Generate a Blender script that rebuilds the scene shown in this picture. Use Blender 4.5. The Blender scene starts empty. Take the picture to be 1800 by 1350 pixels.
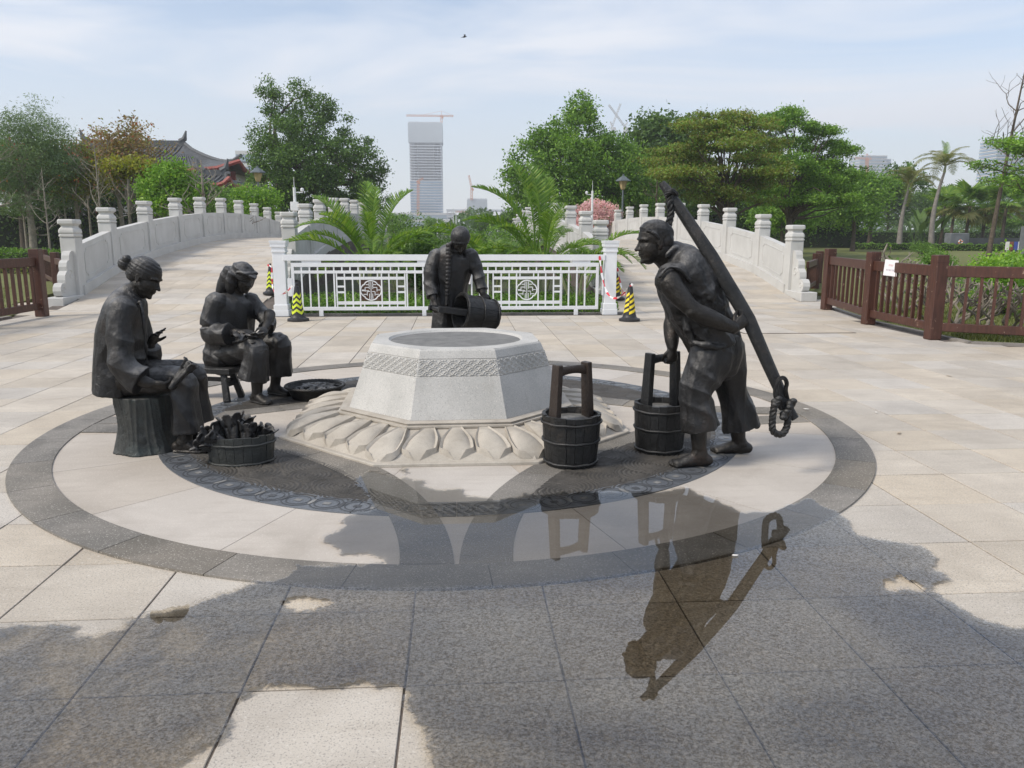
import bpy, bmesh, math, random
import numpy as np
from mathutils import Vector, Matrix
random.seed(7); RNG = np.random.default_rng(7)
S = bpy.context.scene
COL = S.collection
R = math.radians

# ------------------------------------------------------------------ camera
FPX, CAMH = 1380.0, 1.62
YAW, PITCH, ROLL = R(3.95), R(10.91), R(0.12)
_f = Vector((math.sin(YAW)*math.cos(PITCH), math.cos(YAW)*math.cos(PITCH), -math.sin(PITCH)))
_r0 = Vector((math.cos(YAW), -math.sin(YAW), 0)); _u0 = _r0.cross(_f)
_r = _r0*math.cos(ROLL) + _u0*math.sin(ROLL); _u = -_r0*math.sin(ROLL) + _u0*math.cos(ROLL)
cam_d = bpy.data.cameras.new('camera'); cam = bpy.data.objects.new('camera', cam_d); COL.objects.link(cam)
cam_d.sensor_fit = 'HORIZONTAL'; cam_d.sensor_width = 36.0; cam_d.lens = 36.0*FPX/1800.0
cam_d.clip_start = 0.05; cam_d.clip_end = 6000
cam.matrix_world = Matrix(((_r.x, _u.x, -_f.x, 0), (_r.y, _u.y, -_f.y, 0), (_r.z, _u.z, -_f.z, CAMH), (0, 0, 0, 1)))
S.camera = cam
EYE = Vector((0, 0, CAMH))
def ray(x, y): return (_f*FPX + _r*(x-900) - _u*(y-675)).normalized()
def G(x, y, z=0.0):                      # photo pixel -> point on the ground
    d = ray(x, y); return EYE + d*((z-CAMH)/d.z)
def P(x, y, Y):                          # photo pixel -> point at depth Y
    d = ray(x, y); return EYE + d*(Y/d.y)

# ------------------------------------------------------------------ light
SUN_AZ, SUN_EL = R(-112), R(44)         # azimuth from +Y towards +X; sun stands left, a little behind the camera
sd = Vector((math.sin(SUN_AZ)*math.cos(SUN_EL), math.cos(SUN_AZ)*math.cos(SUN_EL), math.sin(SUN_EL)))
sl = bpy.data.lights.new('sun', 'SUN'); sl.energy = 2.9; sl.angle = R(14); sl.color = (1.0, 0.93, 0.82)
so = bpy.data.objects.new('sun', sl); COL.objects.link(so); so.rotation_euler = sd.to_track_quat('Z', 'Y').to_euler(); so.location = (-30, -10, 40)
W = bpy.data.worlds.new('World'); S.world = W; W.use_nodes = True
wn = W.node_tree; wn.nodes.clear()
def wnode(t, **k):
    n = wn.nodes.new(t)
    for a, b in k.items(): setattr(n, a, b)
    return n
w_out = wnode('ShaderNodeOutputWorld'); w_bg = wnode('ShaderNodeBackground'); w_bg.inputs[1].default_value = 0.15
sky = wnode('ShaderNodeTexSky', sky_type='NISHITA', sun_disc=False, sun_elevation=SUN_EL, sun_rotation=SUN_AZ, altitude=50, air_density=1.0, dust_density=0.6, ozone_density=1.5)
tc = wnode('ShaderNodeTexCoord'); mp = wnode('ShaderNodeMapping'); mp.inputs['Scale'].default_value = (1.0, 1.6, 5.5); mp.inputs['Rotation'].default_value = (0, R(4), R(20))
nz = wnode('ShaderNodeTexNoise'); nz.inputs['Scale'].default_value = 2.2; nz.inputs['Detail'].default_value = 4; nz.inputs['Roughness'].default_value = 0.55; nz.inputs['Distortion'].default_value = 0.5
rp = wnode('ShaderNodeValToRGB'); rp.color_ramp.elements[0].position = 0.36; rp.color_ramp.elements[1].position = 0.68
rp.color_ramp.elements[0].color = (0.16, 0.16, 0.16, 1); rp.color_ramp.elements[1].color = (0.95, 0.95, 0.95, 1)
sep = wnode('ShaderNodeSeparateXYZ'); lowm = wnode('ShaderNodeMapRange'); lowm.inputs[1].default_value = 0.0; lowm.inputs[2].default_value = 0.34; lowm.inputs[3].default_value = 0.86; lowm.inputs[4].default_value = 0.0
mx2 = wnode('ShaderNodeMath', operation='MAXIMUM')
mix = wnode('ShaderNodeMix', data_type='RGBA'); mix.inputs[7].default_value = (5.4, 5.6, 6.05, 1)
for a, b in ((tc.outputs['Generated'], mp.inputs[0]), (mp.outputs[0], nz.inputs['Vector']), (nz.outputs[0], rp.inputs[0]), (tc.outputs['Generated'], sep.inputs[0]),
             (sep.outputs[2], lowm.inputs[0]), (rp.outputs[0], mx2.inputs[0]), (lowm.outputs[0], mx2.inputs[1]), (mx2.outputs[0], mix.inputs[0]), (sky.outputs[0], mix.inputs[6]),
             (mix.outputs[2], w_bg.inputs[0]), (w_bg.outputs[0], w_out.inputs[0])): wn.links.new(a, b)
S.view_settings.view_transform = 'Standard'; S.view_settings.look = 'None'; S.view_settings.exposure = 0.26; S.view_settings.gamma = 1.0
S.view_settings.use_curve_mapping = False
S.render.engine = 'CYCLES'; W.cycles.sampling_method = 'MANUAL'; W.cycles.sample_map_resolution = 512
S.cycles.max_bounces = 5; S.cycles.diffuse_bounces = 3; S.cycles.glossy_bounces = 3; S.cycles.transmission_bounces = 2; S.cycles.transparent_max_bounces = 8; S.cycles.volume_bounces = 0
S.render.resolution_x = 1024; S.render.resolution_y = 768

# ------------------------------------------------------------------ helpers
def tag(o, label=None, cat=None, group=None, kind=None):
    if label: o['label'] = label
    if cat: o['category'] = cat
    if group: o['group'] = group
    if kind: o['kind'] = kind
    return o
def link(name, mesh, m=None, parent=None):
    o = bpy.data.objects.new(name, mesh); COL.objects.link(o)
    if m is not None and mesh is not None and not mesh.materials: mesh.materials.append(m)
    if parent is not None:
        o.parent = parent; o.matrix_parent_inverse = parent.matrix_basis.inverted()   # geometry given in world space
    return o
def empty(name, loc=(0, 0, 0), label=None, cat=None, group=None):
    o = bpy.data.objects.new(name, None); loc = tuple(loc)[:3]; COL.objects.link(o); o.location = loc; o.empty_display_size = 0.1
    o.matrix_basis = Matrix.Translation(Vector(loc))
    return tag(o, label, cat, group)
def copy_tree(o, mat4=None, parent=None):
    c = o.copy(); COL.objects.link(c)
    if parent is not None: c.parent = parent
    if mat4 is not None: c.matrix_basis = mat4
    for ch in o.children: copy_tree(ch, None, c)
    return c
def np_mesh(name, V, F, smooth=False):
    """V (n,3) array, F (m,k) array of equal polygons"""
    V = np.asarray(V, dtype=np.float32); F = np.asarray(F, dtype=np.int32)
    m = bpy.data.meshes.new(name); k = F.shape[1]
    m.vertices.add(len(V)); m.vertices.foreach_set('co', V.ravel())
    m.loops.add(F.size); m.loops.foreach_set('vertex_index', F.ravel())
    m.polygons.add(len(F)); m.polygons.foreach_set('loop_start', np.arange(0, F.size, k, dtype=np.int32))
    m.update(calc_edges=True)
    if smooth: m.polygons.foreach_set('use_smooth', np.ones(len(F), dtype=bool))
    return m
def frame_of(d, ref=None):
    d = Vector(d).normalized()
    ref = Vector(ref) if ref is not None else (Vector((0, 0, 1)) if abs(d.z) < 0.9 else Vector((1, 0, 0)))
    a = (ref - d*ref.dot(d))
    if a.length < 1e-5: a = d.orthogonal()
    a.normalize(); return d, a, d.cross(a)
class MB:
    def __init__(s): s.v = []; s.f = []
    def add(s, vs, fs):
        o = len(s.v); s.v += [tuple(p) for p in vs]; s.f += [tuple(i+o for i in q) for q in fs]; return s
    def box(s, c, size, rz=0.0, M=None):
        x, y, z = (q/2 for q in size); ca, sa = math.cos(rz), math.sin(rz); vs = []
        for dz in (-z, z):
            for dx, dy in ((-x, -y), (x, -y), (x, y), (-x, y)):
                q = Vector((dx*ca-dy*sa, dx*sa+dy*ca, dz))
                if M is not None: q = M @ Vector((dx, dy, dz))
                vs.append(Vector(c)+q)
        return s.add(vs, ((3, 2, 1, 0), (4, 5, 6, 7), (0, 1, 5, 4), (1, 2, 6, 5), (2, 3, 7, 6), (3, 0, 4, 7)))
    def bar(s, a, b, w, h, ref=None, w2=None, h2=None):
        a, b = Vector(a), Vector(b); d, u, v = frame_of(b-a, ref); w2 = w if w2 is None else w2; h2 = h if h2 is None else h2
        vs = [a+u*(i*h/2)+v*(j*w/2) for i, j in ((-1, -1), (-1, 1), (1, 1), (1, -1))]+[b+u*(i*h2/2)+v*(j*w2/2) for i, j in ((-1, -1), (-1, 1), (1, 1), (1, -1))]
        return s.add(vs, ((3, 2, 1, 0), (4, 5, 6, 7), (0, 1, 5, 4), (1, 2, 6, 5), (2, 3, 7, 6), (3, 0, 4, 7)))
    def prism(s, poly, z0, z1, M=None):
        n = len(poly); vs = [Vector((p[0], p[1], z0)) for p in poly]+[Vector((p[0], p[1], z1)) for p in poly]
        if M is not None: vs = [M @ q for q in vs]
        return s.add(vs, [tuple(range(n-1, -1, -1)), tuple(range(n, 2*n))]+[(i, (i+1) % n, n+(i+1) % n, n+i) for i in range(n)])
    def lathe(s, prof, n=24, c=(0, 0, 0), M=None, a0=0.0, sx=1.0, sy=1.0):
        vs = []; c = Vector(c)
        for r_, z in prof:
            for i in range(n):
                a = a0+2*math.pi*i/n; q = Vector((r_*sx*math.cos(a), r_*sy*math.sin(a), z))
                vs.append((M @ q if M is not None else q)+c)
        k = len(prof); fs = [(j*n+i, j*n+(i+1) % n, (j+1)*n+(i+1) % n, (j+1)*n+i) for j in range(k-1) for i in range(n)]
        if prof[0][0] > 1e-6: fs.append(tuple(range(n-1, -1, -1)))
        if prof[-1][0] > 1e-6: fs.append(tuple((k-1)*n+i for i in range(n)))
        return s.add(vs, fs)
    def tube(s, pts, rad, n=8, ref=None, caps=True, sq=None):
        pts = [Vector(p) for p in pts]; k = len(pts); vs = []; prev = Vector(ref) if ref is not None else None
        for j in range(k):
            d = pts[min(j+1, k-1)]-pts[max(j-1, 0)]; d, u, v = frame_of(d, prev); prev = u
            rj = rad[j] if hasattr(rad, '__len__') else rad
            ra, rb = rj if hasattr(rj, '__len__') else (rj, rj)
            for i in range(n):
                a = 2*math.pi*(i+0.5)/n; vs.append(pts[j]+u*(ra*math.cos(a))+v*(rb*math.sin(a)))
        fs = [(j*n+i, j*n+(i+1) % n, (j+1)*n+(i+1) % n, (j+1)*n+i) for j in range(k-1) for i in range(n)]
        if caps: fs += [tuple(range(n-1, -1, -1)), tuple((k-1)*n+i for i in range(n))]
        return s.add(vs, fs)
    def mesh(s, name, smooth=None):
        m = bpy.data.meshes.new(name); m.from_pydata(s.v, [], s.f)
        bm = bmesh.new(); bm.from_mesh(m); bmesh.ops.recalc_face_normals(bm, faces=bm.faces); bm.to_mesh(m); bm.free()
        if smooth is not None:
            m.polygons.foreach_set('use_smooth', np.ones(len(m.polygons), dtype=bool)); m.set_sharp_from_angle(angle=R(smooth))
        return m
    def build(s, name, m, parent=None, smooth=None): return link(name, s.mesh(name, smooth), m, parent)
def bevel_mesh(m, w, seg=1, ang=30):
    bm = bmesh.new(); bm.from_mesh(m)
    es = [e for e in bm.edges if len(e.link_faces) == 2 and e.calc_face_angle() > R(ang)]
    bmesh.ops.bevel(bm, geom=es, offset=w, segments=seg, profile=0.5, affect='EDGES', clamp_overlap=True)
    bm.to_mesh(m); bm.free(); return m
def arc(cx, cy, r_, a0, a1, n): return [(cx+r_*math.cos(a0+(a1-a0)*i/n), cy+r_*math.sin(a0+(a1-a0)*i/n)) for i in range(n+1)]

# ------------------------------------------------------------------ materials
class NT:
    def __init__(s, name):
        s.m = bpy.data.materials.new(name); s.m.use_nodes = True; s.t = s.m.node_tree; s.b = s.t.nodes['Principled BSDF']; s.out = s.t.nodes['Material Output']
    def n(s, t, **k):
        q = s.t.nodes.new(t)
        for a, b in k.items(): setattr(q, a, b)
        return q
    def l(s, a, b): s.t.links.new(a, b)
    def pos(s): return s.n('ShaderNodeNewGeometry').outputs['Position']
    def objc(s): return s.n('ShaderNodeTexCoord').outputs['Object']
    def noise(s, vec, scale, det=4, rough=0.55, dist=0.0, stretch=None):
        if stretch:
            mp_ = s.n('ShaderNodeMapping'); mp_.inputs['Scale'].default_value = stretch; s.l(vec, mp_.inputs[0]); vec = mp_.outputs[0]
        q = s.n('ShaderNodeTexNoise'); q.inputs['Scale'].default_value = scale; q.inputs['Detail'].default_value = det
        q.inputs['Roughness'].default_value = rough; q.inputs['Distortion'].default_value = dist; s.l(vec, q.inputs['Vector']); return q.outputs[0]
    def ramp(s, fac, lo, hi, c0=(0, 0, 0), c1=(1, 1, 1)):
        q = s.n('ShaderNodeValToRGB'); e = q.color_ramp.elements; e[0].position = lo; e[1].position = hi
        e[0].color = (*c0, 1); e[1].color = (*c1, 1); s.l(fac, q.inputs[0]); return q.outputs[0]
    def mix(s, fac, a, b, mode='MIX'):
        q = s.n('ShaderNodeMix', data_type='RGBA', blend_type=mode)
        for v, i in ((fac, 0), (a, 6), (b, 7)):
            if hasattr(v, 'is_linked'): s.l(v, q.inputs[i])
            elif i == 0: q.inputs[0].default_value = v
            else: q.inputs[i].default_value = (*v, 1)
        return q.outputs[2]
    def math(s, op, a, b=0.0):
        q = s.n('ShaderNodeMath', operation=op)
        for v, i in ((a, 0), (b, 1)):
            if hasattr(v, 'is_linked'): s.l(v, q.inputs[i])
            else: q.inputs[i].default_value = v
        return q.outputs[0]
    def bump(s, h, strength, dist=0.01, normal=None):
        q = s.n('ShaderNodeBump'); q.inputs['Strength'].default_value = strength; q.inputs['Distance'].default_value = dist; s.l(h, q.inputs['Height'])
        if normal is not None: s.l(normal, q.inputs['Normal'])
        return q.outputs[0]
    def set(s, col=None, rough=None, metal=None, normal=None, spec=None):
        for v, k in ((col, 'Base Color'), (rough, 'Roughness'), (metal, 'Metallic'), (normal, 'Normal'), (spec, 'Specular IOR Level')):
            if v is None: continue
            if hasattr(v, 'is_linked'): s.l(v, s.b.inputs[k])
            else: s.b.inputs[k].default_value = (*v, 1) if hasattr(v, '__len__') else v
        return s.m
def simple(name, c, rough=0.6, var=0.25, scale=6.0, bump=0.0, bscale=60, metal=0.0, c2=None, spec=None):
    k = NT(name); p = k.objc(); nz_ = k.ramp(k.noise(p, scale, 5), 0.3, 0.7)
    col = k.mix(nz_, tuple(q*(1-var) for q in c), c2 if c2 else tuple(min(1, q*(1+var)) for q in c))
    return k.set(col, rough, metal, k.bump(k.noise(p, bscale, 4), bump) if bump else None, spec)
def paving(name, src, c0, c1, speck=(0.17, 0.16, 0.15), grain=125, tone=0.09):
    """granite-like paving: per-piece tone, blotches, dark and pale crystals, fine relief"""
    k = NT(name); p = k.pos()
    rnd = k.n('ShaderNodeObjectInfo').outputs['Random'] if src == 'obj' else k.n('ShaderNodeNewGeometry').outputs['Random Per Island']
    base = k.mix(k.ramp(k.noise(p, 1.7, 3, 0.6, 0.6), 0.32, 0.68), c0, c1)
    mr = k.n('ShaderNodeMapRange'); mr.inputs[3].default_value = 1-tone; mr.inputs[4].default_value = 1+tone; k.l(rnd, mr.inputs[0])
    hs = k.n('ShaderNodeHueSaturation'); k.l(base, hs.inputs['Color']); k.l(mr.outputs[0], hs.inputs['Value'])
    rs = k.n('ShaderNodeMapRange'); rs.inputs[3].default_value = 0.6; rs.inputs[4].default_value = 1.05; k.l(k.math('FRACT', k.math('MULTIPLY', rnd, 7.31)), rs.inputs[0]); k.l(rs.outputs[0], hs.inputs['Saturation'])
    streak = k.ramp(k.noise(p, 6, 2, 0.6, 0.2, (0.35, 2.2, 1)), 0.5, 0.8)
    c = k.mix(k.math('MULTIPLY', streak, 0.32), hs.outputs[0], tuple(q*0.72 for q in c0))
    g = k.noise(p, grain, 2, 0.7)
    c = k.mix(k.math('MULTIPLY', k.ramp(g, 0.55, 0.63), 0.6), c, speck)
    c = k.mix(k.math('MULTIPLY', k.ramp(k.noise(p, grain*0.55, 2, 0.6), 0.60, 0.67), 0.55), c, (0.62, 0.58, 0.52))
    stain = k.ramp(k.noise(p, 0.8, 4, 0.65, 1.0), 0.56, 0.72)
    c = k.mix(k.math('MULTIPLY', stain, 0.28), c, tuple(q*0.6 for q in c0))
    return k.set(c, 0.72, None, k.bump(g, 0.12, 0.004))
M = {}
M['tile'] = paving('granite_paver', 'obj', (0.44, 0.375, 0.295), (0.555, 0.48, 0.38))
M['tile_far'] = paving('granite_paver_far', 'island', (0.44, 0.375, 0.295), (0.555, 0.48, 0.38))
M['beige'] = paving('beige_stone', 'obj', (0.44, 0.375, 0.305), (0.52, 0.45, 0.37), speck=(0.36, 0.31, 0.25), grain=220, tone=0.05)
M['grey_band'] = paving('grey_stone', 'obj', (0.135, 0.12, 0.095), (0.25, 0.215, 0.17), speck=(0.10, 0.09, 0.08), grain=190, tone=0.14)
M['grout'] = simple('grout', (0.11, 0.09, 0.075), 0.9, 0.4, 3)
def m_well():
    k = NT('pale_granite'); p = k.pos()
    base = k.mix(k.ramp(k.noise(p, 3, 5), 0.35, 0.65), (0.43, 0.42, 0.395), (0.52, 0.505, 0.475))
    g = k.noise(p, 130, 2, 0.75)
    c = k.mix(k.math('MULTIPLY', k.ramp(g, 0.56, 0.64), 0.6), base, (0.22, 0.21, 0.2))
    c = k.mix(k.math('MULTIPLY', k.ramp(k.noise(p, 95, 2, 0.6), 0.6, 0.68), 0.6), c, (0.66, 0.62, 0.56))
    st = k.ramp(k.noise(p, 4.5, 6, 0.7, 0.5, (1, 1, 0.35)), 0.58, 0.75)
    c = k.mix(k.math('MULTIPLY', st, 0.3), c, (0.27, 0.24, 0.2))
    return k.set(c, 0.75, None, k.bump(g, 0.2, 0.004))
M['well'] = m_well()
def m_lotus():
    k = NT('weathered_lotus_stone'); p = k.pos()
    base = k.mix(k.ramp(k.noise(p, 4, 6, 0.6), 0.3, 0.7), (0.37, 0.33, 0.275), (0.50, 0.455, 0.39))
    st = k.ramp(k.noise(p, 7, 7, 0.7, 0.8), 0.5, 0.72)
    c = k.mix(k.math('MULTIPLY', st, 0.4), base, (0.23, 0.20, 0.165))
    g = k.noise(p, 140, 2, 0.75); c = k.mix(k.math('MULTIPLY', k.ramp(g, 0.56, 0.66), 0.35), c, (0.2, 0.18, 0.155))
    return k.set(c, 0.8, None, k.bump(g, 0.25, 0.004))
M['lotus'] = m_lotus()
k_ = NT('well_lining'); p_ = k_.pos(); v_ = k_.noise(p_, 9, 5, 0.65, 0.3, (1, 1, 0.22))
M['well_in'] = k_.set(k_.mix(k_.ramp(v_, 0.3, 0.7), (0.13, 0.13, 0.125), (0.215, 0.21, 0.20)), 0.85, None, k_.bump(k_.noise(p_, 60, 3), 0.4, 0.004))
def m_bronze(name, c0, c1, c2, rough=0.42, metal=0.55, dust_sheen=0.5):
    k = NT(name); p = k.objc()
    c = k.mix(k.ramp(k.noise(p, 5, 6, 0.65, 0.4), 0.3, 0.7), c0, c1)
    c = k.mix(k.math('MULTIPLY', k.ramp(k.noise(p, 3.1, 6, 0.7, 1.0), 0.56, 0.72), 0.6), c, c2)
    up = k.n('ShaderNodeSeparateXYZ'); k.l(k.n('ShaderNodeNewGeometry').outputs['Normal'], up.inputs[0])
    d = k.math('MULTIPLY', k.ramp(up.outputs[2], 0.2, 0.85), k.ramp(k.noise(p, 7, 6, 0.75, 0.4), 0.36, 0.62))
    c = k.mix(k.math('MULTIPLY', d, dust_sheen), c, (0.22, 0.215, 0.21))  # upward faces paler: grey dust plus highlights painted into the colour
    f1 = k.noise(p, 34, 4, 0.65, 0.6); f2 = k.noise(p, 120, 3, 0.65)
    n1 = k.bump(f1, 0.55, 0.014); n2 = k.bump(f2, 0.4, 0.005, n1)
    rr = k.n('ShaderNodeMapRange'); rr.inputs[3].default_value = rough-0.10; rr.inputs[4].default_value = rough+0.2; k.l(k.noise(p, 14, 4), rr.inputs[0])
    return k.set(c, rr.outputs[0], metal, n2)
M['bronze'] = m_bronze('dark_bronze', (0.013, 0.0125, 0.0125), (0.032, 0.031, 0.031), (0.05, 0.037, 0.030), 0.42, 0.5, 0.85)
M['bronze_skin'] = m_bronze('bronze_skin', (0.016, 0.0145, 0.013), (0.036, 0.032, 0.028), (0.07, 0.045, 0.034), 0.36, 0.6, 0.25)
M['bronze_brown'] = m_bronze('brown_bronze', (0.042, 0.030, 0.024), (0.062, 0.047, 0.038), (0.05, 0.048, 0.045), 0.4, 0.5, 0.3)
M['bronze_wood'] = m_bronze('bronze_cast_as_wood', (0.014, 0.014, 0.014), (0.030, 0.030, 0.030), (0.075, 0.06, 0.048), 0.42, 0.5, 0.35)
M['bronze_green'] = m_bronze('green_patina_bronze', (0.030, 0.033, 0.032), (0.055, 0.057, 0.053), (0.052, 0.075, 0.072), 0.5, 0.45, 0.3)
M['coin'] = m_bronze('blue_grey_cast_metal', (0.13, 0.14, 0.155), (0.19, 0.20, 0.215), (0.10, 0.10, 0.10), 0.34, 0.3, 0.0)
M['relief'] = m_bronze('dark_relief_stone', (0.040, 0.036, 0.031), (0.078, 0.070, 0.060), (0.10, 0.088, 0.074), 0.62, 0.0, 0.0)
M['white_paint'] = simple('white_paint', (0.74, 0.75, 0.76), 0.4, 0.05, 3, 0.02, 30)
M['stone_rail'] = None
def m_rail():
    k = NT('white_granite_balustrade'); p = k.pos()
    c = k.mix(k.ramp(k.noise(p, 1.6, 6, 0.6), 0.3, 0.7), (0.47, 0.46, 0.435), (0.575, 0.565, 0.54))
    st = k.ramp(k.noise(p, 2.4, 6, 0.7, 0.6, (1, 1, 0.3)), 0.55, 0.78); c = k.mix(k.math('MULTIPLY', st, 0.35), c, (0.34, 0.31, 0.27))
    g = k.noise(p, 90, 2, 0.7); c = k.mix(k.math('MULTIPLY', k.ramp(g, 0.56, 0.68), 0.3), c, (0.33, 0.32, 0.3))
    return k.set(c, 0.75, None, k.bump(g, 0.1, 0.004))
M['stone_rail'] = m_rail()
def m_wood():
    k = NT('red_brown_painted_timber'); p = k.objc()
    grain = k.noise(p, 30, 5, 0.6, 0.3, (1, 1, 0.12))
    c = k.mix(k.ramp(grain, 0.3, 0.7), (0.042, 0.014, 0.008), (0.088, 0.032, 0.019))
    ch = k.ramp(k.noise(p, 16, 7, 0.75, 0.4, (1, 1, 0.6)), 0.625, 0.66); c = k.mix(ch, c, (0.40, 0.28, 0.2))
    return k.set(c, 0.5, None, k.bump(grain, 0.25, 0.004))
M['timber'] = m_wood()
def leaf(name, c0, c1, c2, trans=0.35, rough=0.5, tt=(1.25, 1.3, 0.6)):
    k = NT(name); rnd = k.n('ShaderNodeNewGeometry').outputs['Random Per Island']
    q = k.n('ShaderNodeValToRGB'); e = q.color_ramp.elements; e[0].color = (*c0, 1); e[1].color = (*c2, 1); e.new(0.5).color = (*c1, 1); k.l(rnd, q.inputs[0])
    big = k.ramp(k.noise(k.pos(), 0.55, 3), 0.3, 0.7, (0.72, 0.76, 0.72), (1.22, 1.16, 1.05)); col = k.mix(1.0, q.outputs[0], big, 'MULTIPLY')
    k.set(col, rough, spec=0.3); tr = k.n('ShaderNodeBsdfTranslucent'); k.l(k.mix(1.0, col, tt, 'MULTIPLY'), tr.inputs[0])
    ms = k.n('ShaderNodeMixShader'); ms.inputs[0].default_value = trans; k.l(k.b.outputs[0], ms.inputs[1]); k.l(tr.outputs[0], ms.inputs[2]); k.l(ms.outputs[0], k.out.inputs[0])
    return k.m
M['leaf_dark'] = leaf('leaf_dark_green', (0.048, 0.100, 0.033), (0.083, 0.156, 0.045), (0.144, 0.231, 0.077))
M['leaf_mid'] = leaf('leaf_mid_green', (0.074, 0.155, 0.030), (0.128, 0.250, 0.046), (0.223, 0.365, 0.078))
M['leaf_bright'] = leaf('leaf_bright_green', (0.114, 0.244, 0.029), (0.194, 0.373, 0.049), (0.324, 0.503, 0.082))
M['leaf_brown'] = leaf('leaf_olive_green', (0.15, 0.15, 0.042), (0.23, 0.24, 0.058), (0.24, 0.36, 0.08))
M['leaf_feather'] = leaf('leaf_blue_green', (0.098, 0.163, 0.085), (0.156, 0.234, 0.130), (0.221, 0.312, 0.182))
M['leaf_russet'] = leaf('leaf_russet', (0.26, 0.20, 0.10), (0.34, 0.22, 0.13), (0.22, 0.27, 0.10))
M['leaf_red'] = leaf('leaf_red', (0.297, 0.081, 0.054), (0.351, 0.149, 0.068), (0.189, 0.121, 0.068))
M['leaf_yellow'] = leaf('leaf_yellow_green', (0.238, 0.267, 0.030), (0.356, 0.372, 0.045), (0.446, 0.416, 0.075))
M['leaf_palm'] = leaf('palm_leaflet', (0.092, 0.182, 0.032), (0.155, 0.292, 0.051), (0.274, 0.365, 0.082), 0.4, 0.35)
M['leaf_palm_dry'] = leaf('palm_leaflet_olive', (0.162, 0.189, 0.068), (0.243, 0.257, 0.095), (0.297, 0.270, 0.121), 0.4, 0.4)
M['petal_pink'] = leaf('pink_bract', (0.80, 0.46, 0.50), (0.85, 0.58, 0.60), (0.88, 0.70, 0.70), 0.45, 0.5, (1.0, 0.95, 1.0))
M['bark'] = simple('bark', (0.10, 0.078, 0.06), 0.9, 0.4, 8, 0.5, 30)
M['bark_pale'] = simple('pale_bark', (0.24, 0.21, 0.17), 0.85, 0.3, 8, 0.4, 30)
M['palm_stem'] = simple('palm_stem', (0.20, 0.22, 0.11), 0.6, 0.35, 4)
# ------------------------------------------------------------------ ground, plaza, lawns
CX, CY = -0.02, 6.74                    # centre of the stone medallion
gm = MB(); gm.prism([(-1250, -50), (1370, -50), (1370, 1330), (-1250, 1330)], -0.6, -0.06)
k = NT('soil'); kp = k.pos()
k.set(k.mix(k.ramp(k.noise(kp, 0.15, 6), 0.35, 0.65), (0.045, 0.06, 0.022), (0.085, 0.085, 0.04)), 0.95)
tag(gm.build('ground', k.m), kind='structure')
T = 0.586; TX0, TY0 = -0.207, 2.62
def edgepoly():
    return [(-9.3, -6), (13, -6), (13, 7.2), (9.8, 10.25), (7.62, 11.2), (7.62, 13.9), (8.15, 16.6), (9.5, 18.9), (3.4, 18.9), (3.4, 15.72), (-3.75, 15.72), (-4.2, 18.9), (-10.3, 18.9), (-8.75, 16.4), (-8.55, 15.6)]
PLZ = edgepoly()
def inpoly(x, y, poly):
    c = False; n = len(poly); j = n-1
    for i in range(n):
        xi, yi = poly[i]; xj, yj = poly[j]
        if (yi > y) != (yj > y) and x < (xj-xi)*(y-yi)/(yj-yi)+xi: c = not c
        j = i
    return c
pb = MB(); pb.prism(PLZ, -0.05, -0.006); plaza = tag(pb.build('plaza', M['grout']), kind='structure')
cells = []
for i in range(-18, 24):
    for j in range(-14, 30):
        x = TX0+(i+0.5)*T; y = TY0+(j+0.5)*T
        if not inpoly(x, y, PLZ): continue
        far = max(math.hypot(x+sx*T/2-CX, y+sy*T/2-CY) for sx in (-1, 1) for sy in (-1, 1))
        if far < 3.28: continue
        dd = y*math.cos(YAW)+x*math.sin(YAW); lat = x*math.cos(YAW)-y*math.sin(YAW)
        vis = dd > 1.6 and abs(lat) < dd*0.66+0.45
        cells.append((0 if vis else 1, dd, x, y))
cells.sort()
def tile_mesh(nm, w, h):
    b = MB(); b.box((0, 0, -0.015), (w, h, 0.03)); return bevel_mesh(b.mesh(nm), 0.0022)
tmeshes = [tile_mesh('paver', T-0.007-0.001*q, T-0.007-0.0012*((q*7) % 3)) for q in range(4)]
for m_ in tmeshes: m_.materials.append(M['tile'])
rest = MB()
for q, (v, dd, x, y) in enumerate(cells):
    zj = RNG.normal(0, 0.0006)
    if q < 300 and v == 0:
        o = bpy.data.objects.new('paver', tmeshes[q % 4]); COL.objects.link(o); o.parent = plaza
        o.location = (x, y, zj-0.0006); o.rotation_euler = (RNG.normal(0, 0.0006), RNG.normal(0, 0.0006), RNG.normal(0, 0.0012))
    else: rest.box((x, y, -0.0155+zj), (T-0.009, T-0.009, 0.03))
o = rest.build('paver_field', M['tile_far'], plaza); o['kind'] = 'stuff'
# one larger access slab with a dark gap, set into the paving
ax, ay = 5.62, 13.1
b = MB(); b.box((ax, ay, 0.0015), (1.9, 1.22, 0.008)); b.build('access_frame', M['grout'], plaza)
b = MB()
for sx in (-1, 1): b.box((ax+sx*0.465, ay, 0.0055), (0.915, 1.18, 0.009))
o = b.build('access_slab', M['tile_far'], plaza)

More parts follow.
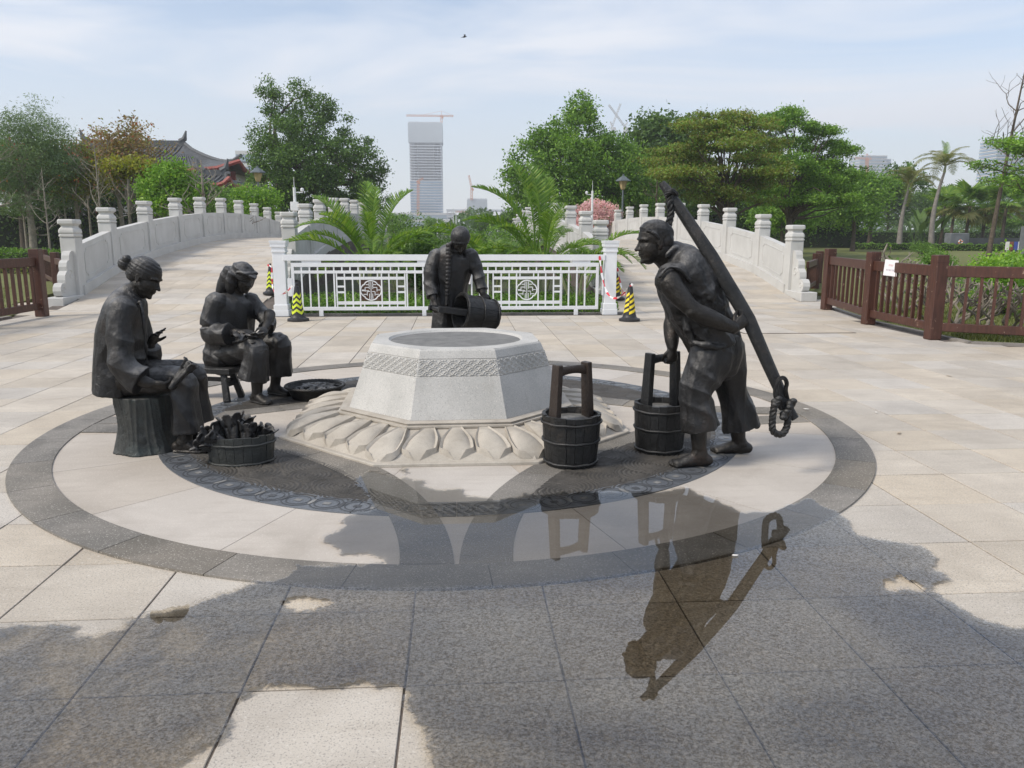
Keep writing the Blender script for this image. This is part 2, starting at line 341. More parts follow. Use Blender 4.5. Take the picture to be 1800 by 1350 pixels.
# grass
kg = NT('lawn_grass'); kp = kg.pos()
kg.set(kg.mix(kg.ramp(kg.noise(kp, 1.2, 7, 0.7), 0.3, 0.7), (0.085, 0.105, 0.022), (0.17, 0.175, 0.048)), 0.9, None, kg.bump(kg.noise(kp, 60, 4), 0.6, 0.02))
M['lawn'] = kg.m
lr = [(13.0, -6), (300, -6), (300, 260), (9.6, 260), (9.9, 62), (9.9, 20), (9.35, 18.3), (8.2, 16.6), (7.7, 13.9), (7.7, 11.2), (9.8, 10.3), (13.0, 7.2)]
b = MB(); b.prism(lr, -0.055, 0.02); tag(b.build('lawn_right', M['lawn']), kind='structure')
ll = [(-300, -6), (-9.35, -6), (-8.6, 15.6), (-8.85, 16.5), (-10.0, 18.4), (-11.2, 24), (-11.6, 62), (-11.6, 260), (-300, 260)]
b = MB(); b.prism(ll, -0.055, 0.02); tag(b.build('lawn_left', M['lawn']), kind='structure')
lm = [(-3.9, 15.86), (3.45, 15.86), (3.6, 18.9), (3.7, 62), (60, 130), (60, 260), (-60, 260), (-60, 130), (-4.7, 62), (-4.4, 18.9)]
b = MB(); b.prism(lm, -0.055, -0.01)
kg2 = NT('garden_soil'); kg2.set(kg2.mix(kg2.ramp(kg2.noise(kg2.pos(), 2, 6), 0.3, 0.7), (0.035, 0.03, 0.02), (0.06, 0.08, 0.025)), 0.95)
tag(b.build('garden_bed', kg2.m), kind='structure')
kerb = simple('kerb_concrete', (0.22, 0.20, 0.18), 0.85, 0.25, 4)
def strip(name, pts, w, z):
    b = MB()
    for (x0, y0), (x1, y1) in zip(pts[:-1], pts[1:]): b.bar((x0, y0, z/2-0.02), (x1, y1, z/2-0.02), w, z+0.04, (0, 0, 1))
    return tag(b.build(name, kerb), kind='structure')
strip('kerb_right', [(13.0, 7.15), (9.8, 10.25), (7.66, 11.17), (7.66, 13.9), (8.17, 16.6)], 0.1, 0.035)
strip('kerb_left', [(-9.32, -6), (-8.57, 15.62)], 0.1, 0.035)
strip('kerb_garden', [(-3.75, 15.82), (3.42, 15.82)], 0.12, 0.03)
def blades(name, pts, h, w, m, label, cat, parent=None):
    n = len(pts); P0 = np.asarray(pts, dtype=float); a = RNG.uniform(0, 6.283, n); hh = h*RNG.uniform(0.5, 1.3, n); ln = RNG.uniform(0.2, 0.9, n)*hh
    dx, dy = np.cos(a), np.sin(a); V = np.zeros((n, 3, 3))
    V[:, 0] = P0 + np.stack([-dy*w/2, dx*w/2, 0*a], 1); V[:, 1] = P0 + np.stack([dy*w/2, -dx*w/2, 0*a], 1)
    V[:, 2] = P0 + np.stack([dx*ln, dy*ln, hh], 1)
    o = link(name, np_mesh(name, V.reshape(-1, 3), np.arange(3*n).reshape(-1, 3)), m, parent)
    return tag(o, label, cat, kind='stuff')
M['blade'] = leaf('grass_blade', (0.07, 0.10, 0.02), (0.12, 0.15, 0.03), (0.20, 0.19, 0.07), 0.3)
def scatter(poly, n, z, bias=None):
    xs = [p[0] for p in poly]; ys = [p[1] for p in poly]; out = []
    while len(out) < n:
        x = RNG.uniform(min(xs), max(xs)); y = RNG.uniform(min(ys), max(ys))
        if inpoly(x, y, poly) and (bias is None or RNG.random() < bias(x, y)): out.append((x, y, z))
    return out
blades('grass', scatter([(7.75, 11.25), (9.8, 10.36), (12.5, 7.9), (16, 10), (14, 20), (8.9, 17.2), (7.85, 14)], 26000, 0.018, lambda x, y: math.exp(-((x-7.7)+(y-11)*0.1)*0.35)*0.9+0.1), 0.055, 0.012, M['blade'], 'short rough grass growing along the right-hand brown timber fence', 'grass')
blades('grass', scatter([(-8.7, 12), (-8.68, 15.5), (-8.95, 16.5), (-10.2, 18.4), (-13, 24), (-16, 16), (-14, 11)], 14000, 0.018), 0.05, 0.012, M['blade'], 'short grass behind the brown timber fence beside the grey bridge end', 'grass')

# ------------------------------------------------------------------ medallion set into the plaza
med = empty('stone_medallion', (CX, CY, 0), 'round paving medallion with grey ring, curved bands and dark relief panels around the well', 'paving')
def annulus(r0, r1, a0, a1, z0, z1, n, cx=CX, cy=CY):
    b = MB(); po = arc(cx, cy, r1, a0, a1, n); pi_ = arc(cx, cy, r0, a0, a1, n); N = n+1
    vs = [(x, y, z) for z in (z0, z1) for ring in (pi_, po) for x, y in ring]; I = lambda t, rg, i: t*2*N+rg*N+i
    fs = []
    for i in range(n):
        fs += [(I(1, 0, i), I(1, 1, i), I(1, 1, i+1), I(1, 0, i+1)), (I(0, 0, i+1), I(0, 1, i+1), I(0, 1, i), I(0, 0, i)),
               (I(0, 1, i), I(0, 1, i+1), I(1, 1, i+1), I(1, 1, i)), (I(0, 0, i+1), I(0, 0, i), I(1, 0, i), I(1, 0, i+1))]
    for i, fl in ((0, 0), (n, 1)): fs.append((I(0, 0, i), I(0, 1, i), I(1, 1, i), I(1, 0, i)))
    return b.add(vs, fs)
RO, RI = 3.355, 3.09
b = MB(); b.prism(arc(CX, CY, RO-0.01, 0, 2*math.pi*0.99, 99), -0.03, 0.0015); b.build('bedding', M['grout'], med)
nr = 30
for i in range(nr):
    a0 = -math.pi/2+0.05+2*math.pi*i/nr; annulus(RI, RO, a0+0.0009, a0+2*math.pi/nr-0.0009, -0.01, 0.012, 5).build('ring_stone', M['grey_band'], med)
ns = 18
for i in range(ns):                     # beige sectors outside and inside the cast ring
    a0 = -math.pi/2+0.29+2*math.pi*i/ns; a1 = a0+2*math.pi/ns
    annulus(2.30, RI+0.005, a0+0.0008, a1-0.0008, -0.01, 0.004, 6).build('beige_slab', M['beige'], med)
ns = 12
for i in range(ns):
    a0 = -math.pi/2-0.26+2*math.pi*i/ns; a1 = a0+2*math.pi/ns
    annulus(1.15, 2.299, a0+0.001, a1-0.001, -0.01, 0.0038, 6).build('beige_slab', M['beige'], med)
# four curved grey bands
BC, B0, B1 = 3.18, 2.90, 3.17
for sx in (-1, 1):
    for sy in (-1, 1):
        bx, by = CX+sx*BC, CY+sy*BC; base = math.atan2(-sy, -sx)
        ok = [a for a in np.linspace(base-1.2, base+1.2, 481) if all(math.hypot(bx+r_*math.cos(a)-CX, by+r_*math.sin(a)-CY) < RI for r_ in (B0, B1))]
        a0, a1 = ok[0], ok[-1]
        # the ends are trimmed along the ring, so each edge arc gets its own end angle
        def ends(r_):
            q = [a for a in np.linspace(base-1.3, base+1.3, 1301) if math.hypot(bx+r_*math.cos(a)-CX, by+r_*math.sin(a)-CY) < RI-0.002]; return q[0], q[-1]
        e0, e1 = ends(B0), ends(B1); npc = 6
        for i in range(npc):
            t0, t1 = i/npc+0.0008, (i+1)/npc-0.0008; n = 8; bb = MB(); vs = []
            zt = 0.0125 if sx*sy > 0 else 0.0085
            for z in (-0.01, zt):
                for r_, e in ((B0, e0), (B1, e1)):
                    for q in range(n+1):
                        a = e[0]+(e[1]-e[0])*(t0+(t1-t0)*q/n); vs.append((bx+r_*math.cos(a), by+r_*math.sin(a), z))
            N = n+1; I = lambda t, rg, q: t*2*N+rg*N+q; fs = []
            for q in range(n):
                fs += [(I(1, 0, q), I(1, 1, q), I(1, 1, q+1), I(1, 0, q+1)), (I(0, 1, q), I(0, 1, q+1), I(1, 1, q+1), I(1, 1, q)), (I(0, 0, q+1), I(0, 0, q), I(1, 0, q), I(1, 0, q+1))]
            fs += [(I(0, 0, 0), I(0, 1, 0), I(1, 1, 0), I(1, 0, 0)), (I(0, 0, n), I(0, 1, n), I(1, 1, n), I(1, 0, n))]
            bb.add(vs, fs); bb.build('band_stone', M['grey_band'], med)
# carved panels: overlapping discs of concentric ridges, built as relief
def relief_panel(sx, sy, step):
    bx, by = CX+sx*BC, CY+sy*BC
    xs = np.arange(-2.25, 0.0, step)*(-sx) if sx < 0 else np.arange(0.0, 2.25, step)
    xs = np.sort(np.abs(xs))*sx; ys = np.sort(np.abs(np.arange(0.0, 2.25, step)))*sy
    X, Y = np.meshgrid(xs, ys); r_ = np.hypot(X, Y); rho = np.hypot(X-sx*BC, Y-sy*BC)
    keep = (r_ < 2.21) & (rho < B0+0.035)
    rg = np.random.default_rng(int(5+sx*3+sy)); Hh = np.zeros_like(X); own = np.full(X.shape, -1)
    for q in range(170):
        cx_, cy_ = rg.uniform(0, 2.3)*sx, rg.uniform(0, 2.3)*sy; rad = rg.uniform(0.13, 0.27)
        d = np.hypot(X-cx_, (Y-cy_)*1.0); m_ = (d < rad) & (own < 0); own[m_] = q
        pitch = rg.uniform(0.026, 0.034); hh = np.abs(np.sin(math.pi*d/pitch))**0.8
        edge = np.clip((rad-d)/0.012, 0, 1); Hh[m_] = (hh*edge)[m_]
    Z = 0.0015+0.009*Hh
    idx = -np.ones(X.shape, dtype=int); idx[keep] = np.arange(keep.sum())
    q4 = np.stack([idx[:-1, :-1], idx[:-1, 1:], idx[1:, 1:], idx[1:, :-1]], -1).reshape(-1, 4); q4 = q4[(q4 >= 0).all(1)]
    if sx*sy < 0: q4 = q4[:, ::-1]
    V = np.stack([X[keep]+CX, Y[keep]+CY, Z[keep]+0.004], -1)
    return link('relief_panel', np_mesh('relief_panel', V, q4, True), M['relief'], med)
for sx in (-1, 1): relief_panel(sx, -1, 0.0065); relief_panel(sx, 1, 0.011)
# cast border ring with interlaced coins
b = MB(); nseg = 24
for i in range(nseg):
    a0 = 2*math.pi*i/nseg
    annulus(2.17, 2.41, a0+0.0012, a0+2*math.pi/nseg-0.0012, -0.01, 0.0105, 5).build('cast_border', M['coin'], med)
bm_ = MB(); bl = MB(); ncoin = 72; rm = 2.29
def at_ring(u, v): a = u/rm; return (CX+(rm+v)*math.cos(a), CY+(rm+v)*math.sin(a))
groove_tone = simple('dark_groove_tone', (0.065, 0.068, 0.073), 0.6, 0.3, 9)  # grooves painted on: flat dark shapes just above the border, not sunk
for i in range(ncoin):
    u0 = 2*math.pi*rm*i/ncoin
    for rr in (0.098, 0.072):
        n = 22; ring0 = [at_ring(u0+(rr-0.004)*math.cos(t)*1.06, (rr-0.004)*math.sin(t)) for t in np.linspace(0, 2*math.pi, n, endpoint=False)]
        ring1 = [at_ring(u0+(rr+0.004)*math.cos(t)*1.06, (rr+0.004)*math.sin(t)) for t in np.linspace(0, 2*math.pi, n, endpoint=False)]
        vs = [(x, y, 0.0128) for x, y in ring0]+[(x, y, 0.0128) for x, y in ring1]
        bm_.add(vs, [(q, (q+1) % n, n+(q+1) % n, n+q) for q in range(n)])
    sq = [at_ring(u0+dx, dy) for dx, dy in ((-0.024, -0.02), (0.024, -0.02), (0.024, 0.02), (-0.024, 0.02))]
    (bl if i % 3 else bm_).add([(x, y, 0.0126) for x, y in sq], [(0, 1, 2, 3)])
    um = u0+math.pi*rm/ncoin
    ln = [at_ring(um+0.014*math.cos(t)*abs(math.sin(t))**0.0, 0.05*math.sin(t)) for t in np.linspace(0, 2*math.pi, 12, endpoint=False)]
    (bl if i % 2 else bm_).add([(x, y, 0.0134) for x, y in ln], [tuple(range(12))])
o = link('coin_pattern', bm_.mesh('coin_pattern'), groove_tone, med); o['kind'] = 'stuff'
o = link('coin_inlay', bl.mesh('coin_inlay'), simple('pale_inlay', (0.20, 0.195, 0.185), 0.6, 0.3, 9), med); o['kind'] = 'stuff'

# ------------------------------------------------------------------ water lying on the paving
WET = [(-60, 1108), (60, 1100), (130, 1103), (205, 1096), (250, 1086), (262, 1078), (303, 1073), (330, 1072), (350, 1058), (389, 1046), (436, 1031), (505, 1020), (512, 1010), (524, 999), (600, 998), (668, 996), (673, 985),
       (640, 976), (603, 978), (578, 962), (560, 951), (582, 940), (602, 926), (600, 914), (618, 906), (655, 900), (650, 880), (624, 850), (640, 836), (658, 830), (677, 836), (700, 852), (703, 826), (716, 826),
       (712, 838), (722, 848), (745, 845), (740, 856), (762, 864), (789, 862), (814, 860), (812, 871), (840, 877), (868, 881), (905, 877), (920, 871), (946, 873), (990, 870), (1058, 868), (1110, 870), (1160, 866),
       (1207, 859), (1230, 873), (1264, 885), (1288, 895), (1307, 904), (1369, 899), (1412, 884), (1426, 877), (1440, 893), (1476, 905), (1505, 942), (1532, 950), (1570, 954), (1618, 962), (1648, 985), (1640, 1000), (1668, 1022),
       (1642, 1040), (1650, 1052), (1692, 1070), (1722, 1095), (1770, 1105), (1850, 1118), (1990, 1150), (2050, 1420), (1400, 1500), (900, 1520), (400, 1520), (-150, 1440)]
DRY = [[(428, 1220), (470, 1210), (560, 1208), (705, 1207), (709, 1240), (735, 1285), (742, 1330), (775, 1380), (760, 1440), (330, 1440), (290, 1372), (345, 1322), (405, 1298), (398, 1262)],
       [(497, 1072), (505, 1058), (530, 1053), (578, 1060), (560, 1072), (530, 1075)],
       [(1552, 1040), (1556, 1028), (1575, 1012), (1590, 1022), (1630, 1038), (1600, 1042)],
       [(118, 1112), (150, 1096), (218, 1098), (205, 1110), (160, 1120)]]
def topoly(px): return np.array([tuple(G(x, y))[:2] for x, y in px])
def sdist(X, Y, poly):
    d = np.full(X.shape, 1e9); ins = np.zeros(X.shape, dtype=bool); n = len(poly); j = n-1
    for i in range(n):
        (xi, yi), (xj, yj) = poly[i], poly[j]; ex, ey = xj-xi, yj-yi; L = ex*ex+ey*ey+1e-12
        t = np.clip(((X-xi)*ex+(Y-yi)*ey)/L, 0, 1); d = np.minimum(d, np.hypot(X-xi-t*ex, Y-yi-t*ey))
        c = ((yi > Y) != (yj > Y)) & (X < ex*(Y-yi)/(ey+1e-12)+xi); ins ^= c; j = i
    return np.where(ins, d, -d)
st = 0.03; X, Y = np.meshgrid(np.arange(-2.6, 4.2, st), np.arange(1.1, 5.6, st))
wet = sdist(X, Y, topoly(WET))
for dp in DRY: wet = np.minimum(wet, -sdist(X, Y, topoly(dp)))
wet = np.clip(wet, -0.3, 0.3)
rr = np.hypot(X-CX, Y-CY); dark = np.clip((rr-3.34)/0.02, 0, 1)
left_patch = np.clip((-X-0.2)/0.9, 0, 1)*np.clip((3.25-Y)/0.15, 0, 1)+np.clip((2.45-Y)/0.3, 0, 1)*0.6*np.clip((0.6-X)/0.6, 0, 1)
keep = wet > -0.13
idx = -np.ones(X.shape, dtype=int); idx[keep] = np.arange(keep.sum())
q4 = np.stack([idx[:-1, :-1], idx[:-1, 1:], idx[1:, 1:], idx[1:, :-1]], -1).reshape(-1, 4); q4 = q4[(q4 >= 0).all(1)]
pm = np_mesh('puddle', np.stack([X[keep], Y[keep], np.full(keep.sum(), 0.0165)], -1), q4)
for nm, arr in (('wet', wet), ('dark', dark), ('patch', np.clip(left_patch, 0, 1))):
    at = pm.attributes.new(nm, 'FLOAT', 'POINT'); at.data.foreach_set('value', arr[keep].astype(np.float32))
k = NT('water_film'); p = k.pos()
def attr(nm): q = k.n('ShaderNodeAttribute', attribute_name=nm); return q.outputs['Fac']
edge = k.noise(p, 7.5, 8, 0.74, 0.3)
wv = k.math('ADD', attr('wet'), k.math('MULTIPLY', k.math('SUBTRACT', edge, 0.5), 0.20))
wv = k.math('ADD', wv, k.math('MULTIPLY', k.math('SUBTRACT', k.noise(p, 42, 4, 0.7, 0.2), 0.5), 0.075))
mk = k.n('ShaderNodeMapRange'); mk.inputs[1].default_value = -0.004; k.l(wv, mk.inputs[0])
wd = k.math('ADD', k.math('MULTIPLY', attr('patch'), 0.006), 0.004); k.l(wd, mk.inputs[2])
mask = mk.outputs[0]
fine = k.noise(p, 92, 3, 0.8)
drying = k.math('MULTIPLY', attr('patch'), k.ramp(k.noise(p, 3.6, 6, 0.68, 0.5, (1.0, 0.6, 1)), 0.40, 0.70))   # film thinning out on the slabs
vein = k.math('MULTIPLY', attr('dark'), k.ramp(k.noise(p, 2.2, 5, 0.62, 0.8, (2.6, 0.5, 1)), 0.45, 0.75))
tint_in = k.mix(k.ramp(fine, 0.3, 0.7), (0.95, 0.925, 0.87), (1.0, 0.985, 0.95))
tint_out = k.mix(k.ramp(fine, 0.38, 0.62), (0.56, 0.52, 0.44), (1.18, 1.12, 1.0))
flake = k.ramp(k.noise(p, 34, 2, 0.6, 0.3, (0.7, 1.6, 1)), 0.66, 0.71)
tint_out = k.mix(k.math('MULTIPLY', flake, 0.8), tint_out, (1.25, 1.2, 1.1))
tint_out = k.mix(k.math('MULTIPLY', vein, 0.55), tint_out, (0.90, 0.86, 0.77))
tint = k.mix(attr('dark'), tint_in, tint_out)
tint = k.mix(k.math('MULTIPLY', drying, 0.55), tint, (0.95, 0.92, 0.86))
tcol = k.mix(mask, (1, 1, 1), tint)
tb = k.n('ShaderNodeBsdfTransparent'); k.l(tcol, tb.inputs[0])
gb = k.n('ShaderNodeBsdfGlossy'); gb.inputs[0].default_value = (1, 1, 1, 1)
rg_ = k.n('ShaderNodeMapRange'); rg_.inputs[3].default_value = 0.004; rg_.inputs[4].default_value = 0.012; k.l(attr('dark'), rg_.inputs[0]); k.l(rg_.outputs[0], gb.inputs['Roughness'])
f1 = k.n('ShaderNodeFresnel'); f1.inputs[0].default_value = 1.5; f2 = k.n('ShaderNodeFresnel'); f2.inputs[0].default_value = 1.95
fr = k.mix(attr('dark'), f1.outputs[0], f2.outputs[0])
gr = k.math('MULTIPLY', k.ramp(fine, 0.38, 0.60, (0.58, 0.58, 0.58), (1.42, 1.42, 1.42)), 1.0)
grain = k.mix(attr('dark'), (1, 1, 1), gr)
fac = k.math('MULTIPLY', k.math('MULTIPLY', k.math('MULTIPLY', fr, mask), grain), k.math('SUBTRACT', 1.0, k.math('MULTIPLY', drying, 0.5)))
ms = k.n('ShaderNodeMixShader'); k.l(fac, ms.inputs[0]); k.l(tb.outputs[0], ms.inputs[1]); k.l(gb.outputs[0], ms.inputs[2]); k.l(ms.outputs[0], k.out.inputs[0])
tag(link('puddle', pm, k.m), kind='structure')
# leaf scraps lying on the paving
scrap = simple('dry_leaf', (0.35, 0.28, 0.2), 0.8, 0.4, 30); scrap2 = simple('paper_scrap', (0.7, 0.66, 0.6), 0.8, 0.1, 30)
for i, (x, y, s_, mm, lb, ct) in enumerate([(1292, 983, 0.018, scrap2, 'tiny pink-white petal floating on the wet grey ring', 'petal'), (1540, 726, 0.022, scrap2, 'small white scrap on the dry paving beside the grey ring', 'litter'), (1417, 723, 0.028, scrap2, 'small pale disc lying on the grey ring near the rope loops', 'litter'),
        (1580, 763, 0.03, scrap, 'brown curled leaf lying on the pale paving right of the ring', 'leaf'), (1668, 662, 0.035, scrap, 'brown leaf on the paving between the ring and the timber fence', 'leaf'), (622, 563, 0.05, scrap, 'dark dry leaf by the foot of the white metal fence', 'leaf'), (678, 561, 0.03, scrap, 'small dark leaf near the middle leg of the white fence', 'leaf'), (545, 706, 0.02, scrap, 'reddish leaf scrap beside the round tray', 'leaf')]):
    c = G(x, y); b = MB(); a = i*1.3
    prof = [(-1, 0), (-0.5, 0.45), (0.3, 0.4), (1, 0), (0.4, -0.42), (-0.5, -0.38)]
    vs = [(c.x+s_*(u*math.cos(a)-v*math.sin(a)), c.y+s_*(u*math.sin(a)+v*math.cos(a)), (0.018 if math.hypot(c.x-CX, c.y-CY) < 3.4 else 0.003)+s_*0.35*(u*u*0.6+abs(v))) for u, v in prof]
    vs += [(x_, y_, z_+0.002) for x_, y_, z_ in vs]
    b.add(vs, [(5, 4, 3, 2, 1, 0), (6, 7, 8, 9, 10, 11)]+[(q, (q+1) % 6, 6+(q+1) % 6, 6+q) for q in range(6)])
    tag(b.build('fallen_leaf' if ct == 'leaf' else ct, mm), lb, ct)

# ------------------------------------------------------------------ the well
def octa(a, rot=0.0): R_ = a/math.cos(math.pi/8); return [(CX+R_*math.cos(math.pi/8+i*math.pi/4+rot), CY+R_*math.sin(math.pi/8+i*math.pi/4+rot)) for i in range(8)]
well = empty('stone_well', (CX, CY, 0), 'pale granite octagonal well on a carved lotus petal base', 'well')
def loft(prof, nm, m, parent, smooth=None, rot=0.0):
    b = MB(); rings = [[(x, y, z) for x, y in octa(a, rot)] for a, z in prof]; vs = [p for rg in rings for p in rg]
    fs = [(j*8+i, j*8+(i+1) % 8, (j+1)*8+(i+1) % 8, (j+1)*8+i) for j in range(len(prof)-1) for i in range(8)]
    b.add(vs, fs); return b
WR = R(1.2)
ZB = P(805, 738, CY-0.885).z; ZT = P(805, 614, CY-0.70).z
b = MB(); b.prism(octa(1.41), 0.0, 0.03); well_pl = link('plinth', bevel_mesh(b.mesh('plinth'), 0.006), M['lotus'], well)
ZM = ZB-0.05
b = loft([(1.37, 0.028), (1.33, 0.07), (1.18, 0.115), (0.98, ZM), (0.5, ZM)], 'lb', M['lotus'], well); b.build('lotus_base', M['lotus'], well)
b = loft([(0.9, ZM-0.004), (0.965, ZM-0.004), (0.975, ZM+0.012), (0.975, ZM+0.024), (0.945, ZM+0.028), (0.945, ZM+0.036), (0.955, ZM+0.040), (0.955, ZB-0.006), (0.915, ZB-0.001), (0.6, ZB-0.001)], 'mould', M['lotus'], well, rot=WR); b.build('moulding', M['lotus'], well)
A0, A1 = 0.885, 0.70
def face_a(z): return A0+(A1-A0)*(z-ZB)/(ZT-ZB)
hf = ZT-ZB; zb0, zb1 = ZB+0.61*hf, ZB+0.86*hf
prof = [(A0-0.3, ZB), (A0, ZB), (face_a(zb0-0.004), zb0-0.004), (face_a(zb0)-0.006, zb0), (face_a(zb0+0.004)-0.002, zb0+0.004), (face_a(zb1-0.004)-0.002, zb1-0.004), (face_a(zb1)-0.006, zb1), (face_a(zb1+0.004), zb1+0.004), (A1, ZT-0.012), (A1-0.012, ZT)]
b = loft(prof, 'wall', M['well'], well, rot=WR); b.build('well_wall', M['well'], well)
# rim: octagon outside, round hole inside
b = MB(); n = 64; HR = 0.575; out = []
oc = octa(A1-0.012, WR)
for i in range(n):
    a = 2*math.pi*i/n; d = ((a-WR+math.pi/8) % (math.pi/4))-math.pi/8; out.append((CX+(A1-0.012)/math.cos(d)*math.cos(a), CY+(A1-0.012)/math.cos(d)*math.sin(a), ZT))
inn = [(CX+HR*math.cos(2*math.pi*i/n), CY+HR*math.sin(2*math.pi*i/n), ZT) for i in range(n)]
i2 = [(CX+(HR-0.02)*math.cos(2*math.pi*i/n), CY+(HR-0.02)*math.sin(2*math.pi*i/n), ZT-0.018) for i in range(n)]
b.add(out+inn+i2, [(i, (i+1) % n, n+(i+1) % n, n+i) for i in range(n)]+[(n+i, n+(i+1) % n, 2*n+(i+1) % n, 2*n+i) for i in range(n)]); b.build('rim', M['well'], well, 40)
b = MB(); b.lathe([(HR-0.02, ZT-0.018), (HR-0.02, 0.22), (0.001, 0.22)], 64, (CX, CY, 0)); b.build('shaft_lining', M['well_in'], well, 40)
# fish-scale wave carving on each face
for fi in range(8):
    b = MB(); ang = math.pi/4*fi+WR; nrm = Vector((math.cos(ang), math.sin(ang), 0)); tan = Vector((-math.sin(ang), math.cos(ang), 0))
    slope = (A0-A1)/hf; upv = Vector((-nrm.x*slope, -nrm.y*slope, 1)).normalized(); on = upv.cross(tan) if upv.cross(tan).dot(nrm) > 0 else tan.cross(upv)
    zm = (zb0+zb1)/2; am = face_a(zm)-0.002; org = Vector((CX, CY, zm))+nrm*am; hh = (zb1-zb0)/2/upv.z; rows = 5; ph = 2*hh/rows; pw = ph*2.8
    for rw in range(rows+1):
        v0 = hh-rw*ph-ph*0.55; half_w = lambda v: (face_a(zm+v*upv.z))*math.tan(math.pi/8)-0.006
        nc = int(2*half_w(0)/pw)+3
        for c_ in range(-nc//2, nc//2+2):
            u0 = c_*pw+(pw/2 if rw % 2 else 0)
            for rr in (1.0, 0.55):
                R2 = pw/2*rr; w_ = ph*0.17; pts = []
                for t in np.linspace(0, math.pi, 9 if rr > 0.5 else 6):
                    pts.append((u0+R2*math.cos(t), v0+R2*0.86*math.sin(t)-ph*0.15))
                lift = 0.006+0.002*(1-rr)
                for (ua, va), (ub, vb) in zip(pts[:-1], pts[1:]):
                    um_, vm_ = (ua+ub)/2, (va+vb)/2; vc_ = v0-ph-ph*0.15; base_u = pw/2 if (rw+1) % 2 else 0.0; uc_ = round((um_-base_u)/pw)*pw+base_u
                    if ((um_-uc_)/(pw/2))**2+((vm_-vc_)/(pw/2*0.86))**2 < 0.97 and vm_ > vc_: continue
                    if max(abs(ua), abs(ub)) > half_w(va) or max(va, vb) > hh-0.004 or min(va, vb) < -hh+0.004: continue
                    L = math.hypot(ub-ua, vb-va); du, dv = -(vb-va)/L*w_, (ub-ua)/L*w_
                    A = org+tan*(ua-du)+upv*(va-dv); B = org+tan*(ub-du)+upv*(vb-dv); C = org+tan*(ub)+upv*(vb)+on*lift; D = org+tan*(ua)+upv*(va)+on*lift
                    E_ = org+tan*(ub+du)+upv*(vb+dv); F_ = org+tan*(ua+du)+upv*(va+dv)
                    b.add([A, B, C, D, E_, F_], [(0, 1, 2, 3), (3, 2, 4, 5)])
    o = link('wave_carving', b.mesh('wave_carving'), M['well'], well); o['kind'] = 'stuff'
# lotus petals
def petal_mesh():
    nu, nv = 20, 26; L, Wd = 1.0, 1.0; V = []; Fc = []
    for i in range(nu+1):
        u = i/nu
        wdt = 0.42+0.58*math.sin(min(1, u/0.66)*math.pi/2)**1.3
        if u > 0.80: wdt *= max(0.0, 1-((u-0.80)/0.21)**2.2)
        for j in range(nv+1):
            v = -1+2*j/nv; V.append((u, v, wdt))
    return nu, nv, V
nu, nv, PV = petal_mesh()
def slope_z(a):
    pr = [(1.37, 0.028), (1.33, 0.07), (1.18, 0.115), (0.98, ZM)]
    for (a0, z0), (a1, z1) in zip(pr[:-1], pr[1:]):
        if a <= a0 and a >= a1: return z0+(z1-z0)*(a0-a)/(a0-a1)
    return 0.028 if a > 1.37 else ZM
pmesh = {}
for fi in range(8):
    for t in (-0.5, -0.25, 0.0, 0.25):
        key = round(t, 2)
        if key not in pmesh:
            vs = []; a_in, a_out = 0.965, 1.365 if t != -0.5 else 1.385
            sidew = 2*math.tan(math.pi/8); cor = (t == -0.5)
            for u, v, wd in PV:
                a = a_in+(a_out-a_in)*u; half = a*sidew*0.25/2*0.985*wd
                s_ = t*a*sidew
                ul = min(1.0, max(0.0, (u-0.10)/0.78)); dome = 0.034*math.sin(math.pi*ul**1.25)**0.7*max(0.0, 1-(v/0.74)**2)**0.65 if 0 < ul < 1 else 0.0
                bulge = dome+0.010*math.sin(math.pi*min(1, u*1.02))
                rimh = 0.024*math.exp(-((abs(v)-0.90)/0.075)**2)*(0.35+0.65*u)+0.022*math.exp(-((u-0.94)/0.035)**2)
                zz = slope_z(min(a, 1.369))+0.012+bulge+rimh
                if abs(v) > 0.99 or u > 0.995: zz = slope_z(min(a+0.004, 1.37))-0.002
                lat = s_+v*half
                if cor:      # corner petals bend round the octagon corner: mirror about the corner line
                    ca = math.radians(22.5); rad = a/math.cos(ca)*(1.0-0.02*u); vs.append((rad*math.cos(-ca)-v*half*math.sin(-ca), rad*math.sin(-ca)+v*half*math.cos(-ca), zz))
                else: vs.append((a, lat, zz))
            N = nv+1; fs = [(i*N+j, i*N+j+1, (i+1)*N+j+1, (i+1)*N+j) for i in range(nu) for j in range(nv)]
            b = MB(); b.add(vs, fs); pmesh[key] = b.mesh('petal', 60); pmesh[key].materials.append(M['lotus'])
        o = bpy.data.objects.new('petal', pmesh[key]); COL.objects.link(o); o.parent = well; o.rotation_euler = (0, 0, fi*math.pi/4)
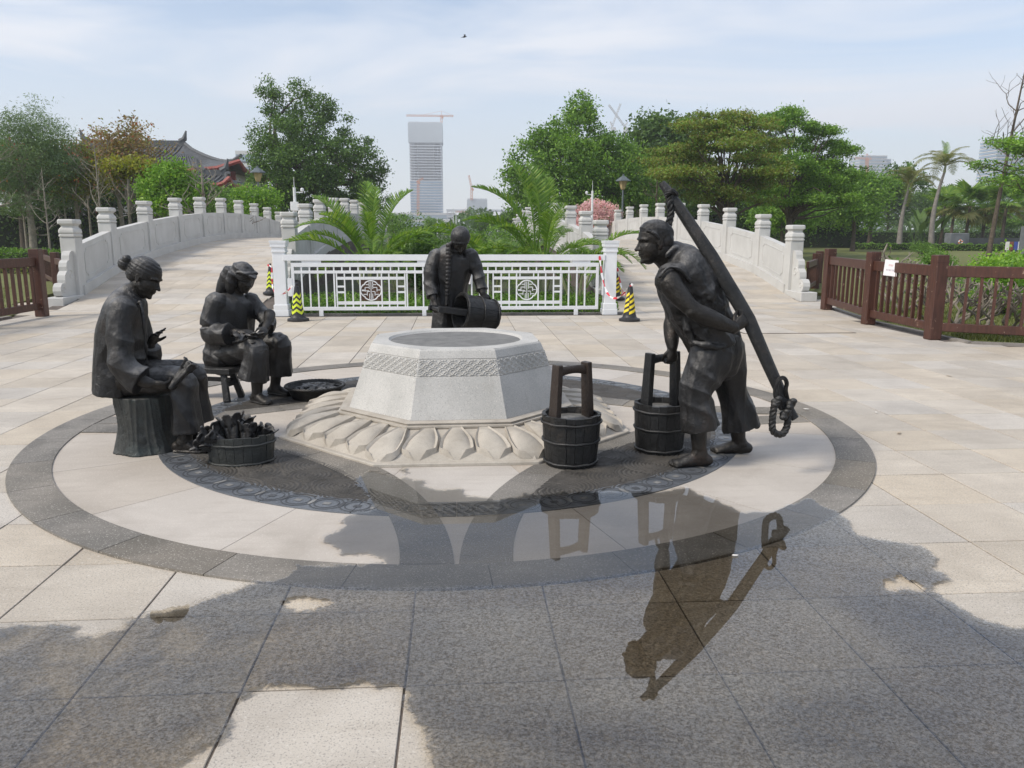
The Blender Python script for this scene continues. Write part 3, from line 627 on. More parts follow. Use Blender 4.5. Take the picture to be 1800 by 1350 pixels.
# ------------------------------------------------------------------ clay: sculpted bronze figures
def sines(p, seed, freq, n=5):
    rg = np.random.default_rng(seed); o = np.zeros(len(p))
    for i in range(n):
        d = rg.normal(size=3); d /= np.linalg.norm(d); o += np.sin(p @ (d*freq*rg.uniform(0.6, 1.6))+rg.uniform(0, 6.28))
    return o/n
class Clay:
    def __init__(s, k=1.0): s.b = MB(); s.k = k
    def ell(s, c, rad, axes=None, n=14):
        rad = [q*s.k for q in rad]
        c = Vector(c); ax = axes or (Vector((1, 0, 0)), Vector((0, 1, 0)), Vector((0, 0, 1))); vs = []; fs = []; k = n//2
        for j in range(1, k):
            t = math.pi*j/k
            for i in range(n):
                a = 2*math.pi*i/n; vs.append(c+ax[0]*(rad[0]*math.sin(t)*math.cos(a))+ax[1]*(rad[1]*math.sin(t)*math.sin(a))+ax[2]*(rad[2]*math.cos(t)))
        top = len(vs); vs += [c+ax[2]*rad[2], c-ax[2]*rad[2]]
        for j in range(k-2):
            for i in range(n): fs.append((j*n+i, j*n+(i+1) % n, (j+1)*n+(i+1) % n, (j+1)*n+i))
        for i in range(n): fs += [(top, (i+1) % n, i), (top+1, (k-2)*n+i, (k-2)*n+(i+1) % n)]
        s.b.add(vs, fs); return s
    def limb(s, pts, rad, ref=None, n=20, fold=None, sub=4, round_ends=(True, True)):
        """smooth tapered limb; rad per point = r or (r along ref, r across); fold = (count, amp at start, amp at end, phase)"""
        pts = [Vector(p) for p in pts]; rd = [((q[0]*s.k, q[1]*s.k) if hasattr(q, '__len__') else (q*s.k, q*s.k)) for q in rad]; k = len(pts)
        def cr(a, b, c, d, t): return 0.5*((2*b)+(c-a)*t+(2*a-5*b+4*c-d)*t*t+(3*b-a-3*c+d)*t*t*t)
        C, Rr = [], []
        for i in range(k-1):
            for q in range(sub):
                t = q/sub; ii = (max(i-1, 0), i, i+1, min(i+2, k-1)); C.append(cr(*[pts[j] for j in ii], t))
                Rr.append(tuple(max(0.002, cr(*[rd[j][w] for j in ii], t)) for w in (0, 1)))
        C.append(pts[-1]); Rr.append(rd[-1]); K = len(C); vs = []; fs = []; prev = Vector(ref) if ref is not None else None; rings = 0
        def ring(c, u, v, ra, rb, am, ph):
            for i in range(n):
                a = 2*math.pi*i/n; m_ = 1+(am*math.sin(fold[0]*a+ph) if fold else 0); vs.append(c+u*(ra*m_*math.cos(a))+v*(rb*m_*math.sin(a)))
        for j in range(K):
            d = C[min(j+1, K-1)]-C[max(j-1, 0)]; d, u, v = frame_of(d, ref if ref is not None else prev); prev = u
            am = 0 if not fold else fold[1]+(fold[2]-fold[1])*j/(K-1); ph = 0 if not fold else fold[3]+j*0.07
            if j == 0 and round_ends[0]:
                mr = min(Rr[0]); ring(C[0]-d*mr*0.75, u, v, Rr[0][0]*0.45, Rr[0][1]*0.45, am, ph); ring(C[0]-d*mr*0.42, u, v, Rr[0][0]*0.82, Rr[0][1]*0.82, am, ph); rings += 2
            ring(C[j], u, v, *Rr[j], am, ph); rings += 1
            if j == K-1 and round_ends[1]:
                mr = min(Rr[-1]); ring(C[j]+d*mr*0.42, u, v, Rr[j][0]*0.82, Rr[j][1]*0.82, am, ph); ring(C[j]+d*mr*0.75, u, v, Rr[j][0]*0.45, Rr[j][1]*0.45, am, ph); rings += 2
        fs = [(j*n+i, j*n+(i+1) % n, (j+1)*n+(i+1) % n, (j+1)*n+i) for j in range(rings-1) for i in range(n)]
        fs += [tuple(range(n-1, -1, -1)), tuple((rings-1)*n+i for i in range(n))]
        s.b.add(vs, fs); return s
    def finish(s, name, m, parent, voxel=0.007, smooth=3, disp=None, label=None):
        me = bpy.data.meshes.new(name); me.from_pydata(s.b.v, [], s.b.f)
        bm = bmesh.new(); bm.from_mesh(me); bmesh.ops.recalc_face_normals(bm, faces=bm.faces); bm.to_mesh(me); bm.free()
        t = bpy.data.objects.new('tmp', me); COL.objects.link(t)
        md = t.modifiers.new('r', 'REMESH'); md.mode = 'VOXEL'; md.voxel_size = voxel; md.use_smooth_shade = True
        if smooth: sm = t.modifiers.new('s', 'SMOOTH'); sm.factor = 0.5; sm.iterations = smooth
        dg = bpy.context.evaluated_depsgraph_get(); ev = t.evaluated_get(dg); out = bpy.data.meshes.new_from_object(ev); out.name = name
        bpy.data.objects.remove(t)
        if disp is not None:
            n = len(out.vertices); co = np.empty(n*3, dtype=np.float32); out.vertices.foreach_get('co', co); co = co.reshape(-1, 3).astype(float)
            no = np.empty(n*3, dtype=np.float32); out.vertex_normals.foreach_get('vector', no); no = no.reshape(-1, 3).astype(float)
            co = disp(co, no); out.vertices.foreach_set('co', co.astype(np.float32).ravel()); out.update()
        out.polygons.foreach_set('use_smooth', np.ones(len(out.polygons), dtype=bool)); out.materials.clear(); out.materials.append(m)
        o = bpy.data.objects.new(name, out); COL.objects.link(o); o.parent = parent; o.matrix_parent_inverse = parent.matrix_basis.inverted()
        if label: o['label'] = label
        return o
def cloth(seed, amp=0.006, freq=26, dirs=()):
    """tool marks and creases; dirs = (direction, frequency, amplitude, centre, radius)"""
    def f(co, no):
        w = sines(co, seed, freq)*0.5+sines(co, seed+1, freq*2.6)*0.35+sines(co, seed+5, freq*5)*0.12; d = amp*w
        d = d+amp*1.1*(0.5-2*np.abs(sines(co*np.array([1, 1, 0.16]), seed+7, freq*1.7, 6)))*np.clip(1-np.abs(no[:, 2]), 0, 1)
        for dr, fq, am, c, rad in dirs:
            dr = np.array(Vector(dr).normalized()); q = co @ dr*fq+2.2*sines(co, seed+3, 9)+0.8*sines(co, seed+9, 20)
            r_ = 1-2*np.abs(np.sin(q*0.5)); g = np.exp(-((co-np.array(c))**2).sum(1)/(2*rad*rad)); d = d+am*g*r_*0.5
        return co+no*d[:, None]
    return f
class Head:
    """head frame: c centre, f forward (out of the face), u up; s = head height in metres (crown to chin)"""
    def __init__(h, c, f, u, s): 
        h.c = Vector(c); h.f = Vector(f).normalized(); h.u = (Vector(u)-h.f*Vector(u).dot(h.f)).normalized(); h.r = h.f.cross(h.u); h.s = s
    def at(h, f, r, u): return h.c+(h.f*f+h.r*r+h.u*u)*h.s
    def build(h, cl, ear=True):
        ax = (h.f, h.r, h.u); s = h.s/cl.k
        cl.ell(h.at(-0.06, 0, 0.14), (0.415*s, 0.325*s, 0.36*s), ax, 20)          # cranium
        cl.ell(h.at(0.10, 0, -0.10), (0.27*s, 0.275*s, 0.36*s), ax, 18)            # face
        cl.ell(h.at(0.15, 0, -0.33), (0.185*s, 0.19*s, 0.155*s), ax, 14)           # chin and jaw
        cl.ell(h.at(-0.02, 0, -0.2), (0.26*s, 0.26*s, 0.2*s), ax, 14)
        cl.limb([h.at(0.345, 0, 0.07), h.at(0.40, 0, -0.05), h.at(0.435, 0, -0.115)], [0.030*s, 0.036*s, 0.05*s], h.u, 10, sub=3)      # nose
        for r_ in (-1, 1):
            cl.ell(h.at(0.385, r_*0.045, -0.118), (0.036*s, 0.034*s, 0.03*s), ax, 8)
            cl.limb([h.at(0.335, r_*0.03, 0.10), h.at(0.325, r_*0.13, 0.115), h.at(0.25, r_*0.225, 0.09)], [0.034*s, 0.04*s, 0.03*s], None, 8, sub=2)   # brow
            cl.ell(h.at(0.235, r_*0.17, -0.07), (0.07*s, 0.07*s, 0.075*s), ax, 10)    # cheekbone
            if ear:
                e = h.at(-0.055, r_*0.315, 0.0); cl.ell(e, (0.075*s, 0.035*s, 0.125*s), (h.f*0.92+h.u*-0.2, h.r, h.u), 12); cl.ell(h.at(-0.03, r_*0.315, -0.1), (0.04*s, 0.03*s, 0.05*s), ax, 8)
        cl.ell(h.at(0.345, 0, -0.215), (0.045*s, 0.10*s, 0.026*s), ax, 10); cl.ell(h.at(0.335, 0, -0.262), (0.045*s, 0.085*s, 0.026*s), ax, 10)   # lips
        cl.ell(h.at(0.30, 0, -0.40), (0.06*s, 0.07*s, 0.06*s), ax, 10)
    def shape(h, co, no):
        ax = np.array([h.f, h.r, h.u]); q = (co-np.array(h.c)) @ ax.T/h.s; near = (q**2).sum(1) < 0.6
        def push(co, c, sg, am, d=None):
            g = np.exp(-(((q-np.array(c))/np.array(sg))**2).sum(1)/2)*near; dd = np.array(h.f) if d is None else d
            return co+dd[None]*(am*h.s*g)[:, None]
        for r_ in (-1, 1):
            co = push(co, (0.30, r_*0.125, 0.035), (0.12, 0.062, 0.04), -0.055)
            co = push(co, (0.27, r_*0.125, 0.030), (0.12, 0.040, 0.026), 0.030)
            co = push(co, (0.27, r_*0.125, 0.026), (0.12, 0.05, 0.006), -0.008)
            co = push(co, (0.1, r_*0.34, 0.0), (0.2, 0.08, 0.05), 0.0)
            co = push(co, (-0.045, r_*0.34, 0.0), (0.035, 0.06, 0.06), -0.022, np.array(h.r)*r_)
        co = push(co, (0.36, 0, -0.238), (0.1, 0.085, 0.0075), -0.02)
        return co
def hand(cl, wrist, fwd, palm_n, size=0.19, curl=(0.5, 0.5, 0.5, 0.5), spread=0.10, thumb=(0.6, 0.5), side=1):
    """palm_n points out of the palm; side = +1 thumb on fwd x palm_n side; curl per finger in radians per joint"""
    w = Vector(wrist); f = Vector(fwd).normalized(); pn = (Vector(palm_n)-f*Vector(palm_n).dot(f)).normalized(); sd = f.cross(pn)*side
    L = size; kk = cl.k; cl.k = 1.0
    cl.limb([w-f*0.02, w+f*L*0.12, w+f*L*0.30, w+f*L*0.47], [(L*0.13, L*0.17), (L*0.125, L*0.19), (L*0.12, L*0.225), (L*0.085, L*0.215)], pn, 14, sub=3)
    cl.ell(w+f*L*0.17+sd*L*0.13+pn*L*0.05, (L*0.17, L*0.10, L*0.10), (f, sd, pn), 10)
    lens = (0.46, 0.51, 0.48, 0.38); offs = (0.165, 0.058, -0.05, -0.15)
    for i in range(4):
        base = w+f*L*(0.44 if i < 3 else 0.40)+sd*(offs[i]*L); d = (f+sd*(spread*(1.5-i)*0.6)).normalized(); ln = lens[i]*L; c = curl[i]
        ax = d.cross(pn).normalized(); pts = [base]; p = base; ang = 0.0
        for q, fr in enumerate((0.42, 0.32, 0.26)):
            ang += c*(0.9 if q == 0 else 1.05); dq = d*math.cos(ang)+pn*math.sin(ang); p = p+dq*(ln*fr); pts.append(p)
        cl.limb([base-d*L*0.1]+pts, [L*0.058, L*0.054, L*0.052, L*0.047, L*0.040], pn, 9, sub=3)
    tb = w+f*L*0.14+sd*L*0.17+pn*L*0.03; t1 = (f*0.72+sd*0.62+pn*thumb[0]*0.5).normalized(); t2 = (f*0.9+sd*(0.3-thumb[1]*0.5)+pn*thumb[1]).normalized()
    cl.limb([tb-t1*L*0.06, tb+t1*L*0.18, tb+t1*L*0.2+t2*L*0.16, tb+t1*L*0.2+t2*L*0.28], [L*0.08, L*0.068, L*0.060, L*0.048], pn, 9, sub=3); cl.k = kk
def foot(cl, ankle, toe_dir, L=0.27, shoe=False, h=None):
    a = Vector(ankle); t = Vector((toe_dir[0], toe_dir[1], 0)).normalized(); sd = Vector((-t.y, t.x, 0)); z0 = 0.008 if h is None else h; g = Vector((a.x, a.y, z0))
    up = Vector((0, 0, 1))
    cl.limb([g-t*L*0.24+up*0.042, g-t*L*0.10+up*0.05, g+t*L*0.14+up*0.050, g+t*L*0.36+up*0.036, g+t*L*0.56+up*0.028], [(0.040, 0.038), (0.052, 0.042), (0.050, 0.044), (0.036, 0.052), (0.026, 0.046)], up, 16, sub=3)
    cl.limb([a+up*0.02, g-t*L*0.06+up*0.07], [0.046, 0.05], t, 14)
    cl.limb([a, g+t*L*0.10+up*0.06, g+t*L*0.3+up*0.045], [0.044, 0.042, 0.034], sd, 12)
    if not shoe:
        for i, (o_, l_, r_) in enumerate(((-0.036, 0.64, 0.019), (-0.012, 0.655, 0.0145), (0.008, 0.63, 0.013), (0.026, 0.60, 0.012), (0.042, 0.56, 0.011))):
            cl.limb([g+t*L*0.45+sd*o_+up*(r_+0.012), g+t*L*(l_-0.06)+sd*o_+up*(r_+0.012), g+t*L*l_+sd*o_+up*(r_+0.003)], [r_, r_*1.05, r_*0.9], up, 8, sub=2)
    else:
        cl.limb([g-t*L*0.27+up*0.014, g+up*0.014, g+t*L*0.4+up*0.014, g+t*L*0.62+up*0.016], [(0.013, 0.044), (0.013, 0.047), (0.013, 0.058), (0.013, 0.042)], up, 16, sub=3)
UP = Vector((0, 0, 1))

# ---------------------------------------------------------------- the water carrier
man = empty('statue', (1.75, 5.35, 0), 'bronze statue of a bent barefoot man in a sleeveless vest holding a carrying pole', 'statue', None)
cl = Clay()
hd = Head(P(1149, 427, 5.33), (-1, -0.12, -0.10), (-0.10, 0, 1), 0.292); hd.build(cl)
cl.limb([P(1157, 438, 5.34), P(1172, 450, 5.35), P(1192, 470, 5.36)], [0.094, 0.096, 0.115], None, 16)
cl.limb([P(1192, 470, 5.36), P(1225, 520, 5.37), P(1258, 590, 5.37)], [0.12, 0.14, 0.13], None, 16)
ns = P(1176, 493, 5.12); ne = P(1219, 545, 5.02); nw = P(1291, 577, 5.07)
cl.ell(P(1172, 494, 5.13), (0.082, 0.075, 0.09)); cl.limb([P(1188, 485, 5.2), ns, P(1190, 515, 5.08), P(1208, 535, 5.04), ne], [0.08, 0.080, 0.072, 0.060, 0.054])
cl.limb([ne, P(1238, 556, 5.02), P(1262, 566, 5.03), nw], [0.055, 0.064, 0.055, 0.038]); cl.ell(P(1216, 548, 5.01), (0.045, 0.045, 0.045))
hand(cl, nw, P(1316, 556, 5.10)-nw, Vector((0.3, 0.9, 0.25)), 0.20, (0.75, 0.78, 0.8, 0.85), 0.05, (0.5, 0.5), side=1)
fs_ = P(1188, 500, 5.58); fe = P(1183, 558, 5.64); fw = P(1182, 612, 5.56)
cl.limb([P(1195, 490, 5.5), fs_, P(1184, 530, 5.63), fe], [0.08, 0.078, 0.068, 0.056]); cl.limb([fe, P(1181, 575, 5.63), P(1181, 597, 5.59), fw], [0.056, 0.062, 0.052, 0.038])
hand(cl, fw, Vector((0.0, -0.15, -1)), Vector((-0.25, 0.95, 0)), 0.19, (0.95, 0.95, 0.95, 0.95), 0.03, (0.9, 0.8), side=-1)
kn = P(1219, 690, 5.22); an = P(1229, 787, 5.21); cl.limb([P(1258, 610, 5.26), kn, P(1226, 725, 5.21), an], [0.11, 0.075, 0.068, 0.05]); foot(cl, an, (-1, -0.03), 0.30)
kf = P(1284, 690, 5.52); af = P(1299, 775, 5.52); cl.limb([P(1268, 610, 5.48), kf, P(1292, 730, 5.52), af], [0.11, 0.07, 0.066, 0.05]); foot(cl, af, (-1, 0.14), 0.30)
man_body = cl.finish('body', M['bronze_skin'], man, 0.0058, 3, lambda co, no: hd.shape(co+no*(0.0022*sines(co, 4, 30)+0.0014*sines(co, 5, 75))[:, None], no))
cl = Clay()                                                             # cropped hair
ax = (hd.f, hd.r, hd.u); s_ = hd.s
cl.ell(hd.at(-0.085, 0, 0.215), (0.405*s_, 0.335*s_, 0.315*s_), (hd.f*0.97+hd.u*0.24, hd.r, hd.u*0.97-hd.f*0.24), 20); cl.ell(hd.at(-0.20, 0, 0.04), (0.275*s_, 0.322*s_, 0.30*s_), ax, 16)
for r_ in (-1, 1): cl.limb([hd.at(0.20, r_*0.235, 0.30), hd.at(0.06, r_*0.305, 0.20), hd.at(-0.01, r_*0.315, 0.08)], [0.035*s_, 0.04*s_, 0.03*s_], None, 8, sub=3)
cl.limb([hd.at(0.235, 0.16, 0.355), hd.at(0.275, 0.0, 0.375), hd.at(0.235, -0.16, 0.355)], [0.025*s_, 0.03*s_, 0.025*s_], None, 8, sub=3)
cl.finish('hair', M['bronze'], man, 0.0058, 2, lambda co, no: co+no*(0.004*sines(co, 21, 60)+0.004*np.abs(sines(co, 22, 45)))[:, None])
cl = Clay()                                                             # vest
cl.limb([P(1181, 447, 5.35), P(1193, 462, 5.35), P(1204, 490, 5.355), P(1222, 530, 5.36), P(1240, 570, 5.365), P(1258, 606, 5.37)],
        [(0.105, 0.12), (0.160, 0.215), (0.200, 0.240), (0.212, 0.225), (0.196, 0.205), (0.180, 0.21)], P(1290, 520, 5.36)-P(1190, 560, 5.36), 28, (9, 0.0, 0.05, 1.0), 5, (True, False))
cl.ell(P(1186, 482, 5.19), (0.125, 0.085, 0.085)); cl.ell(P(1186, 478, 5.53), (0.105, 0.09, 0.075))
cl.limb([P(1186, 436, 5.26), P(1193, 434, 5.35), P(1190, 437, 5.44)], [0.022, 0.026, 0.022]); cl.limb([P(1172, 450, 5.24), P(1186, 436, 5.26)], [0.02, 0.022]); 
cl.limb([P(1159, 487, 5.06), P(1176, 470, 5.07), P(1197, 476, 5.09), P(1212, 494, 5.11)], [0.010, 0.012, 0.012, 0.011])
cl.limb([P(1214, 602, 5.2), P(1240, 608, 5.16), P(1270, 609, 5.17), P(1300, 600, 5.27)], [0.02, 0.022, 0.022, 0.02])
cl.limb([P(1206, 560, 5.22), P(1210, 585, 5.21), P(1217, 606, 5.2)], [0.022, 0.024, 0.022])
def rough_vest(co, no):
    co = cloth(31, 0.0095, 24, [((1, 0, 1), 46, 0.02, P(1235, 575, 5.2), 0.16)])(co, no)
    g = np.exp(-((co-np.array(P(1245, 545, 5.15)))**2).sum(1)/(2*0.17**2)); lump = np.maximum(sines(co, 77, 55, 7), -0.1)+0.6*np.maximum(sines(co, 78, 110, 7), 0)
    return co+no*(0.032*g*lump)[:, None]
cl.finish('vest', M['bronze'], man, 0.0062, 2, rough_vest)
cl = Clay()                                                             # wide cropped trousers
cl.limb([P(1259, 592, 5.37), P(1262, 615, 5.37), P(1264, 640, 5.37)], [(0.165, 0.19), (0.175, 0.195), (0.15, 0.17)], Vector((1, 0, 0)), 24)
cl.limb([P(1258, 612, 5.28), P(1240, 650, 5.25), P(1223, 690, 5.22), P(1227, 722, 5.21), P(1231, 754, 5.21)], [(0.16, 0.13), (0.145, 0.125), (0.112, 0.108), (0.118, 0.115), (0.128, 0.12)], Vector((1, 0, 0.3)), 24, (6, 0.0, 0.075, 0.4), 5, (True, False))
cl.limb([P(1272, 612, 5.46), P(1281, 650, 5.49), P(1288, 690, 5.52), P(1297, 722, 5.52), P(1303, 752, 5.52)], [(0.15, 0.13), (0.135, 0.12), (0.115, 0.11), (0.125, 0.115), (0.143, 0.125)], Vector((1, 0, 0)), 24, (6, 0.0, 0.09, 2.0), 5, (True, False))
cl.limb([P(1310, 715, 5.52), P(1322, 738, 5.52), P(1330, 748, 5.52)], [0.05, 0.042, 0.03])
cl.finish('trousers', M['bronze'], man, 0.0068, 2, cloth(41, 0.0095, 20, [((0.6, 0, 1), 52, 0.016, P(1238, 695, 5.1), 0.13), ((1, 0, 0.5), 38, 0.014, P(1255, 640, 5.15), 0.13), ((1, 0, -0.25), 48, 0.018, P(1296, 715, 5.4), 0.15), ((1, 0, 0.4), 44, 0.018, P(1228, 735, 5.1), 0.1)]))

# ---------------------------------------------------------------- old woman with a bun on the tree stump
old = empty('statue', (-2.3, 5.93, 0), 'bronze statue of an old woman with a hair bun sitting on a tree stump', 'statue', None)
YC = 5.95
cl = Clay()
h1 = Head(P(256, 489, YC-0.01), (0.90, -0.13, -0.47), (0.47, 0.03, 0.88), 0.285); h1.build(cl)
cl.limb([P(247, 500, YC), P(238, 515, YC), P(226, 535, YC)], [0.072, 0.07, 0.09]); cl.limb([P(222, 545, YC), P(212, 600, YC), P(210, 670, YC)], [0.12, 0.13, 0.14])
w1 = P(266, 675, YC-0.31); cl.limb([P(214, 645, YC-0.27), P(244, 666, YC-0.30), w1], [0.055, 0.048, 0.036])
hand(cl, w1, P(314, 684, YC-0.30)-w1, Vector((0.15, 0.75, 0.55)), 0.21, (0.42, 0.5, 0.58, 0.66), 0.08, (0.6, 0.6), side=-1)
w2 = P(264, 604, YC+0.16); cl.limb([P(258, 648, YC+0.22), P(262, 625, YC+0.2), w2], [0.055, 0.046, 0.034])
hand(cl, w2, P(282, 574, YC+0.12)-w2, Vector((0.75, -0.4, -0.45)), 0.19, (0.10, 0.22, 0.34, 0.45), 0.16, (0.7, 0.4), side=1)
cl.limb([P(215, 668, YC-0.11), P(318, 668, YC-0.12), P(324, 720, YC-0.14), P(326, 775, YC-0.15)], [0.11, 0.08, 0.062, 0.05]); foot(cl, P(324, 775, YC-0.15), (1, -0.12), 0.28, True)
cl.limb([P(215, 660, YC+0.13), P(338, 655, YC+0.17), P(345, 712, YC+0.2), P(345, 755, YC+0.2)], [0.11, 0.08, 0.062, 0.05]); foot(cl, P(343, 756, YC+0.2), (1, -0.1), 0.28, True)
cl.finish('body', M['bronze_skin'], old, 0.0058, 3, lambda co, no: h1.shape(co+no*(0.0018*sines(co, 4, 32)+0.0016*sines(co, 8, 80))[:, None], no))
cl = Clay(); ax = (h1.f, h1.r, h1.u); s_ = h1.s                         # pulled-back hair and bun
cl.ell(h1.at(-0.09, 0, 0.165), (0.425*s_, 0.345*s_, 0.36*s_), ax, 20); cl.ell(h1.at(-0.26, 0, 0.0), (0.25*s_, 0.29*s_, 0.25*s_), ax, 16)
cl.limb([h1.at(-0.40, 0, 0.14), P(226, 467, YC), P(221, 462, YC)], [0.045, 0.044, 0.05]); cl.ell(P(221, 464, YC), (0.052, 0.055, 0.050)); cl.ell(P(223, 456, YC-0.02), (0.03, 0.035, 0.032))
ear_c = np.array(h1.at(-0.3, 0, 0.15))
cl.finish('hair', M['bronze'], old, 0.0058, 2, lambda co, no: co+no*(0.0035*np.abs(np.sin(((co-ear_c) @ np.array(h1.u))*150+3*sines(co, 6, 18)))+0.003*sines(co, 23, 50))[:, None])
cl = Clay()                                                             # jacket with wide sleeves
cl.limb([P(233, 512, YC), P(228, 525, YC), P(220, 550, YC), P(213, 595, YC), P(209, 640, YC), P(206, 688, YC)],
        [(0.085, 0.08), (0.120, 0.16), (0.145, 0.22), (0.165, 0.22), (0.168, 0.215), (0.152, 0.24)], Vector((1, 0, 0.1)), 28, (6, 0.0, 0.04, 0.5), 5, (True, False))
cl.limb([P(216, 540, YC-0.17), P(210, 580, YC-0.24), P(213, 630, YC-0.28), P(228, 657, YC-0.29), P(249, 670, YC-0.30)], [0.098, 0.086, 0.092, (0.092, 0.10), (0.088, 0.112)], Vector((0, 1, 0)), 22, (5, 0.0, 0.06, 0.0), 5, (True, False))
cl.limb([P(232, 540, YC+0.16), P(245, 585, YC+0.24), P(256, 640, YC+0.22), P(262, 625, YC+0.2), P(264, 608, YC+0.17)], [0.10, 0.09, 0.09, 0.085, 0.075], Vector((0, 1, 0)), 20, (5, 0.0, 0.05, 0.0), 5, (True, False))
cl.limb([P(219, 509, YC-0.02), P(230, 518, YC-0.075), P(243, 526, YC-0.05), P(249, 530, YC)], [0.02, 0.022, 0.02, 0.02]); cl.limb([P(219, 509, YC-0.02), P(226, 512, YC+0.07), P(247, 528, YC+0.04)], [0.02, 0.022, 0.02])
cl.limb([P(246, 530, YC-0.09), P(252, 560, YC-0.13), P(256, 600, YC-0.13), P(258, 640, YC-0.12)], [0.012, 0.011, 0.011, 0.012])
cl.finish('jacket', M['bronze'], old, 0.0068, 2, cloth(51, 0.0095, 20, [((0.7, 0, 1), 40, 0.020, P(218, 645, YC-0.3), 0.14), ((1, 0, -0.5), 36, 0.016, P(200, 600, YC-0.2), 0.15), ((0.5, 0, 1), 48, 0.022, P(250, 625, YC), 0.12)]))
cl = Clay()
cl.limb([P(212, 672, YC), P(228, 668, YC), P(245, 666, YC)], [(0.11, 0.20), (0.11, 0.20), (0.10, 0.17)], UP, 22)
cl.limb([P(225, 672, YC-0.10), P(275, 668, YC-0.115), P(318, 670, YC-0.125), P(323, 700, YC-0.135), P(327, 730, YC-0.14), P(330, 760, YC-0.145)], [0.11, 0.105, (0.098, 0.10), (0.105, 0.10), (0.115, 0.105), (0.122, 0.112)], Vector((0, 1, 0)), 24, (5, 0.0, 0.06, 0.8), 5, (True, False))
cl.limb([P(230, 662, YC+0.12), P(290, 655, YC+0.15), P(336, 658, YC+0.17), P(342, 690, YC+0.19), P(348, 740, YC+0.2)], [0.11, 0.10, 0.095, 0.10, 0.115], Vector((0, 1, 0)), 24, (5, 0.0, 0.06, 0.0), 5, (True, False))
cl.finish('trousers', M['bronze'], old, 0.0068, 2, cloth(61, 0.0095, 18, [((1, 0, 0.4), 40, 0.020, P(318, 710, YC-0.25), 0.14), ((1, 0, 1), 50, 0.018, P(305, 680, YC-0.2), 0.09)]))
veg_h = None
def choy(name, a, b, r0, parent=None, seed=0, m=None):
    """a bundle of long stalks opening into crinkled leaves, from root a to leaf end b"""
    rg = np.random.default_rng(seed); cl = Clay(); a, b = Vector(a), Vector(b); d, u, v = frame_of(b-a); L = (b-a).length
    for i in range(7):
        t = 2*math.pi*i/7+rg.uniform(-0.3, 0.3); o = u*math.cos(t)+v*math.sin(t); q = 0.6 if i % 2 else 1.0
        p0 = a+o*r0*0.35; p1 = a+d*L*0.45+o*r0*0.8*q; p2 = a+d*L*0.78+o*r0*1.5*q; p3 = a+d*L*(0.98+rg.uniform(-0.08, 0.05))+o*r0*2.3*q
        cl.limb([p0, p1, p2], [r0*0.55, r0*0.5, r0*0.34], o, 8, sub=3); cl.limb([p2-d*L*0.1, p2+d*L*0.08+o*r0*0.2, p3], [(r0*0.2, r0*0.7), (r0*0.24, r0*1.0), (r0*0.2, r0*0.62)], o, 12, (4, 0.1, 0.25, rg.uniform(0, 6)), 3)
    root = parent or empty(name, a)
    return cl, root
veg = empty('vegetable', P(308, 672, YC-0.28), 'bronze leafy vegetable held over the knee of the old woman with the bun', 'vegetable')
cl, _ = choy('vegetable', P(300, 682, YC-0.31), P(340, 634, YC-0.24), 0.027, veg, 3); cl.finish('leaf_bundle', M['bronze'], veg, 0.0055, 1, lambda co, no: co+no*(0.004*sines(co, 2, 90))[:, None])
stump = empty('tree_stump', (-2.37, 5.95, 0), 'bronze tree stump seat under the old woman with the bun, green tinged at its foot', 'stump')
sc = G(239, 806); sc = Vector((sc.x, 5.95, 0)); ztop = P(210, 692, 5.95).z
cl = Clay(); sxp = (290-188)/2*6.05/1380
cl.limb([sc+UP*0.002, sc+UP*0.05, sc+UP*0.14, sc+UP*(ztop*0.6), sc+UP*ztop], [sxp*1.10, sxp*1.02, sxp*0.93, sxp*0.90, sxp*0.95], Vector((1, 0, 0)), 40, (7, 0.06, 0.02, 0.3), 5, (False, False))
cl.ell(sc+Vector((0.01, -sxp*0.90, 0.11)), (0.045, 0.014, 0.05))
def barkd(co, no):
    a = np.arctan2(co[:, 1]-sc.y, co[:, 0]-sc.x); w = np.sin(a*13+5.0*sines(co*np.array([1, 1, 0.3]), 12, 16, 6)+1.5*sines(co*np.array([1, 1, 0.2]), 15, 50)); side = np.clip(1-np.abs(no[:, 2])*1.4, 0, 1)
    return co+no*(side*(0.009*(1-np.abs(w))**2+0.006*sines(co, 13, 22)+0.003*sines(co, 14, 70)))[:, None]
cl.finish('stump_trunk', M['bronze_green'], stump, 0.0075, 1, barkd)

# ---------------------------------------------------------------- woman with a headscarf on the stool
mid = empty('statue', (-2.0, 7.8, 0), 'bronze statue of a seated woman in a peaked headscarf with both hands in her lap', 'statue', None)
Y2 = 7.86
cl = Clay()
h2 = Head(P(427, 489, Y2-0.06), (0.74, -0.60, -0.36), (0.25, -0.2, 0.95), 0.285); h2.build(cl, False)
cl.limb([P(419, 500, Y2-0.02), P(414, 515, Y2), P(410, 530, Y2)], [0.078, 0.076, 0.10]); cl.limb([P(408, 535, Y2), P(405, 580, Y2+0.02), P(403, 620, Y2+0.04)], [0.13, 0.13, 0.14])
wr = P(418, 584, Y2-0.30); cl.limb([P(372, 578, Y2-0.18), P(398, 584, Y2-0.26), wr], [0.058, 0.05, 0.036]); hand(cl, wr, P(448, 582, Y2-0.34)-wr, Vector((0.1, 0.3, -0.9)), 0.19, (0.3, 0.35, 0.4, 0.5), 0.1, (0.4, 0.5), side=1)
wl = P(466, 578, Y2-0.22); cl.limb([P(474, 552, Y2-0.02), P(472, 565, Y2-0.12), wl], [0.058, 0.05, 0.036]); hand(cl, wl, P(458, 592, Y2-0.42)-wl, Vector((-0.6, 0.1, -0.7)), 0.19, (0.35, 0.4, 0.45, 0.5), 0.1, (0.4, 0.5), side=-1)
ar = P(452, 690, 7.52); al = P(484, 674, 7.90)
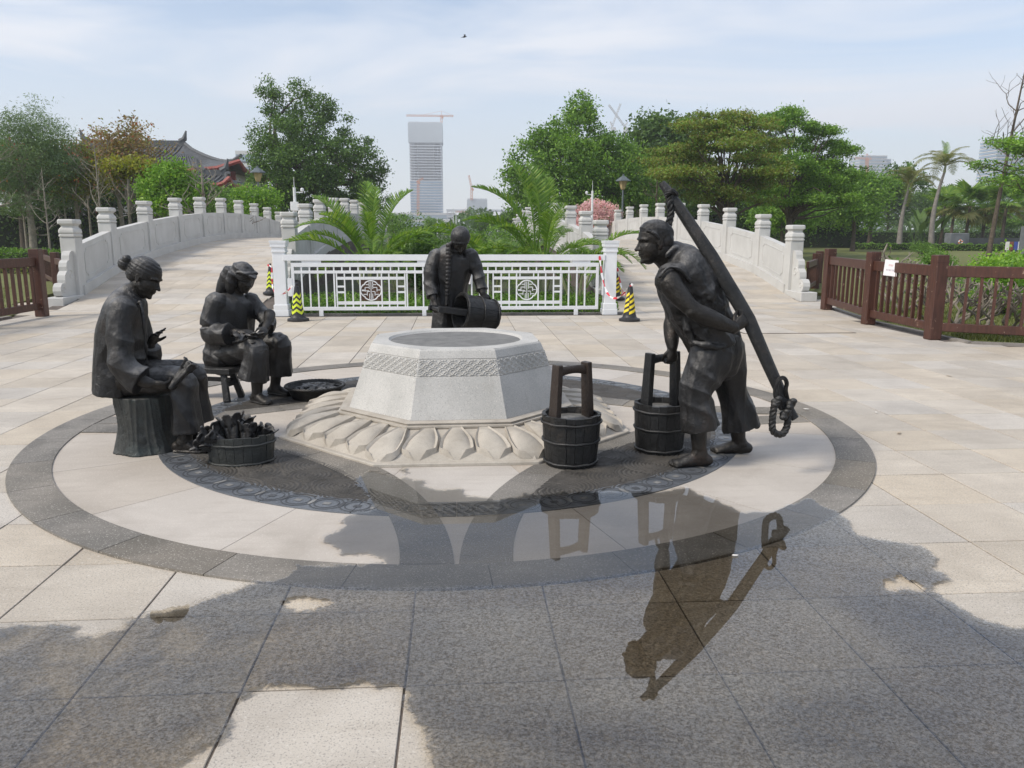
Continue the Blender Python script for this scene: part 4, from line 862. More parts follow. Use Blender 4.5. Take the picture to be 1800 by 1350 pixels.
cl.limb([P(392, 622, Y2-0.05), P(452, 612, Y2-0.36), P(452, 650, 7.52), ar], [0.11, 0.08, 0.064, 0.05]); foot(cl, ar, (0.72, -0.55), 0.28, True)
cl.limb([P(420, 615, Y2+0.12), P(493, 600, Y2-0.05), P(487, 640, 7.88), al], [0.11, 0.08, 0.064, 0.05]); foot(cl, al, (0.80, -0.42), 0.28, True)
cl.finish('body', M['bronze_skin'], mid, 0.0062, 3, lambda co, no: h2.shape(co+no*(0.002*sines(co, 4, 32))[:, None], no))
cl = Clay(); ax = (h2.f, h2.r, h2.u); s_ = h2.s                         # headscarf with a peak
cl.ell(h2.at(-0.07, 0, 0.16), (0.45*s_, 0.40*s_, 0.40*s_), ax, 20); cl.ell(h2.at(-0.22, 0, -0.05), (0.33*s_, 0.38*s_, 0.40*s_), ax, 18)
cl.limb([h2.at(0.10, -0.36, 0.26), h2.at(0.36, -0.2, 0.31), h2.at(0.40, 0, 0.32), h2.at(0.36, 0.2, 0.31), h2.at(0.10, 0.36, 0.26)], [0.05*s_, 0.075*s_, 0.08*s_, 0.075*s_, 0.05*s_], None, 10, sub=4)
cl.limb([h2.at(0.34, 0, 0.32), h2.at(0.50, 0, 0.27), h2.at(0.60, 0.0, 0.22)], [(0.04*s_, 0.22*s_), (0.035*s_, 0.17*s_), (0.03*s_, 0.06*s_)], h2.u, 14)
cl.limb([P(405, 478, Y2-0.05), P(393, 505, Y2-0.02), P(386, 522, Y2+0.0)], [0.075, 0.072, 0.05]); cl.limb([h2.at(-0.1, -0.36, 0.1), h2.at(-0.1, -0.36, -0.25), h2.at(-0.15, -0.3, -0.5)], [0.05, 0.05, 0.035]); cl.limb([h2.at(-0.1, 0.36, 0.1), h2.at(-0.08, 0.36, -0.25), h2.at(-0.12, 0.3, -0.52)], [0.05, 0.05, 0.035])
cl.finish('headscarf', M['bronze'], mid, 0.0062, 2, cloth(71, 0.0095, 26, [((0.6, -0.2, 1), 75, 0.016, h2.at(0, 0.2, 0.2), 0.12)]))
cl = Clay()
cl.limb([P(412, 517, Y2), P(410, 526, Y2), P(408, 545, Y2), P(406, 575, Y2+0.02), P(403, 605, Y2+0.03), P(400, 632, Y2+0.04)],
        [(0.085, 0.085), (0.14, 0.20), (0.168, 0.245), (0.185, 0.235), (0.195, 0.235), (0.20, 0.25)], Vector((0.74, -0.6, 0)), 28, (7, 0.0, 0.04, 0.2), 5, (True, True))
cl.limb([P(382, 530, Y2-0.14), P(371, 560, Y2-0.18), P(372, 585, Y2-0.2), P(390, 588, Y2-0.27), P(404, 588, Y2-0.31)], [0.11, 0.10, 0.105, 0.105, 0.11], UP, 22, (5, 0.0, 0.06, 0.0), 5, (True, False))
cl.limb([P(438, 530, Y2+0.12), P(456, 548, Y2+0.08), P(471, 566, Y2-0.04), P(468, 577, Y2-0.15)], [0.105, 0.082, 0.078, 0.075], UP, 22, (5, 0.0, 0.06, 0.0), 5, (True, False))
cl.finish('jacket', M['bronze'], mid, 0.007, 2, cloth(81, 0.0095, 20, [((0.4, 0, 1), 40, 0.018, P(375, 580, Y2-0.25), 0.13), ((1, 0, 0.5), 36, 0.014, P(415, 565, Y2-0.2), 0.15), ((0.5, 0, 1), 46, 0.02, P(380, 615, Y2-0.1), 0.12)]))
cl = Clay()
cl.limb([P(396, 622, Y2+0.05), P(412, 620, Y2-0.05), P(425, 618, Y2-0.1)], [(0.12, 0.2), (0.12, 0.2), (0.11, 0.17)], UP, 22)
cl.limb([P(395, 624, Y2-0.06), P(425, 616, Y2-0.22), P(450, 613, Y2-0.34), P(450, 635, 7.50), P(446, 666, 7.51)], [0.125, 0.12, 0.11, 0.125, 0.145], Vector((1, 0.5, 0)), 24, (6, 0.0, 0.07, 0.0), 5, (True, False))
cl.limb([P(425, 614, Y2+0.13), P(465, 606, Y2+0.02), P(492, 603, Y2-0.05), P(491, 628, 7.85), P(490, 656, 7.88)], [0.125, 0.115, 0.105, 0.12, 0.135], Vector((1, 0.5, 0)), 24, (6, 0.0, 0.07, 1.0), 5, (True, False))
cl.finish('trousers', M['bronze'], mid, 0.007, 2, cloth(91, 0.0095, 18, [((1, 0.4, 0.3), 40, 0.022, P(445, 640, 7.4), 0.13), ((0.5, 0, 1), 48, 0.02, P(420, 632, Y2-0.3), 0.1)]))
lap = empty('vegetable', P(440, 590, Y2-0.35), 'bronze leaves being sorted in the lap of the woman with the headscarf', 'vegetable')
cl = Clay(); rg = np.random.default_rng(5)
for i in range(12):
    a = P(rg.uniform(412, 462), rg.uniform(586, 602), Y2-0.30-rg.uniform(0, 0.1)); d = Vector((rg.uniform(-1, 1), rg.uniform(-1, 0.4), rg.uniform(-0.4, 0.3))).normalized()*rg.uniform(0.06, 0.11)
    cl.limb([a-d*0.6, a, a+d], [0.012, (0.012, 0.03), (0.01, 0.02)], UP, 10, (4, 0.1, 0.3, i), 3)
cl.finish('leaf_heap', M['bronze'], lap, 0.006, 1)

# ---------------------------------------------------------------- girl pouring from a bucket behind the well
girl = empty('statue', (-0.05, 9.05, 0), 'bronze statue of a girl with a long braid bending forward and tipping a bucket', 'statue', None)
Y3 = 9.02
cl = Clay(1.09)
h3 = Head(P(809, 424, Y3-0.13), (0.03, -0.62, -0.78), (0.06, -0.74, 0.62), 0.286); h3.build(cl)
cl.limb([P(806, 436, Y3-0.06), P(802, 444, Y3-0.01), P(798, 455, Y3)], [0.07, 0.07, 0.09]); cl.limb([P(797, 455, Y3), P(794, 500, Y3+0.06), P(792, 545, Y3+0.1)], [0.12, 0.12, 0.13])
wa = P(763, 528, Y3-0.20); cl.limb([P(756, 498, Y3-0.1), P(760, 515, Y3-0.16), wa], [0.05, 0.044, 0.034]); hand(cl, wa, P(766, 552, Y3-0.26)-wa, Vector((0.6, 0.7, 0)), 0.207, (0.8, 0.82, 0.85, 0.9), 0.03, (0.6, 0.6), side=-1)
wb = P(849, 516, Y3-0.14); cl.limb([P(842, 490, Y3-0.06), P(845, 503, Y3-0.1), wb], [0.05, 0.044, 0.034]); hand(cl, wb, P(857, 538, Y3-0.17)-wb, Vector((0.1, 0.5, -0.8)), 0.207, (0.25, 0.25, 0.3, 0.35), 0.08, (0.5, 0.4), side=1)
for q, px in ((-1, 770), (1, 812)):
    a = P(px+8, 675, Y3+0.05); cl.limb([P(px+12, 560, Y3+0.08), P(px+9, 610, Y3+0.02), Vector((a.x, a.y, 0.09))], [0.1, 0.075, 0.05]); foot(cl, (a.x, a.y, 0.09), (0.15*q, -1), 0.25, True)
cl.finish('body', M['bronze_skin'], girl, 0.0062, 3, lambda co, no: h3.shape(co+no*(0.002*sines(co, 4, 32))[:, None], no))
cl = Clay(1.09); ax = (h3.f, h3.r, h3.u); s_ = h3.s/1.09
cl.ell(h3.at(-0.09, 0, 0.17), (0.43*s_, 0.385*s_, 0.37*s_), ax, 20); cl.ell(h3.at(-0.25, 0, 0.0), (0.26*s_, 0.31*s_, 0.27*s_), ax, 16)
cl.limb([h3.at(0.22, -0.26, 0.2), h3.at(0.31, 0, 0.26), h3.at(0.22, 0.26, 0.2)], [0.05*s_, 0.06*s_, 0.05*s_], None, 8)
cl.finish('hair', M['bronze'], girl, 0.006, 2, lambda co, no: co+no*(0.003*np.abs(np.sin(co[:, 0]*160+2*sines(co, 6, 20))))[:, None])
cl = Clay(1.09)
for i in range(15):
    t = i/14; c = P(789-2.5*t, 432+92*t, Y3-0.16-0.03*math.sin(t*3)); cl.ell(c, (0.036-0.012*t, 0.028-0.008*t, 0.030), (Vector((0.8, 0, 0.6*(1 if i % 2 else -1))), Vector((0, 1, 0)), Vector((-0.6*(1 if i % 2 else -1), 0, 0.8))), 10)
cl.limb([P(795, 428, Y3-0.1), P(789, 434, Y3-0.15)], [0.03, 0.026]); cl.limb([P(786, 522, Y3-0.17), P(785, 536, Y3-0.17)], [0.014, 0.02])
cl.finish('braid', M['bronze'], girl, 0.005, 1)
cl = Clay(1.09)
cl.limb([P(802, 438, Y3-0.02), P(799, 446, Y3), P(797, 465, Y3+0.01), P(794, 495, Y3+0.03), P(790, 525, Y3+0.06), P(789, 540, Y3+0.07)],
        [(0.08, 0.085), (0.13, 0.175), (0.15, 0.20), (0.155, 0.175), (0.175, 0.185), (0.185, 0.20)], Vector((0, -1, 0.2)), 28, (8, 0.0, 0.05, 0.2), 5, (True, False))
cl.limb([P(769, 450, Y3-0.01), P(758, 475, Y3-0.06), P(757, 500, Y3-0.1), P(761, 522, Y3-0.17)], [0.088, 0.075, 0.070, 0.068], Vector((0, 1, 0)), 20, (5, 0.0, 0.05, 0), 5, (True, False))
cl.limb([P(826, 449, Y3-0.01), P(838, 475, Y3-0.04), P(843, 493, Y3-0.07), P(847, 510, Y3-0.12)], [0.088, 0.070, 0.062, 0.060], Vector((0, 1, 0)), 20, (5, 0.0, 0.05, 0), 5, (True, False))
cl.limb([P(792, 437, Y3-0.08), P(803, 442, Y3-0.13), P(815, 437, Y3-0.08)], [0.02, 0.022, 0.02])
cl.finish('jacket', M['bronze'], girl, 0.007, 2, cloth(101, 0.0095, 20, [((1, 0, 0.25), 40, 0.018, P(795, 520, Y3-0.1), 0.15), ((0.4, 0, 1), 46, 0.02, P(757, 500, Y3-0.1), 0.1), ((-0.4, 0, 1), 46, 0.02, P(842, 490, Y3-0.1), 0.1)]))
cl = Clay(1.09)
for px in (772, 810): cl.limb([P(px+10, 545, Y3+0.07), P(px+4, 590, Y3+0.02), P(px+4, 640, Y3+0.02)], [0.13, 0.12, 0.12], Vector((1, 0, 0)), 20, (6, 0.0, 0.06, px), 5, (True, False))
cl.finish('trousers', M['bronze'], girl, 0.008, 2, cloth(111, 0.0095, 18))
# ------------------------------------------------------------------ buckets, pole, stool, tub, tray
def rope(name, pts, r_, m, parent, closed=False, tw=60):
    """twisted two-strand rope"""
    pts = [Vector(p) for p in pts]; b = MB(); n = len(pts); dense = []
    for i in range(n-1):
        for q in range(6): 
            t = q/6; a, bb, c, d = pts[max(i-1, 0)], pts[i], pts[i+1], pts[min(i+2, n-1)]
            dense.append(0.5*((2*bb)+(c-a)*t+(2*a-5*bb+4*c-d)*t*t+(3*bb-a-3*c+d)*t*t*t))
    dense.append(pts[-1]); s_ = 0.0
    strands = [[], [], []]; prev = None; L = 0.0
    for j, p in enumerate(dense):
        d = dense[min(j+1, len(dense)-1)]-dense[max(j-1, 0)]; d, u, v = frame_of(d, prev); prev = u
        if j: L += (p-dense[j-1]).length
        for q in range(3):
            a = L*tw+q*2.094; strands[q].append(p+(u*math.cos(a)+v*math.sin(a))*r_*0.5)
    for st_ in strands: b.tube(st_, r_*0.62, 6)
    return b.build(name, m, parent, 50)
M['silt'] = simple('grey_silt', (0.13, 0.125, 0.115), 0.55, 0.5, 22, 0.5, 60)
def bucket_parts(root, r0, r1, h, M4, nst=20, water=True, handle=None, hoops=(0.08, 0.5, 0.86), m=None):
    """staved bucket, base radius r0, rim radius r1; M4 local->world; parts get world-space geometry"""
    m = m or M['bronze_wood']; w = 2*math.pi/nst
    for i in range(nst):
        a0, a1 = i*w+0.006, (i+1)*w-0.006; vs = []; j_ = RNG.normal(0, 0.0014); th = 0.022
        for z, rb in ((0.0, r0), (h*0.5, (r0+r1)/2+0.004), (h+RNG.normal(0, 0.003), r1)):
            for a in (a0, (a0+a1)/2, a1):
                vs.append(M4 @ Vector(((rb+j_+(0.002 if a != a0 and a != a1 else 0))*math.cos(a), (rb+j_)*math.sin(a), z)))
            for a in (a1, a0): vs.append(M4 @ Vector(((rb+j_-th)*math.cos(a), (rb+j_-th)*math.sin(a), z)))
        fs = [(4, 3, 2, 1, 0), (10, 11, 12, 13, 14)]+[(q*5+t, q*5+(t+1) % 5, (q+1)*5+(t+1) % 5, (q+1)*5+t) for q in range(2) for t in range(5)]
        b = MB(); b.add(vs, fs); b.build('stave', m, root, 35)
    for hz in hoops:
        z = h*hz; rb = r0+(r1-r0)*hz+0.008; b = MB(); pts = [M4 @ Vector((rb*math.cos(a), rb*math.sin(a), z+0.002*math.sin(a*9))) for a in np.linspace(0, 2*math.pi, 41)]
        b.tube(pts, 0.0095, 7, M4.to_3x3() @ Vector((0, 0, 1))); b.build('hoop', m, root, 60)
    b = MB(); b.lathe([(r0-0.012, 0.012), (r0-0.012, 0.03), (0.001, 0.03)], 28, M=M4); b.build('bottom', m, root)
    if water:
        zz = h*0.88; b = MB(); rr = r0+(r1-r0)*0.88-0.021; n = 32; ringv = [(0.0, 0.0)]; vs = [M4 @ Vector((0, 0, zz))]; fs = []
        for q, fr in enumerate((0.25, 0.5, 0.75, 1.0)):
            for i in range(n):
                a = 2*math.pi*i/n; x, y = rr*fr*math.cos(a), rr*fr*math.sin(a); vs.append(M4 @ Vector((x, y, zz+0.004*math.sin(x*55+y*30)*math.cos(y*60)*(1 if fr < 1 else 0))))
        fs += [(0, 1+i, 1+(i+1) % n) for i in range(n)]
        for q in range(3): fs += [(1+q*n+i, 1+(q+1)*n+i, 1+(q+1)*n+(i+1) % n, 1+q*n+(i+1) % n) for i in range(n)]
        b.add(vs, fs); b.build('contents', M['silt'], root, 60)
def handle_parts(root, ang, r1, h, hh, M4, m=None, lean=0.03, wd=0.095):
    m = m or M['bronze_brown']; d = Vector((math.cos(ang), math.sin(ang), 0)); n = Vector((-d.y, d.x, 0)); R3 = M4.to_3x3(); tops = []
    for s_ in (-1, 1):
        p0 = d*(s_*(r1-0.05))+Vector((0, 0, h*0.55)); p1 = d*(s_*(r1-0.05-lean))+Vector((0, 0, hh)); b = MB()
        b.bar(M4 @ p0, M4 @ p1, wd, 0.048, R3 @ d, wd*0.80, 0.042); bevel_me = bevel_mesh(b.mesh('upright'), 0.006, 2); link('upright', bevel_me, m, root)
        tops.append(p1)
    b = MB(); z = hh-0.055; a0, a1 = tops[0].copy(), tops[1].copy(); pts = []
    for t in np.linspace(-0.06, 1.06, 11):
        q = a0.lerp(a1, t); q.z = z+0.012*math.sin(math.pi*max(0, min(1, t))); pts.append(M4 @ q)
    b.tube(pts, [(0.036-0.007*math.sin(math.pi*max(0, min(1, t))), 0.022) for t in np.linspace(-0.06, 1.06, 11)], 10, R3 @ Vector((0, 0, 1))); b.build('grip_bar', m, root, 40)
c1 = G(1008, 828); c1 = Vector((c1.x+0.005, c1.y+0.175, 0.006)); h1b = P(1010, 722, c1.y).z-0.02
bk = empty('bucket', c1, 'free-standing bronze bucket with a tall untouched handle, next to the lotus base', 'bucket', 'handled buckets by the well')
bucket_parts(bk, 0.178, 0.208, h1b, Matrix.Translation(c1)); handle_parts(bk, R(31), 0.208, h1b, P(1015, 640, c1.y).z, Matrix.Translation(c1))
c2 = G(1168, 803); c2 = Vector((c2.x, c2.y+0.16, 0.006)); h2b = P(1170, 703, c2.y).z-0.02
bk = empty('bucket', c2, 'bronze bucket whose handle is gripped by the bent man with the pole', 'bucket', 'handled buckets by the well')
bucket_parts(bk, 0.172, 0.195, h2b, Matrix.Translation(c2)); handle_parts(bk, R(26), 0.198, h2b, P(1182, 620, c2.y).z, Matrix.Translation(c2), M['bronze_wood'])
# tipped bucket held by the girl
bc = P(868, 555, 8.92); bo = P(806, 551, 8.72); axd = (bo-bc).normalized(); axd.z += 0.05; axd.normalize()
zx = axd; xx = Vector((0, 0, 1)).cross(zx).normalized(); yx = zx.cross(xx)
M4 = Matrix(((xx.x, yx.x, zx.x, bc.x), (xx.y, yx.y, zx.y, bc.y), (xx.z, yx.z, zx.z, bc.z), (0, 0, 0, 1)))
tb = empty('bucket', bc, 'bronze bucket tipped on its side in the hands of the girl with the braid', 'bucket')
bucket_parts(tb, 0.170, 0.205, 0.435, M4, 18, False, hoops=(0.06, 0.5, 0.97)); handle_parts(tb, R(0), 0.203, 0.435, 0.76, M4, M['bronze_wood'], wd=0.076)
# carrying pole
pl = empty('carrying_pole', P(1390, 728, 5.0), 'long bronze carrying pole slanting behind the bent man, rope loops at both ends', 'pole')
b = MB(); pp = [(1163, 322, 5.42), (1172, 333, 5.40), (1200, 374, 5.34), (1250, 450, 5.24), (1290, 518, 5.17), (1316, 562, 5.13), (1350, 640, 5.06), (1385, 718, 4.99), (1398, 736, 4.97)]
b.tube([P(*q) for q in pp], [(0.026, 0.020), (0.032, 0.024), (0.040, 0.028), (0.047, 0.030), (0.050, 0.032), (0.048, 0.032), (0.042, 0.030), (0.036, 0.028), (0.026, 0.020)], 10, Vector((0.8, 0, 0.5))); b.build('shaft', M['bronze_wood'], pl, 30)
rope('rope_loop', [P(x, y, 4.99-dy) for x, y, dy in ((1374, 720, 0.03), (1364, 700, 0.04), (1364, 680, 0.04), (1370, 667, 0.04), (1378, 665, 0.04), (1383, 674, 0.03), (1381, 688, 0.02), (1384, 700, 0.0))], 0.014, M['bronze_wood'], pl, tw=20)
rope('rope_loop', [P(x, y, 4.99-dy) for x, y, dy in ((1368, 704, 0.05), (1361, 715, 0.05), (1358, 735, 0.05), (1358, 755, 0.05), (1366, 763, 0.05), (1376, 762, 0.04), (1383, 750, 0.03), (1385, 732, 0.03), (1384, 715, 0.03))], 0.023, M['bronze_wood'], pl, tw=75)
for x, y in ((1364, 706), (1390, 710), (1379, 728)): 
    cl = Clay(); c = P(x, y, 4.95); cl.ell(c, (0.034, 0.03, 0.026)); cl.ell(c+Vector((0.012, -0.01, 0.022)), (0.026, 0.026, 0.02)); cl.ell(c+Vector((-0.01, -0.01, -0.02)), (0.028, 0.026, 0.02)); cl.finish('knot', M['bronze_wood'], pl, 0.005, 1)
rope('hanging_rope', [P(1180, 340, 5.37), P(1177, 356, 5.36), P(1180, 372, 5.36), P(1176, 392, 5.36), P(1172, 402, 5.36)], 0.024, M['bronze_wood'], pl, tw=60)
rope('binding', [P(1170, 345, 5.36), P(1178, 338, 5.34), P(1188, 340, 5.36), P(1186, 348, 5.40), P(1174, 348, 5.40), P(1172, 341, 5.36), P(1182, 335, 5.34), P(1189, 342, 5.38)], 0.014, M['bronze_wood'], pl, tw=60)
# stool
sz = P(380, 642, 7.8).z; st_c = P(382, 640, 7.82)
stl = empty('stool', (st_c.x, st_c.y, 0), 'low bronze four-legged stool under the woman with the headscarf', 'stool')
Ms = Matrix.Translation((st_c.x-0.07, st_c.y-0.06, 0)) @ Matrix.Rotation(R(-18), 4, 'Z')
b = MB(); b.box(Ms @ Vector((0, 0, sz-0.028)), (0.62, 0.24, 0.055), R(-18)); link('seat', bevel_mesh(b.mesh('seat'), 0.008, 2), M['bronze_wood'], stl)
for sx in (-1, 1):
    for sy in (-1, 1):
        b = MB(); b.bar(Ms @ Vector((sx*0.21, sy*0.065, sz-0.05)), Ms @ Vector((sx*0.27, sy*0.125, 0.012)), 0.055, 0.05, (0, 1, 0), 0.06, 0.055); link('leg', bevel_mesh(b.mesh('leg'), 0.005), M['bronze_wood'], stl)
    b = MB(); b.bar(Ms @ Vector((sx*0.238, -0.095, sz*0.52)), Ms @ Vector((sx*0.238, 0.095, sz*0.52)), 0.03, 0.045, (0, 0, 1)); b.build('stretcher', M['bronze_wood'], stl)
b = MB(); b.bar(Ms @ Vector((-0.225, 0.03, sz*0.60)), Ms @ Vector((0.225, 0.03, sz*0.60)), 0.028, 0.04, (0, 0, 1)); b.build('stretcher', M['bronze_wood'], stl)
# oval tub with vegetables
tc_ = G(414, 823); tc_ = Vector((tc_.x, tc_.y+0.17, 0.006)); th = P(414, 772, tc_.y-0.16).z
tub = empty('tub', tc_, 'low oval bronze tub of leafy vegetables by the feet of the old woman', 'tub')
Mt = Matrix.Translation(tc_) @ Matrix.Diagonal((1.12, 0.86, 1, 1))
bucket_parts(tub, 0.195, 0.212, th, Mt, 24, False, hoops=(0.06, 0.72), m=M['bronze_green'])
gv = [((-0.10, -0.02, 0.08), (-0.21, 0.0, 0.27), 0.034), ((-0.12, -0.08, 0.10), (-0.28, -0.10, 0.20), 0.034), ((-0.02, -0.05, 0.09), (-0.07, 0.02, 0.34), 0.034), ((0.02, 0.04, 0.09), (0.01, 0.06, 0.32), 0.032), ((0.04, -0.05, 0.09), (0.07, 0.0, 0.28), 0.03), ((-0.05, -0.10, 0.12), (-0.20, -0.13, 0.22), 0.03), ((0.10, 0.02, 0.09), (0.21, 0.0, 0.255), 0.024)]
VL = ['leafy bronze vegetable slumped over the tub rim towards the stump', 'bronze vegetable hanging out over the tub rim beside the old woman\'s shoe', 'tallest bronze leaf bundle standing up in the oval tub', 'upright bronze leaf bundle just behind the tallest one in the tub',
      'short upright bronze bundle next to the gap in the oval tub', 'bronze vegetable lying flat along the front rim of the oval tub', 'single bronze vegetable stalk leaning out of the tub, apart from the heap']
for i, (a, bb, r_) in enumerate(gv):
    vr = empty('vegetable', tc_+Vector(a), VL[i], 'vegetable', 'vegetables in the oval tub')
    cl, _ = choy('vegetable', tc_+Vector(a), tc_+Vector(bb), r_*1.2, vr, 11+i); cl.finish('leaf_bundle', M['bronze'], vr, 0.006, 1, lambda co, no: co+no*(0.004*sines(co, 2, 90))[:, None])
# round tray
tr_ = G(547, 709); tr_ = Vector((tr_.x, tr_.y+0.24, 0.006)); zh = 0.13
try_ = empty('tray', tr_, 'shallow round bronze tray heaped with cut food beside the woman with the headscarf', 'tray')
b = MB(); b.lathe([(0.205, 0.0), (0.225, 0.012), (0.27, zh-0.02), (0.288, zh-0.006), (0.288, zh), (0.262, zh), (0.255, zh-0.03), (0.20, 0.04), (0.001, 0.04)], 44, tr_); b.build('dish', M['bronze_wood'], try_, 40)
pts = [tr_+Vector((0.285*math.cos(a), 0.285*math.sin(a), zh-0.004)) for a in np.linspace(0, 2*math.pi, 40)]; rope('rim_binding', pts, 0.012, M['bronze_wood'], try_, tw=60)
cl = Clay(); rg = np.random.default_rng(8); cl.ell(tr_+Vector((0.02, 0, 0.055)), (0.225, 0.21, 0.075))
for i in range(70):
    a = rg.uniform(0, 6.28); r_ = 0.21*math.sqrt(rg.random()); z = 0.06+0.072*math.sqrt(max(0.05, 1-(r_/0.225)**2)); c = tr_+Vector((0.02+r_*math.cos(a), r_*math.sin(a), z)); t = rg.uniform(0, 3.14); d = Vector((math.cos(t), math.sin(t), rg.uniform(-0.2, 0.2)))*rg.uniform(0.03, 0.05)
    cl.limb([c-d, c+UP*0.006, c+d], [0.008, 0.011, 0.008], UP, 8, sub=3)
cl.finish('food_heap', M['bronze'], try_, 0.0065, 1)
# ------------------------------------------------------------------ bridges and balustrades
def deckL(y): return max(0.0, 1.36*(1-((y-38.0)/21.0)**2))
def deckR(y): return max(0.0, 1.29*(1-((y-40.0)/21.6)**2))
def bridge(name, xl0, xl1, xr0, xr1, dz, y0, y1):
    b = MB(); ys = np.arange(y0, y1+0.01, 0.586); vs = []; n = len(ys)
    for y in ys:
        t = (y-y0)/(y1-y0); xa = xl0(y); xb = xr0(y); z = dz(y)-0.022
        vs += [(xa, y, z), (xb, y, z), (xb, y, -0.05), (xa, y, -0.05)]
    fs = []
    for i in range(n-1):
        a = i*4
        for q in range(4): fs.append((a+q, a+(q+1) % 4, a+4+(q+1) % 4, a+4+q))
    b.add(vs, fs); d = tag(b.build(name, M['grout']), kind='structure'); rows = MB()
    for i in range(n-1):
        ya, yb = ys[i]+0.004, ys[i+1]-0.004; xa, xb = xl0(ya)+0.32, xr0(ya)-0.32; L = 1.17; off = (i % 2)*0.58; x = xa-off
        while x < xb:
            x0, x1 = max(x+0.004, xa), min(x+L-0.004, xb)
            if x1-x0 > 0.06: rows.add([(x0, ya, dz(ya)+0.003), (x1, ya, dz(ya)+0.003), (x1, yb, dz(yb)+0.003), (x0, yb, dz(yb)+0.003), (x0, ya, dz(ya)-0.02), (x1, ya, dz(ya)-0.02), (x1, yb, dz(yb)-0.02), (x0, yb, dz(yb)-0.02)],
                                        [(0, 1, 2, 3), (0, 4, 5, 1), (1, 5, 6, 2), (2, 6, 7, 3), (3, 7, 4, 0)])
            x += L
    o = rows.build('deck_slab', M['tile_far'], d); o['kind'] = 'stuff'
    return d
lox = lambda y: float(np.interp(y, [17.5, 18.6, 21.8, 25.0, 31.4, 37.8, 47.4, 60], [-8.5, -8.67, -9.2, -9.42, -9.77, -10.02, -10.32, -10.7]))
lix = lambda y: float(np.interp(y, [17.5, 20.6, 23.8, 27.0, 60], [-4.12, -4.23, -4.41, -4.53, -4.8]))
rix = lambda y: float(np.interp(y, [17.5, 20.6, 23.8, 60], [3.62, 3.72, 3.84, 3.84]))
rox = lambda y: float(np.interp(y, [17.5, 19.5, 22.7, 25.9, 29.1, 60], [8.2, 8.45, 8.86, 8.97, 9.08, 9.15]))
bridge('bridge_left', lambda y: lox(y)-0.2, None, lambda y: lix(y)+0.2, None, deckL, 17.0, 59.0)
bridge('bridge_right', lambda y: rix(y)-0.2, None, lambda y: rox(y)+0.2, None, deckR, 18.2, 61.5)
def post_mesh():
    b = MB(); w = 0.34
    def fr(a0, a1, z0, z1): b.add([(s*a0/2, t*a0/2, z0) for s, t in ((-1, -1), (1, -1), (1, 1), (-1, 1))]+[(s*a1/2, t*a1/2, z1) for s, t in ((-1, -1), (1, -1), (1, 1), (-1, 1))], ((3, 2, 1, 0), (4, 5, 6, 7), (0, 1, 5, 4), (1, 2, 6, 5), (2, 3, 7, 6), (3, 0, 4, 7)))
    fr(w, w, 0.0, 1.30); return bevel_mesh(b.mesh('post'), 0.012)
def cap_mesh():
    b = MB(); n = 8
    def ring(a, z, ch=0.22): 
        h = a/2; c = a*ch*0.5; return [(-h+c, -h, z), (h-c, -h, z), (h, -h+c, z), (h, h-c, z), (h-c, h, z), (-h+c, h, z), (-h, h-c, z), (-h, -h+c, z)]
    pr = [(0.345, 1.302), (0.38, 1.318), (0.38, 1.352), (0.345, 1.366), (0.345, 1.378), (0.375, 1.392), (0.385, 1.42), (0.365, 1.47), (0.285, 1.525), (0.28, 1.55), (0.335, 1.585), (0.385, 1.60), (0.385, 1.665), (0.35, 1.695), (0.001, 1.70)]
    vs = [p for a, z in pr for p in ring(a, z)]; k = len(pr); b.add(vs, [(j*n+i, j*n+(i+1) % n, (j+1)*n+(i+1) % n, (j+1)*n+i) for j in range(k-1) for i in range(n)]); return b.mesh('cap')
PM, CM = post_mesh(), cap_mesh(); PM.materials.append(M['stone_rail']); CM.materials.append(M['stone_rail'])
